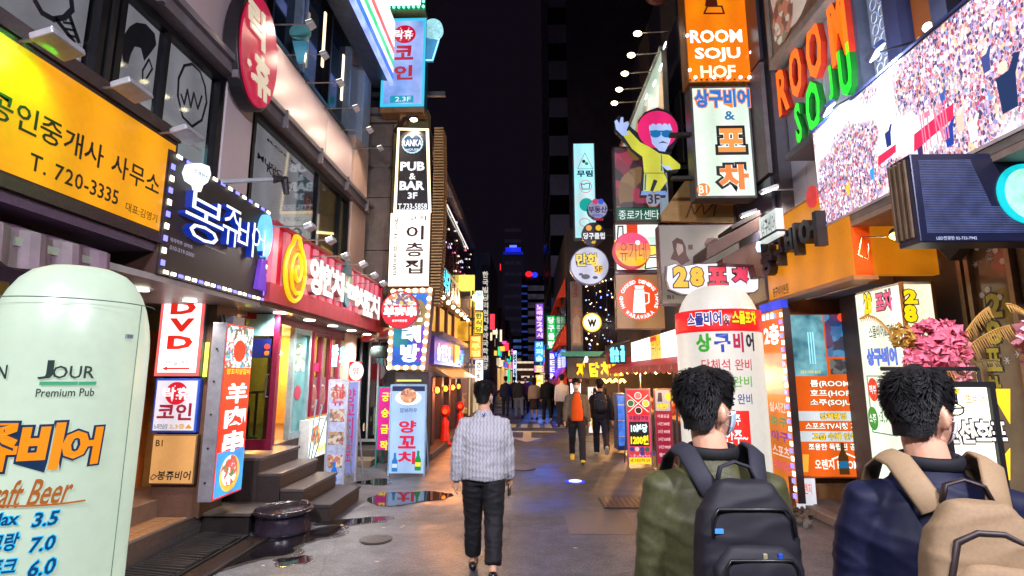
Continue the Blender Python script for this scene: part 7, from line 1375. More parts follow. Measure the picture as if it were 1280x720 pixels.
# red awning
q = thing('red_awning', 'red and pink awning with a scalloped printed edge over the street counter', 'awning', (3, 12, 2)); n = 9; AY0, AY1 = 8.9, 16.6; zf = 1.98
for k in range(n):
    y0, y1 = AY0 + (AY1 - AY0) * k / n, AY0 + (AY1 - AY0) * (k + 1) / n - .01
    m = MB(); m.add([(3.6, y0, 2.62), (3.6, y1, 2.62), (2.5, y1, zf), (2.5, y0, zf), (3.6, y0, 2.6), (3.6, y1, 2.6), (2.5, y1, zf - .02), (2.5, y0, zf - .02)], [(3, 2, 1, 0), (4, 5, 6, 7), (0, 4, 7, 3), (1, 2, 6, 5)]); m.build('awning_panel', D((226, 44, 66), .5, var=.2, scale=3), q)
    pts = [(-y1, zf + .005), (-y0, zf + .005), (-y0, zf - .12)] + [(-y0 - (y1 - y0) * i / 6, zf - .12 - .05 * abs(sin(pi * i / 3))) for i in range(1, 6)] + [(-y1, zf - .12)]; MB().poly(FR(2.5), pts[::-1], -.008, .0).build('scallop_edge', D((214, 34, 60), .5), q)
    txt(q, FR(2.5), '↕人'[1], (-y0 - .55, zf - .1, -y0 - .42, zf - .01), D((240, 200, 190)), d=.003, px=False, name='edge_print')
for k in range(4): MB().tube((2.53, 9.3 + k * 2.9, 0), (2.53, 9.3 + k * 2.9, zf - .02), .02, n=6).build('awning_post', STEEL, q)
# counter, fridge, warm lamps, goods under the awning
q = thing('street_counter', 'wooden street food counter with warm lights and blue drinks fridge beneath the red awning', 'stall', (3.3, 13, 0)); bx('counter_body', D((90, 60, 40), .5, bump=.2), q, FR(3.0), -17.5, 0, -9.4, .85, -.6, 0); bx('counter_top', D((150, 100, 60), .4), q, FR(2.95), -17.6, .851, -9.3, .9, -.7, 0); bx('back_board', E((220, 130, 50), .55, .5, 1.2), q, FR(4.85), -17.6, .9, -9.0, 2.5, 0, .05)
for k in range(7): bx('board_plank', D((170, 110, 60), .5, var=.3), q, FR(4.78), -17.4 + k * 1.15, 1.0, -16.35 + k * 1.15, 2.45, 0, .03)
for k in range(12): MB().path([(3.3, 9.8 + k * .62, .901), (3.3, 9.8 + k * .62, 1.1), (3.3, 9.8 + k * .62, 1.2)], [.08, .1, .05], 10).build('food_pot', random.choice([STEEL, D((140, 60, 40), .4), D((190, 180, 160), .4)]), q)
fr = FC(12.5); r = fr.rect(770, 492, 783, 545); bx('fridge', D((40, 80, 150), .4), tag(thing('drinks_fridge', 'blue glowing drinks fridge behind the billiard banner', 'fridge', W3(776, 540, Y=12.5)), None), fr, r[0], .1, r[2], r[3], -.5, 0); qf = [o for o in COL.objects if o.name.startswith('drinks_fridge')][0]; bx('glass_door', E((60, 120, 220), 1.1, .5, 6), qf, fr, r[0] + .03, .2, r[2] - .03, r[3] - .05, .001, .02)
for k in range(3): bx('shelf', D((200, 210, 220), .4), qf, fr, r[0] + .03, .4 + k * .35, r[2] - .03, .42 + k * .35, .021, .04)
for k in range(7):
    y = 9.9 + k * 1.15; p = Vector((2.9, y, 1.86)); t = thing('hanging_bulb', ['first', 'second', 'third', 'fourth', 'fifth', 'sixth', 'seventh'][k] + ' warm bulb from the near end of the string under the red awning', 'lamp', p, 'warm bulbs under the red awning'); MB().sph(p, .05, 8).build('bulb', E((255, 214, 130), 7, 0), t, smooth=True); MB().tube(p, p + Vector((0, 0, .22)), .006, n=4).build('cord', BLACK, t)
    if k % 2 == 0: lamp(t, 'POINT', p - Vector((0, 0, .1)), 34, (255, 185, 105), size=.05)
m = MB(); pts = [W3(748 + k * 2.4, 476 + 2 * sin(k * 1.9), Y=17.2) for k in range(15)]
q = thing('neon_squiggle', 'warm yellow neon squiggle lettering hanging below the awning end', 'neon sign', pts[7]); m.path(pts, .045, 6); m.build('neon_tube', E((255, 225, 120), 3, 0), q)
# billiard banners on stands
fb1 = FC(10.9); q, r = stand('billiard_banner', 'pink standing banner with crossed cues, four balls and the 1200 won price', fb1, (783, 487, 815, 583), E((206, 60, 104), .85, .15), D((120, 110, 120), .4, .3)); a0, b0, a1, b1_ = r; w = a1 - a0
bx('red_top', E((205, 30, 44), .95, .1), q, fb1, a0 + .01, b1_ - .5, a1 - .01, b1_ - .01, .001, .003); cx, cz = (a0 + a1) / 2, b1_ - .27
for s_ in (-1, 1): m = MB(); m.poly(fb1, [(cx - .2 * s_ - .012, cz - .17), (cx - .2 * s_ + .012, cz - .17), (cx + .2 * s_ + .01, cz + .17), (cx + .2 * s_ - .01, cz + .17)], .004, .0062 + .0003 * s_); m.build('cue_print', T_((245, 235, 230), 1.), q)
for dx, dz, cc in ((0, .15, (220, 110, 120)), (-.15, 0, (30, 110, 60)), (.15, 0, (240, 200, 50)), (0, -.14, (40, 20, 24))): MB().disc(fb1, cx + dx, cz + dz, .072, .007, .009, n=16).build('ball_rim', T_((250, 240, 235), 1.), q); MB().disc(fb1, cx + dx, cz + dz, .06, .0095, .011, n=16).build('ball_print', T_(cc, .9), q)
txt(q, fb1, '우림당구장', (a0 + .03, b1_ - .6, a1 - .03, b1_ - .51), T_((60, 10, 30), .5), d=.004, off=.02, px=False); bx('black_block', T_((22, 26, 26), .5), q, fb1, a0 + .03, b1_ - 1.1, a1 - .03, b1_ - .63, .001, .003); txt(q, fb1, '10분당', (a0 + .06, b1_ - .84, a1 - .06, b1_ - .67), T_((200, 240, 240), 1.2), d=.006, off=.05, px=False); txt(q, fb1, '1200원', (a0 + .05, b1_ - 1.07, a1 - .05, b1_ - .89), T_((255, 225, 30), 1.2), d=.006, off=.05, px=False)
txt(q, fb1, '월~금요일16시-17시', (a0 + .04, b1_ - 1.2, a1 - .04, b1_ - 1.13), T_((40, 30, 110), .6), d=.004, off=.02, px=False); txt(q, fb1, '주말·공휴일 제외', (a0 + .04, b1_ - 1.3, a1 - .04, b1_ - 1.24), T_((240, 200, 220), .9), d=.004, px=False); bx('yellow_foot', T_((240, 205, 40), 1.), q, fb1, a0 + .01, b0, a1 - .01, b0 + .12, .001, .003); txt(q, fb1, '4층 우림당구장 오픈', (a0 + .03, b0 + .03, a1 - .03, b0 + .1), T_((30, 20, 20), .3), d=.004, px=False)
for k in range(9): MB().disc(fb1, a0 + .07 + (k % 5) * .1, b0 + .2 + .08 * (k // 5), .045, .002, .005 + .0002 * k, n=12).build('ball_print', T_(random.choice([(40, 100, 70), (60, 60, 130), (200, 60, 60), (220, 190, 200)]), .8), q)
fb2 = FC(11.0); q, r = stand('price_banner', 'dark red price banner with a cartoon sun header beside the billiard banner', fb2, (818, 487, 842, 585), E((150, 24, 60), .75, .15), D((90, 80, 90), .4, .3)); a0, b0, a1, b1_ = r
bx('grey_top', T_((170, 175, 185), .8), q, fb2, a0 + .01, b1_ - .42, a1 - .01, b1_ - .01, .001, .003); MB().disc(fb2, a0 + .28, b1_ - .14, .08, .004, .006, n=14).build('sun_print', T_((240, 200, 40), 1.), q); MB().poly(fb2, [(a0 + .05, b1_ - .24), (a0 + .15, b1_ - .24), (a0 + .14, b1_ - .06), (a0 + .07, b1_ - .06)], .004, .006).build('figure_print', T_((30, 40, 80), .5), q); txt(q, fb2, '무림만화', (a0 + .03, b1_ - .38, a1 - .03, b1_ - .27), T_((245, 205, 40), 1.), d=.004, off=.05, px=False, outline=(T_((30, 20, 30), .3), .04))
for k in range(6): txt(q, fb2, ['이용요금', '1시간 2400원', '2시간 4500원', '3시간 6300원', '5시간 9900원', '종일권'][k], (a0 + .04, b1_ - .56 - k * .15, a1 - .04, b1_ - .49 - k * .15), T_((240, 200, 200), .9), d=.003, px=False)
fb3 = FC(16.5); q, r = stand('white_banner', 'white standing banner with yellow figures behind the man with the black backpack', fb3, (735, 484, 754, 543), E((235, 228, 225), .95, .1), D((120, 120, 120), .4, .3)); txt(q, fb3, '신메뉴', (738, 488, 752, 495), T_((170, 60, 80), .7), d=.003); txt(q, fb3, '22', (740, 505, 750, 520), T_((230, 190, 20), 1.), d=.003, off=.06); txt(q, fb3, '8', (738, 520, 747, 535), T_((230, 190, 20), 1.), d=.003, off=.06)
# grey board with two heads and its cloud-shaped sign
f92 = FC(8.7); q, r = sign('board_sign', 'plain grey tan board with two printed brown curly heads behind the cloud-shaped sign', f92, (823, 281, 930, 380), .25, D((120, 90, 100), .5), E((150, 140, 130), .5, .08), edge=.015)  # board face made to glow faintly to lift its dark tone
HB = D((70, 34, 30), .5)
for x, pts in ((0, [(840, 302), (846, 297), (853, 300), (857, 308), (858, 318), (862, 326), (852, 332), (846, 326), (838, 324), (842, 314)]), (1, [(880, 305), (884, 298), (892, 297), (900, 301), (903, 308), (898, 310), (893, 304), (886, 306), (884, 313)])): MB().poly(f92, quad(f92, pts)[::-1], .003, .006).build('printed_hair', HB, q)
MB().poly(f92, quad(f92, [(846, 304), (853, 306), (854, 314), (848, 320), (845, 312)])[::-1], .0065, .008).build('printed_face', D((160, 146, 138), .5), q); txt(q, f92, 'B1', (834, 369, 842, 374), D((30, 30, 30)), d=.003); bx('bottle_opener_print', HB, q, f92, *f92.rect(860, 306, 866, 312), .003, .005)
f84 = FC(8.3); q = thing('cloud_sign', 'white cloud-shaped sign with yellow 28 and red outlined letters above the striped lantern', 'sign', f84.pt(*f84.px(890, 368)))
cl = [(833, 332), (842, 329), (854, 332), (872, 329), (900, 328), (925, 330), (944, 331), (949, 336), (949, 362), (944, 366), (922, 368), (904, 364), (880, 366), (866, 370), (850, 368), (836, 362), (832, 350)]
MB().poly(f84, quad(f84, cl)[::-1], -.12, -.005).build('housing', D((110, 100, 110), .4), q); ce = [(891 + (x - 891) * .97, 348 + (y - 348) * .93) for x, y in cl]; MB().poly(f84, quad(f84, ce)[::-1], -.004, .004).build('face', E((224, 222, 232), 1.05, .08), q)
for ch, rc, cc in (('2', (841, 333, 860, 359), (232, 170, 30)), ('8', (862, 334, 880, 358), (232, 170, 30)), ('포', (884, 334, 910, 360), (214, 60, 80)), ('차', (914, 333, 944, 356), (214, 60, 90))): txt(q, f84, ch, rc, T_(cc, 1.), d=.008, off=.06, outline=(T_((50, 20, 50), .4), .05))
# dark beams crossing above
q = thing('roof_canopy', 'dark slanting canopy edge with a lit tube, over the tan board', 'canopy', W3(910, 300, Y=8.0)); fr = FC(8.0); MB().poly(fr, quad(fr, [(883, 324), (884, 308), (950, 270), (956, 283)])[::-1], -1.2, 0).build('canopy_edge', D((84, 60, 56), .5, var=.3), q); MB().poly(fr, quad(fr, [(905, 322), (940, 302), (956, 300), (956, 345), (948, 345), (944, 330), (905, 328)])[::-1], -.4, -.05).build('wall_patch', D((100, 72, 66), .6), q)
MB().poly(fr, quad(fr, [(914, 282), (950, 262), (952, 268), (916, 286)])[::-1], -.6, -.02).build('upper_edge', D((40, 30, 34), .5), q)
# street lamp pole and barriers on the left side
p = W3(576, 530, Z=0); q = thing('lamp_pole', 'slim street lamp pole rising past the purple and amber signs', 'street lamp', (-2.2, 19.5, 0)); m = MB(); m.tube((-2.05, 19.5, 0), (-2.05, 19.5, 4.9), .05, .04, 8); m.build('pole', D((130, 110, 100), .4, .5), q); bx('sign_board', D((50, 42, 46), .5), q, FC(19.3), -2.49, 3.75, -2.13, 4.85, -.15, -.02); MB().sph((-1.95, 19.3, 4.6), .12, 10).build('lamp_globe', E((255, 220, 150), 8, 0), q, smooth=True); lamp(q, 'POINT', (-1.8, 19.2, 4.5), 160, (255, 205, 150), size=.12)
def bollard(px_, py_, label, h, c):
    p = W3(px_, py_, Z=0); q = thing('lane_barrier', label, 'barrier', (p.x, p.y, 0), 'red plastic barriers by the kerb'); m = MB(); lathe(m, Vector((p.x, p.y, 0)), [(.17, .004), (.18, .06), (.13, .1), (.1, h * .45), (.1, h * .6), (.05, h * .66), (.045, h * .72)], 16); m.build('barrier_body', c, q, smooth=True); MB().sph((p.x, p.y, h * .86), (.13, .1, h * .16), 10).build('barrier_head', c, q, smooth=True); MB().disc(FC(p.y - .11), p.x, h * .86, .07, 0, .01, n=14).build('reflector', D((250, 120, 90), .3), q)
RBm = D((226, 40, 30), .4)
bollard(556, 557, 'red plastic lane barrier standing alone by the kerb', 1.0, RBm); bollard(575, 541, 'second red plastic barrier farther along by the lamp pole', .95, RBm)
# overhead round sign fragment and wire
q = thing('overhead_disc', 'bottom edge of a brown round sign high over the street', 'sign', W3(822, -8, Y=9.5)); fr = FC(9.5); c = fr.px(822, -12); MB().disc(fr, c[0], c[1], .26, -.1, 0, n=28).build('housing', D((120, 60, 40), .5), q); MB().disc(fr, c[0], c[1], .22, .001, .01, n=28).build('face', PR([(190, 120, 90), (90, 50, 50), (210, 160, 120)], 8, .3), q)
q = thing('overhead_wire', 'thin dark cable slanting up from the green bulb sign', 'cable', W3(560, 5, Y=12)); MB().path([W3(530, 18, Y=12), W3(550, 7, Y=12.5), W3(572, -8, Y=13)], .018, 5).build('cable', D((50, 46, 60), .5), q)
# rubbish and buckets at the foot of the room poster
q = thing('litter_heap', 'small heap of grey rubble at the foot of the light-edged banner', 'rubble', W3(990, 655, Z=0)); m = MB()
for k in range(26): p = W3(random.uniform(978, 1012), random.uniform(640, 662), Z=0); m.sph(p + Vector((0, 0, .03)), (random.uniform(.02, .07), random.uniform(.02, .06), random.uniform(.02, .06)), 6)
m.build('rubble', D((110, 104, 100), .7, bump=.3), q, kind='stuff')
for k in range(5): y = 7.4 - k * 1.5; bx('kerb_stone', D((120, 112, 108), .6, bump=.2), None, FZ(0), 3.62, y - 1.48, 3.78, y, 0, .11, bevel=.01)
for o in list(COL.objects):
    if o.name.startswith('kerb_stone'): o['kind'] = 'structure'
bx('pavement', D((104, 96, 92), .6, bump=.2, scale=6), None, FZ(0), 3.781, -2, 4.6, 7.8, 0, .1, kind='structure')

# ================================================================ PEOPLE
TMP = bpy.data.scenes.new('shaping'); 
def remeshed(mb, vox, smooth=6, fac=.5):
    """join overlapping shapes into one continuous skin"""
    me = bpy.data.meshes.new('s'); me.from_pydata([tuple(v) for v in mb.v], [], mb.f); o = bpy.data.objects.new('s', me); TMP.collection.objects.link(o)
    r = o.modifiers.new('r', 'REMESH'); r.mode = 'VOXEL'; r.voxel_size = vox; r.use_smooth_shade = True
    s = o.modifiers.new('s', 'SMOOTH'); s.factor = fac; s.iterations = smooth
    vl = TMP.view_layers[0]; vl.update(); dg = vl.depsgraph
    out = bpy.data.meshes.new_from_object(o.evaluated_get(dg)); bpy.data.objects.remove(o); bpy.data.meshes.remove(me)
    return out
def put(me, name, mat, parent, fold=0., fs=(9, 9, 4), seed=0, loc=(0, 0, 0), kind=None):
    if fold:
        me.update(); ns = [v.normal.copy() for v in me.vertices]; sv = Vector((seed * 3.1, seed, seed * 1.7))
        for v, n in zip(me.vertices, ns):
            p = Vector((v.co.x * fs[0], v.co.y * fs[1], v.co.z * fs[2])) + sv
            a = noise.noise(p); b = noise.noise(p * 2.3 + Vector((5, 1, 2)))
            c_ = noise.noise(Vector((v.co.x * 5 + v.co.z * 13, v.co.y * 5, v.co.z * 11 - v.co.x * 4)) + sv)
            v.co += n * fold * ((1 - abs(a) * 2.2) * .8 + b * .5 + (1 - min(1, abs(c_) * 4)) * .9)
    for p in me.polygons: p.use_smooth = True
    me.materials.append(mat); o = bpy.data.objects.new(name, me); me.name = name; COL.objects.link(o); o.parent = parent; o.location = loc
    return o
def loft(m, rings, n=20, ex=1.):
    """rings: (centre, rx, ry) level ellipses, closed top and bottom"""
    vs = []
    for c, rx, ry in rings:
        for k in range(n):
            u = 2 * pi * k / n; cx, sx = cos(u), sin(u); vs.append(Vector(c) + Vector((rx * math.copysign(abs(cx) ** ex, cx), ry * math.copysign(abs(sx) ** ex, sx), 0)))
    fs = [(i * n + k, i * n + (k + 1) % n, (i + 1) * n + (k + 1) % n, (i + 1) * n + k) for i in range(len(rings) - 1) for k in range(n)] + [tuple(range(n - 1, -1, -1)), tuple(range((len(rings) - 1) * n, len(rings) * n))]
    m.add(vs, fs)
SKULL = [(1.525, .045, .026, .034), (1.545, .038, .05, .058), (1.575, .026, .062, .08), (1.61, .012, .070, .093), (1.65, .004, .076, .099), (1.69, 0, .076, .099), (1.72, -.002, .066, .087), (1.742, -.003, .045, .06), (1.752, -.003, .02, .026)]
def skull_at(z):
    for i in range(len(SKULL) - 1):
        a, b = SKULL[i], SKULL[i + 1]
        if z <= b[0]: t = max(0, (z - a[0]) / (b[0] - a[0])); return [a[j] + (b[j] - a[j]) * t for j in (1, 2, 3)]
    return list(SKULL[-1][1:])
SKIN = D((202, 150, 122), .5, var=.12, scale=12)
HAIR = D((13, 11, 12), .62, var=.4, scale=60, bump=.15, spec=.25)
def cloth(c, rough=.75, bump=.25, scale=30, var=.2): return D(c, rough, 0, bump * .35, scale * 4, var, .3)
def lb(m, q, name, mat, **k): m.v = [v + Vector(q.location) for v in m.v]; return m.build(name, mat, q, **k)
def figure(label, x, y, head=0., H=1.75, legs=((0, 0), (0, 0)), arms=((.0, .12, .1), (.0, .12, .1)), top=None, pants=None, shoes=None, hair=HAIR, vox=.014, turn=0., bulk=1., hem=.88, crop=0., fold=.006, mask=None, group=None, z=0., skirt=None, long_hair=False, tufts=150, inner=None, hairk=1., sway=.0, collar=None, shorts=False, lean=0., strands=0, nod=0.):
    s = H / 1.75; L = Vector((0, 0, 0)); q = thing('person', label, 'person', (x, y, z), group, head); q.scale = (s, s, s)
    TH, SHN = .43, .43; hz = .93
    kn = []; 
    for i, sx in enumerate((-1, 1)):
        a, b = legs[i]; hip = Vector((sx * .09, 0, hz)); k = hip + Vector((sx * .01, sin(a) * TH, -cos(a) * TH)); an = k + Vector((0, sin(a - b) * SHN, -cos(a - b) * SHN)); kn.append((hip, k, an, a - b))
    dz = .075 - min(k[2].z for k in kn); up = Vector((0, 0, dz))
    kn = [(h + up, k + up, a + up, t) for h, k, a, t in kn]
    T = lambda v: Vector((v[0], v[1] + (v[2] - .93) * lean, v[2])) + up
    # arms
    ar = []
    for i, sx in enumerate((-1, 1)):
        f_, o_, e_ = arms[i]; sh = Vector((sx * .182, -.005, 1.375)); d = Vector((sx * sin(o_), sin(f_) * cos(o_), -cos(f_) * cos(o_))).normalized(); el = sh + d * .29
        d2 = Vector((sx * sin(o_ * .4), sin(f_ + e_), -cos(f_ + e_))).normalized(); wr_ = el + d2 * .25; ar.append((T(sh), T(el), T(wr_), d2, sx))
    R_ = Matrix.Rotation(turn, 3, 'Z') @ Matrix.Rotation(nod, 3, 'X'); hc = Vector((0, 0, 1.52))
    HT = lambda v: T(hc + R_ @ (Vector(v) - hc) + Vector((0, .01, 0)))
    # body: one skin
    m = MB(); vs = []; n = 18
    for zz, cy, rx, ry in SKULL:
        for k in range(n): u = 2 * pi * k / n; vs.append(HT((rx * cos(u), cy * .6 + ry * sin(u) - .012, zz)))
    m.add(vs, [(i * n + k, i * n + (k + 1) % n, (i + 1) * n + (k + 1) % n, (i + 1) * n + k) for i in range(len(SKULL) - 1) for k in range(n)] + [tuple(range(n - 1, -1, -1)), tuple(range((len(SKULL) - 1) * n, len(SKULL) * n))])
    m.path([HT((0, .085, 1.635)), HT((0, .102, 1.605)), HT((0, .085, 1.59))], [.008, .015, .012], 8)
    for sx in (-1, 1): m.sph(HT((sx * .077, -.012, 1.612)), (.014, .022, .034), 8)
    m.path([T((0, -.01, 1.40)), T((0, -.005, 1.47)), HT((0, -.012, 1.56))], [.075, .058, .056], 14)
    loft(m, [(T((0, 0, .9)), .14, .09), (T((0, 0, 1.1)), .13, .085), (T((0, 0, 1.3)), .14, .08), (T((0, 0, 1.39)), .11, .055), (T((0, 0, 1.44)), .06, .05)])
    for sh, el, wr_, d2, sx in ar:
        m.path([sh + (el - sh) * .15, el, wr_], [.036, .034, .026], 10); side = Vector((0, 1, 0)) - d2 * d2.y; side.normalize(); nrm = d2.cross(side)
        pc = wr_ + d2 * .05; m.path([wr_ - d2 * .01, pc, wr_ + d2 * .085], [(.02, .026), (.018, .036), (.014, .034)], 10, up=nrm)
        for j in range(4):
            o0 = pc + d2 * .03 + side * (.026 - .0175 * j); ln = (.07, .078, .073, .058)[j]; inn = nrm * (-.012 if sx > 0 else .012)
            m.path([o0, o0 + d2 * ln * .5 + inn * .5, o0 + d2 * ln * .85 + inn * 2.2], [.0095, .0088, .007], 7)
        t0 = wr_ + d2 * .025 + side * .025; m.path([t0, t0 + d2 * .03 + side * .022, t0 + d2 * .06 + side * .026], [.012, .011, .008], 7)
    for h, k, a, t in kn: m.path([h, k, a, a + Vector((0, .02, -.06))], [.075, .05, .034, .03], 10); m.path([a + Vector((0, -.04, -.045)), a + Vector((0, .1, -.05))], [.03, .026], 8)
    put(remeshed(m, vox * .62 if vox < .02 else vox, 3), 'body', SKIN, q)
    # trousers
    if pants:
        m = MB(); loft(m, [(T((0, 0, hem - .05)), .155, .11), (T((0, 0, .95)), .15, .105), (T((0, 0, 1.02)), .14, .1)])
        for i, (h, k, a, t) in enumerate(kn):
            an = a + (k - a) * crop; m.path([h + Vector((0, 0, .04)), h + (k - h) * .35, k, an + Vector((0, 0, -.035 if not crop else 0))], [(.095, .1), .088 * bulk, .066 * bulk, .056 * bulk], 14)
        put(remeshed(m, vox, 4), 'trousers', pants, q, fold * .8, (8, 8, 6), 3)
    if skirt: m = MB(); loft(m, [(T((0, 0, .42)), .2, .18), (T((0, 0, .7)), .18, .15), (T((0, 0, 1.0)), .14, .1)]); put(remeshed(m, vox, 3), 'skirt', skirt, q, fold, (10, 10, 2), 2)
    # shoes
    sm = shoes or BLACK
    for h, k, a, t in kn:
        m = MB(); c = a + Vector((0, 0, -.035)); pit = max(-.7, min(.6, t * .9)); R2 = Matrix.Rotation(pit, 3, 'X')
        pts = [Vector((0, -.07, .0)), Vector((0, -.03, .005)), Vector((0, .05, -.005)), Vector((0, .12, -.015)), Vector((0, .175, -.02)), Vector((0, .195, -.022))]
        m.path([c + R2 @ p for p in pts], [(.022, .022), (.04, .042), (.046, .036), (.05, .026), (.04, .018), (.018, .01)], 12, up=(0, 0, 1)); lb(m, q, 'shoe', sm, smooth=True)
    # top garment
    if top:
        m = MB(); B = bulk
        loft(m, [(T((0, 0, hem)), .165 * B, .115 * B), (T((0, 0, hem + .06)), .178 * B, .125 * B), (T((0, 0, 1.1)), .172 * B, .125 * B), (T((0, -.005, 1.25)), .185 * B, .13 * B), (T((0, -.01, 1.35)), .182, .118), (T((0, -.01, 1.41)), .138, .096), (T((0, -.008, 1.45)), .085, .075), (T((0, -.005, 1.485)), .07, .066)], 26)
        for sh, el, wr_, d2, sx in ar:
            m.path([sh + Vector((-sx * .06, 0, .0)), sh + Vector((sx * .0, 0, -.01)), sh + (el - sh) * .4, el, el + (wr_ - el) * .5, wr_ + d2 * .0], [.056, .060, .058 * B, .053 * B, .048 * B, .042 * B], 14)
        put(remeshed(m, vox, 5), 'sweater' if 'sweater' in label else ('jacket' if 'jacket' in label else 'top'), top, q, fold, (9, 9, 5), 7)
        if collar: m = MB(); m.path([T((.078 * cos(u), .07 * sin(u) - .006, 1.485 + .006 * sin(u))) for u in [2 * pi * i / 20 for i in range(21)]], [(.022, .012)] * 21, 8, up=(1, 0, 0)); lb(m, q, 'collar', collar, smooth=True)
        if collar:
            m = MB(); loft(m, [(T((0, 0, hem - .045)), .158 * B, .11 * B), (T((0, 0, hem - .01)), .168 * B, .118 * B), (T((0, 0, hem + .02)), .168 * B, .118 * B)], 26); lb(m, q, 'waistband', collar, smooth=True)
            for sh, el, wr_, d2, sx in ar: lb(MB().path([wr_ - d2 * .02, wr_ + d2 * .035], [.044 * B, .036], 14), q, 'cuff', collar, smooth=True)
    if inner: m = MB(); loft(m, [(T((0, .08, hem - .05)), .135, .09), (T((0, .085, 1.1)), .13, .095), (T((0, .085, 1.3)), .11, .085), (T((0, .055, 1.42)), .07, .06), (T((0, .035, 1.47)), .05, .045)]); put(remeshed(m, vox, 3), 'shirt', inner, q, .003)
    # hair: cap + locks
    m = MB(); n = 30; rows = 9; vs = []
    def hz_(u):
        fr_ = sin(u); return 1.558 + (.0 if fr_ < -.35 else (fr_ + .35) * .092) + (.075 * (1 - abs(fr_ + .05) / .45) if abs(fr_ + .05) < .45 else 0)
    def hp(u, t, k=1.):
        z0 = hz_(u) - (.12 if long_hair and sin(u) < .2 else 0); zz = 1.752 + (z0 - 1.752) * (t ** .8); cy, rx, ry = skull_at(min(max(zz, 1.6 if sin(u) < .5 else 1.56), 1.751)); th = (.022 + .014 * noise.noise(Vector((cos(u) * 3, sin(u) * 3, zz * 24)))) * hairk * (1 if long_hair else max(.12, 1 - t * 1.0))
        return Vector(((rx + th) * cos(u) * k, cy * .6 + (ry + th) * sin(u) * k - .012, zz + .022 * hairk * (1 - t)))
    for j in range(rows + 1):
        for k in range(n): vs.append(HT(hp(2 * pi * k / n, (j + .3) / (rows + .3))))
    top_i = len(vs); vs.append(HT((0, -.012, 1.778 + .004 * hairk)))
    m.add(vs, [(j * n + (k + 1) % n, j * n + k, (j + 1) * n + k, (j + 1) * n + (k + 1) % n) for j in range(rows) for k in range(n)] + [(top_i, k, (k + 1) % n) for k in range(n)])
    rnd = random.Random(int(x * 100 + y * 10))
    for i in range(strands):      # fine locks lying over the cap
        u = rnd.uniform(0, 2 * pi); t = rnd.random() ** .8 * .97; p = hp(u, t); rad = Vector((cos(u), sin(u), 0)); out = (rad + Vector((0, 0, 1.1 - t * 1.3))).normalized()
        fl_ = noise.noise(Vector((cos(u) * 2.2, sin(u) * 2.2, t * 3))) * 2.2 + rnd.uniform(-.3, .3); dn = (rad * (1 - t) * .9 - Vector((0, 0, .35 + t))).normalized(); tg = out.cross(dn).normalized(); d_ = (dn * cos(fl_) + tg * sin(fl_)).normalized(); sd = out.cross(d_).normalized()
        ln = rnd.uniform(.022, .05) * (1.1 - t * .8) * hairk; w = rnd.uniform(.0012, .0028); lf = rnd.uniform(.002, .009) * (1.15 - t) * hairk
        m.add([HT(v) for v in (p - sd * w, p + sd * w, p + d_ * ln * .4 + out * lf - sd * w, p + d_ * ln * .4 + out * lf + sd * w, p + d_ * ln + out * lf * .4)], [(0, 1, 3, 2), (2, 3, 4)])
    if strands: tufts = 0
    for i in range(tufts):
        u = rnd.uniform(0, 2 * pi); t = rnd.uniform(.05, .93); p = hp(u, t); out = Vector((cos(u), sin(u), .35 - t * .5)).normalized(); dn = Vector((cos(u) * .35, sin(u) * .35, -1)).normalized(); tg = out.cross(dn).normalized(); w = rnd.uniform(.0018, .005); ln = rnd.uniform(.016, .036) * (1.15 - t * .95) * hairk; sw = rnd.uniform(-.5, .5)
        a = p - tg * w; b = p + tg * w; c = p + out * .006; e = p + dn * ln + out * ln * .12 + tg * ln * sw
        mid = p + dn * ln * .5 + out * (.005 + ln * .1) + tg * ln * sw * .4
        m.add([HT(a), HT(b), HT(mid), HT(e), HT(p - dn * .01)], [(4, 0, 2), (4, 2, 1), (0, 3, 2), (2, 3, 1)])
    m2 = m; loc0 = Vector(q.location)
    def loc_build(mm, nm, mt, **k):
        mm.v = [v + loc0 for v in mm.v]; return mm.build(nm, mt, q, **k)
    loc_build(m2, 'hair', hair, smooth=True)
    if mask:
        m = MB(); vs = []; nu, nv = 12, 6
        for j in range(nv + 1):
            zz = 1.535 + .085 * j / nv; cy, rx, ry = skull_at(zz)
            for k in range(nu + 1): u = pi / 2 + (k / nu - .5) * 2.3; pr = .018 * max(0, cos((k / nu - .5) * 3)) * (1 - abs(j / nv - .55)); vs.append(HT(((rx + .007) * cos(u), cy * .6 + (ry + .007 + pr) * sin(u) - .010, zz)))
        m.add(vs, [(j * (nu + 1) + k, j * (nu + 1) + k + 1, (j + 1) * (nu + 1) + k + 1, (j + 1) * (nu + 1) + k) for j in range(nv) for k in range(nu)])
        o = loc_build(m, 'mask', mask, smooth=True); o.modifiers.new('t', 'SOLIDIFY').thickness = .003
        for sx in (-1, 1):
            for zz in (1.54, 1.61):
                m = MB(); m.path([HT((sx * .06, .062, zz)), HT((sx * .076, .02, (zz + 1.6) / 2)), HT((sx * .084, -.015, 1.595 + (.02 if zz > 1.6 else -.01)))], .0016, 4); loc_build(m, 'mask_loop', mask)
    # eyes and brows
    if vox < .025:
        for sx in (-1, 1): m = MB().sph(HT((sx * .031, .079, 1.64)), (.013, .008, .006), 8); loc_build(m, 'eye', HAIR); m = MB().path([HT((sx * .015, .09, 1.662)), HT((sx * .05, .078, 1.66))], [.004, .003], 5); loc_build(m, 'eyebrow', HAIR)
    return q, T, HT, ar, kn
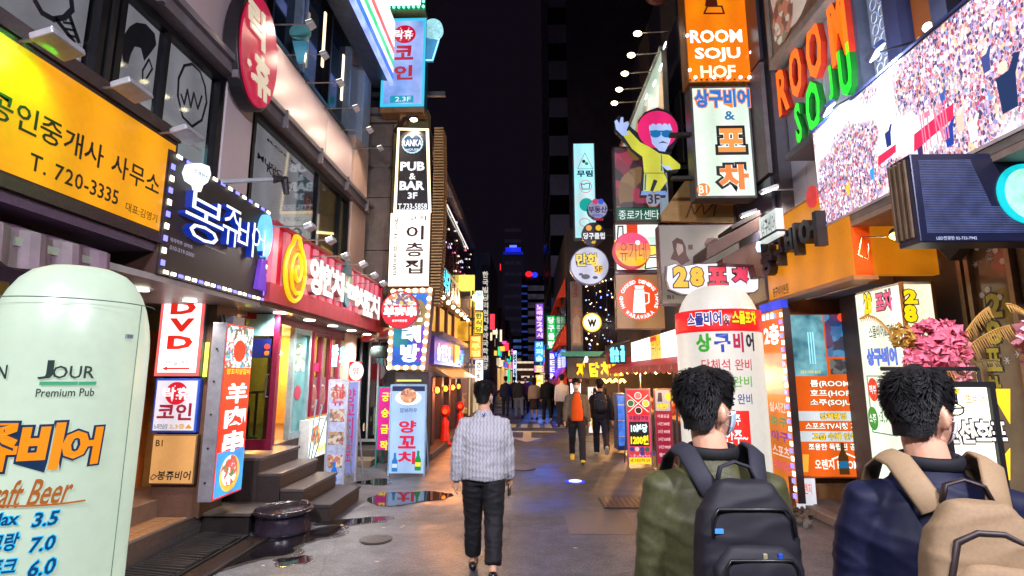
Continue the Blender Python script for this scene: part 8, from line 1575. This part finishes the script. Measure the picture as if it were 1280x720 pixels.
def knit_mat():
    m, N, L, b = _new('knit'); b.inputs['Base Color'].default_value = lin((150, 148, 160)) + (1,); b.inputs['Roughness'].default_value = .9
    tc = N.new('ShaderNodeTexCoord'); sp = N.new('ShaderNodeSeparateXYZ'); L.new(tc.outputs['Object'], sp.inputs[0])
    def mth(op, a, b_=None):
        k = N.new('ShaderNodeMath'); k.operation = op
        for i, v in enumerate((a, b_)):
            if v is None: continue
            if isinstance(v, (int, float)): k.inputs[i].default_value = v
            else: L.new(v, k.inputs[i])
        return k.outputs[0]
    zx = mth('MULTIPLY', sp.outputs[2], 105.); xx = mth('MULTIPLY', sp.outputs[0], 190.)
    sw = mth('MULTIPLY', mth('SINE', zx), .7); cab = mth('ABSOLUTE', mth('SINE', mth('MULTIPLY', mth('ADD', xx, sw), .5)))
    st = mth('MULTIPLY', mth('SINE', mth('ADD', mth('MULTIPLY', sp.outputs[2], 420.), mth('MULTIPLY', mth('SINE', xx), 2.2))), .25)
    h = mth('ADD', cab, st); bp = N.new('ShaderNodeBump'); bp.inputs['Strength'].default_value = .55; bp.inputs['Distance'].default_value = .012
    L.new(h, bp.inputs['Height']); L.new(bp.outputs[0], b.inputs['Normal'])
    r = N.new('ShaderNodeValToRGB'); r.color_ramp.elements[0].color = lin((150, 148, 156)) + (1,); r.color_ramp.elements[1].color = lin((180, 178, 186)) + (1,); r.color_ramp.elements[1].position = .7; L.new(h, r.inputs[0]); L.new(r.outputs[0], b.inputs['Base Color'])
    return m
BLKP = cloth((22, 21, 25), .7); MW = D((228, 230, 236), .7)
# ---- man in the grey cable-knit sweater, walking away with a phone in his hand
q, T, HT, ar, kn = figure('man in grey cable-knit sweater and cropped black trousers walking away with a phone', -.42, 5.15, .04, 1.73, ((.20, .06), (-.16, .30)), ((-.12, .2, .3), (.10, .15, .2)), knit_mat(), BLKP, D((16, 15, 18), .2), vox=.011, turn=-.45, bulk=1.28, hem=.86, crop=.14, fold=.008, strands=2500, mask=MW, tufts=700, hairk=1.0)
bx_l = Vector(q.location)
lb(MB().path([T((-.012, -.115, 1.46)), T((0, -.12, 1.44)), T((.015, -.115, 1.47))], .006, 5), q, 'label_loop', D((50, 40, 130), .6))
sh, el, wr_, d2, sx = ar[1]; ph = thing('smartphone', 'black smartphone held in the hand of the man in the grey sweater', 'phone', tuple(Vector(q.location) + (wr_ + d2 * .11) * (1.73 / 1.75)))
f_ = Fr(tuple(ph.location), (.25, .95, 0), (0, .25, .95)); bx('phone_body', D((14, 14, 18), .15), ph, f_, -.037, -.07, .037, .07, -.012, -.004, bevel=.003); bx('phone_screen', D((30, 34, 40), .05), ph, f_, -.033, -.066, .033, .066, -.003, -.001)
# ---- backpacks
def pack(name, label, person, w, h, d, cz, mat, trim, strap_mat, cy=-.235, style=0, sw=.03, topn=.8, sc=1.):
    t = thing(name, label, 'backpack', tuple(person.location), None, person.rotation_euler[2]); t.scale = person.scale
    T2 = lambda v: Vector(v)
    m = MB(); n = 28; rings = []
    for i in range(13):
        u = -1 + 2 * i / 12; e = (1 - abs(u) ** 5) ** .5 if abs(u) < 1 else 0; e = max(e, .55 if abs(u) == 1 else 0); tp = 1 - (1 - topn) * max(0, (u + .2) / 1.2) ** 2
        rings.append(((0, cy - .0 * u, cz + u * h / 2), w / 2 * e * tp, d / 2 * max(e, .5) * (1 - .18 * max(0, u))))
    loft(m, rings, n, .55); o = put(remeshed(m, .010, 3), 'main_compartment', mat, t, .005, (7, 7, 5), 4)
    yb = cy - d / 2
    def ring_path(pts, r_, nm, mt): m = MB(); m.path([Vector(p) for p in pts], r_, 6); return lb(m, t, nm, mt, smooth=True)
    m = MB(); ph_ = h * (.6 if style == 0 else .62); pz = cz - h / 2 + ph_ / 2 + .03; rings = []
    for i in range(11):
        u = -1 + 2 * i / 10; e = max((1 - abs(u) ** 6) ** .5 if abs(u) < 1 else 0, .6); tp = 1 - (.0 if style == 0 else .22) * max(0, u) ** 2
        rings.append(((0, yb + .012, pz + u * ph_ / 2), w / 2 * .84 * e * tp, .045 * e))
    loft(m, rings, n, .5); put(remeshed(m, .009, 3), 'front_pocket', mat, t, .004, (8, 8, 6), 9)
    if style == 0:
        zt = cz + h / 2
        ring_path([(-w * .33, yb - .031, pz - ph_ * .42), (-w * .34, yb - .032, pz + ph_ * .33), (-w * .29, yb - .031, pz + ph_ * .40), (w * .29, yb - .031, pz + ph_ * .40), (w * .34, yb - .032, pz + ph_ * .33), (w * .33, yb - .031, pz - ph_ * .42)], .0045, 'zip_line', trim)
        ring_path([(-w * .40, yb + .006, zt - .14), (-w * .39, yb + .008, zt - .09), (-w * .33, yb + .008, zt - .065), (w * .33, yb + .008, zt - .065), (w * .39, yb + .008, zt - .09), (w * .40, yb + .006, zt - .14)], .005, 'zip_line', trim)
        ring_path([(-w * .35, yb - .032, pz - ph_ * .16), (w * .35, yb - .032, pz - ph_ * .16)], .0035, 'seam', trim)
        for k, cc in enumerate(((200, 190, 150), (60, 110, 230))):
            xx = .012 + k * .042; bx('zip_pull', D(cc, .3, .7), t, Fr(tuple(Vector(t.location)), (1, 0, 0)), xx - .006, pz + ph_ * .36, xx + .006, pz + ph_ * .46, -yb + .020, -yb + .030, bevel=.002)
        bx('blue_label', D((60, 130, 200), .5), t, Fr(tuple(Vector(t.location)), (1, 0, 0)), -w * .4, zt - .13, -w * .4 + .03, zt - .118, -yb - .012, -yb - .004)
        f_ = Fr(tuple(Vector(t.location)), (1, 0, 0)); ex, ez = w * .27, cz - .075; MB().poly(f_, [(ex - .014, ez - .018), (ex + .018, ez - .018), (ex + .016, ez - .002), (ex + .012, ez + .012), (ex + .008, ez + .026), (ex + .001, ez + .022), (ex - .004, ez + .006), (ex - .014, ez - .004)], -yb + .022, -yb + .029).build('emblem', D((225, 220, 225), .6), t)
    else:
        zt = cz + h / 2
        ring_path([(-w * .40, yb + .006, pz - ph_ * .45), (-w * .39, yb + .004, pz + ph_ * .2), (-w * .27, yb + .006, zt - .085), (-w * .1, yb + .012, zt - .062), (w * .1, yb + .012, zt - .062), (w * .28, yb + .006, zt - .09), (w * .39, yb + .004, pz + ph_ * .2), (w * .40, yb + .006, pz - ph_ * .3)], .008, 'zip_line', trim)
        ring_path([(-w * .32, yb - .031, pz + ph_ * .1), (-w * .29, yb - .031, pz + ph_ * .33), (-w * .18, yb - .030, pz + ph_ * .40), (0, yb - .032, pz + ph_ * .32), (w * .16, yb - .032, pz + ph_ * .30), (w * .28, yb - .030, pz + ph_ * .37), (w * .33, yb - .027, pz + ph_ * .15)], .008, 'zip_line', trim)
    m = MB(); zt = cz + h / 2; m.path([Vector((-.06, cy + .04, zt - .01)), Vector((-.045, cy + .045, zt + .035)), Vector((0, cy + .05, zt + .05)), Vector((.045, cy + .045, zt + .035)), Vector((.06, cy + .04, zt - .01))], [(.006, .013)] * 5, 8, up=(0, 1, 0)); lb(m, t, 'grab_handle', trim if style else strap_mat, smooth=True)
    for sx in (-1, 1):
        m = MB(); pts = [(sx * .075, cy + d * .35, min(zt - .035, 1.385)), (sx * .095, -.14, 1.44), (sx * .115, -.09, 1.497), (sx * .125, -.02, 1.505), (sx * .13, .06, 1.465), (sx * .135, .125, 1.38), (sx * .14, .15, 1.2), (sx * .17, .10, 1.02), (sx * .18, .0, .97)]
        m.path([Vector(p) for p in pts], [(sw, .010)] * 6 + [(sw * .8, .008), (.014, .004), (.014, .004)], 10, up=(0, 1, .3)); lb(m, t, 'shoulder_strap', strap_mat, smooth=True)
    return t
OLV = cloth((62, 62, 36), .55, .3, 22, .3)
q2_, T, HT, ar, kn = figure('man in olive bomber jacket seen from behind, black backpack on his shoulders, looking aside', .655, 1.98, .03, 1.80, ((.06, .05), (-.1, .2)), ((.05, .13, .15), (0., .13, .1)), OLV, BLKP, BLACK, vox=.009, turn=-1.15, bulk=1.12, hem=.9, fold=.005, strands=5200, mask=D((190, 215, 240), .6), tufts=1700, hairk=.8, collar=cloth((18, 18, 20)))
pack('backpack', 'black two-zip backpack with a small white emblem on the back of the olive jacket', q2_, .295, .48, .14, 1.19, cloth((24, 23, 30), .65, .2, 60), D((10, 10, 12), .4), cloth((34, 34, 44), .7, .3, 80), style=0, sw=.032, topn=.93)
NAV = D((18, 21, 46), .6, 0, .05, 60, .3, .2)
q3_, T, HT, ar, kn = figure('man in navy satin jacket seen from behind with tan rucksack and white mask', 1.27, 1.78, -.24, 1.80, ((.04, .1), (-.08, .2)), ((.08, .17, .2), (0., .16, .1)), NAV, BLKP, BLACK, vox=.009, turn=-1.05, bulk=1.2, hem=.9, fold=.005, strands=5200, mask=MW, tufts=1700, hairk=.66, collar=cloth((16, 16, 24)))
TANM = D((128, 104, 76), .75, 0, .12, 120, .15)
pack('rucksack', 'tan canvas rucksack with dark curved zips on the back of the navy jacket', q3_, .285, .44, .13, 1.195, TANM, D((40, 26, 26), .5), D((134, 110, 80), .75, 0, .15, 120, .1), style=1, sw=.036, topn=.8)
# glasses of the navy jacket man
m = MB(); m.path([HT((.084, -.01, 1.645)), HT((.078, .06, 1.645)), HT((.062, .092, 1.645))], .0025, 5)
for sx in (-1, 1): m.path([HT((sx * .033 + .025 * cos(u), .096, 1.638 + .018 * sin(u))) for u in [2 * pi * i / 10 for i in range(11)]], .0022, 4)
lb(m, q3_, 'glasses', D((20, 18, 20), .3))
# ---- orange shirt man and the man with the black backpack
NOC = cloth((60, 62, 84))
p = W3(722, 577, Z=0); figure('man in orange shirt, open grey jacket and yellow shoes walking towards the viewer', p.x, p.y, pi - .05, 1.72, ((.28, .05), (-.3, .35)), ((-.15, .2, .2), (.2, .2, .15)), cloth((104, 96, 84)), cloth((36, 36, 44)), D((214, 190, 50), .5), vox=.02, bulk=1.12, hem=.92, fold=.008, mask=MW, tufts=160, inner=cloth((232, 90, 20)))
p = W3(752, 570, Z=0); a_, T, HT, ar, kn = figure('man in black coat with a small black backpack striding away beside the orange shirt man', p.x, p.y, -.1, 1.74, ((.45, .1), (-.35, .75)), ((.3, .15, .25), (-.2, .2, .1)), cloth((24, 24, 30)), cloth((30, 32, 46)), D((200, 196, 190), .5), vox=.02, bulk=1.15, hem=.86, fold=.008, tufts=160)
pack('small_backpack', 'small dark backpack on the man striding away in black', a_, .28, .42, .14, 1.18, cloth((34, 36, 48), .6), D((10, 10, 12), .4), cloth((30, 30, 40)), style=0, sw=.025)
# ---- further pedestrians
def walk(px_, py_, label, top, bottom, ph, head=0., H=1.72, **k):
    p = W3(px_, py_, Z=0); f = .32 * sin(ph); return figure(label, p.x, p.y, head, H, ((f, .1 + .3 * max(0, -sin(ph))), (-f, .1 + .3 * max(0, sin(ph)))), ((-f * .8, .12, .2), (f * .8, .12, .2)), top, bottom, k.pop('shoes', D((40, 40, 44), .5)), vox=.03, tufts=40, group='pedestrians further up the street', bulk=1.12, hem=.85, **k)
C = cloth
walk(703, 534, 'man in white shirt and dark vest standing beyond the orange shirt man', C((200, 205, 215)), C((34, 36, 44)), .2, .3, 1.78)
walk(684, 527, 'broad figure all in black walking away at the crosswalk', C((20, 20, 24)), C((24, 24, 28)), .8, .1, 1.8, shoes=D((200, 200, 200), .5))
walk(668, 524, 'woman in beige top and long dark skirt beside the figure in black', C((176, 150, 130)), None, .3, 0, 1.66, skirt=C((60, 44, 44)), long_hair=True)
walk(649, 523, 'man in dark jacket and pale jeans mid street', C((40, 42, 50)), C((110, 118, 136)), 1.0, .1, 1.76)
walk(657, 516, 'person in maroon coat beyond the pale jeans man', C((96, 40, 48)), C((30, 28, 32)), .6, pi, 1.68)
walk(632, 520, 'slim person in dark blue walking by the grey sweater man', C((34, 40, 70)), C((40, 42, 54)), .9, 0, 1.72)
walk(643, 511, 'small far person in brown coat mid street', C((90, 66, 50)), C((30, 30, 34)), .7, 0, 1.66)
walk(664, 508, 'small far person in grey coat past the crosswalk', C((110, 110, 118)), C((30, 30, 34)), .2, pi, 1.7)
walk(614, 516, 'long haired woman in brown by the amber signs', C((110, 70, 50)), C((40, 34, 34)), .5, 0, 1.62, long_hair=True)
walk(694, 520, 'person in blue jacket behind the man in the white shirt', C((40, 90, 180)), C((30, 30, 40)), .9, .2, 1.72)
b_, T, HT, ar, kn = walk(563, 531, 'woman in black with a white bag on her shoulder by the lamp pole', C((24, 22, 28)), C((28, 26, 30)), .3, .3, 1.64, long_hair=True)
t = thing('shoulder_bag', 'small white bag on the shoulder of the woman by the lamp pole', 'bag', tuple(b_.location + Vector((.12, -.14, .85)))); o = bx('bag_body', D((215, 210, 205), .5), t, Fr(tuple(t.location), (1, 0, 0)), -.13, 0, .13, .24, -.05, .05, bevel=.03); MB().path([t.location + Vector((-.1, 0, .23)), t.location + Vector((0, .05, .5)), t.location + Vector((.1, 0, .23))], .01, 5).build('bag_strap', D((215, 210, 205), .5), t)
# person seated inside the restaurant
s_, T, HT, ar, kn = figure('dark haired guest sitting at the table just inside the restaurant doorway', -4.95, 8.45, -1.2, 1.7, ((1.45, 1.45), (1.45, 1.45)), ((.5, .15, .9), (.5, .15, .9)), C((40, 40, 48)), C((30, 30, 36)), vox=.03, tufts=60, z=FLR)
t = thing('stool', 'round stool under the guest inside the restaurant', 'stool', (-4.95, 8.45, FLR)); MB().disc(FZ(0), -4.95, 8.45, .17, FLR + .36, FLR + .41).build('seat', D((120, 30, 30), .4), t); MB().tube((-4.95, 8.45, FLR), (-4.95, 8.45, FLR + .36), .03).build('leg', STEEL, t)
bpy.data.scenes.remove(TMP)
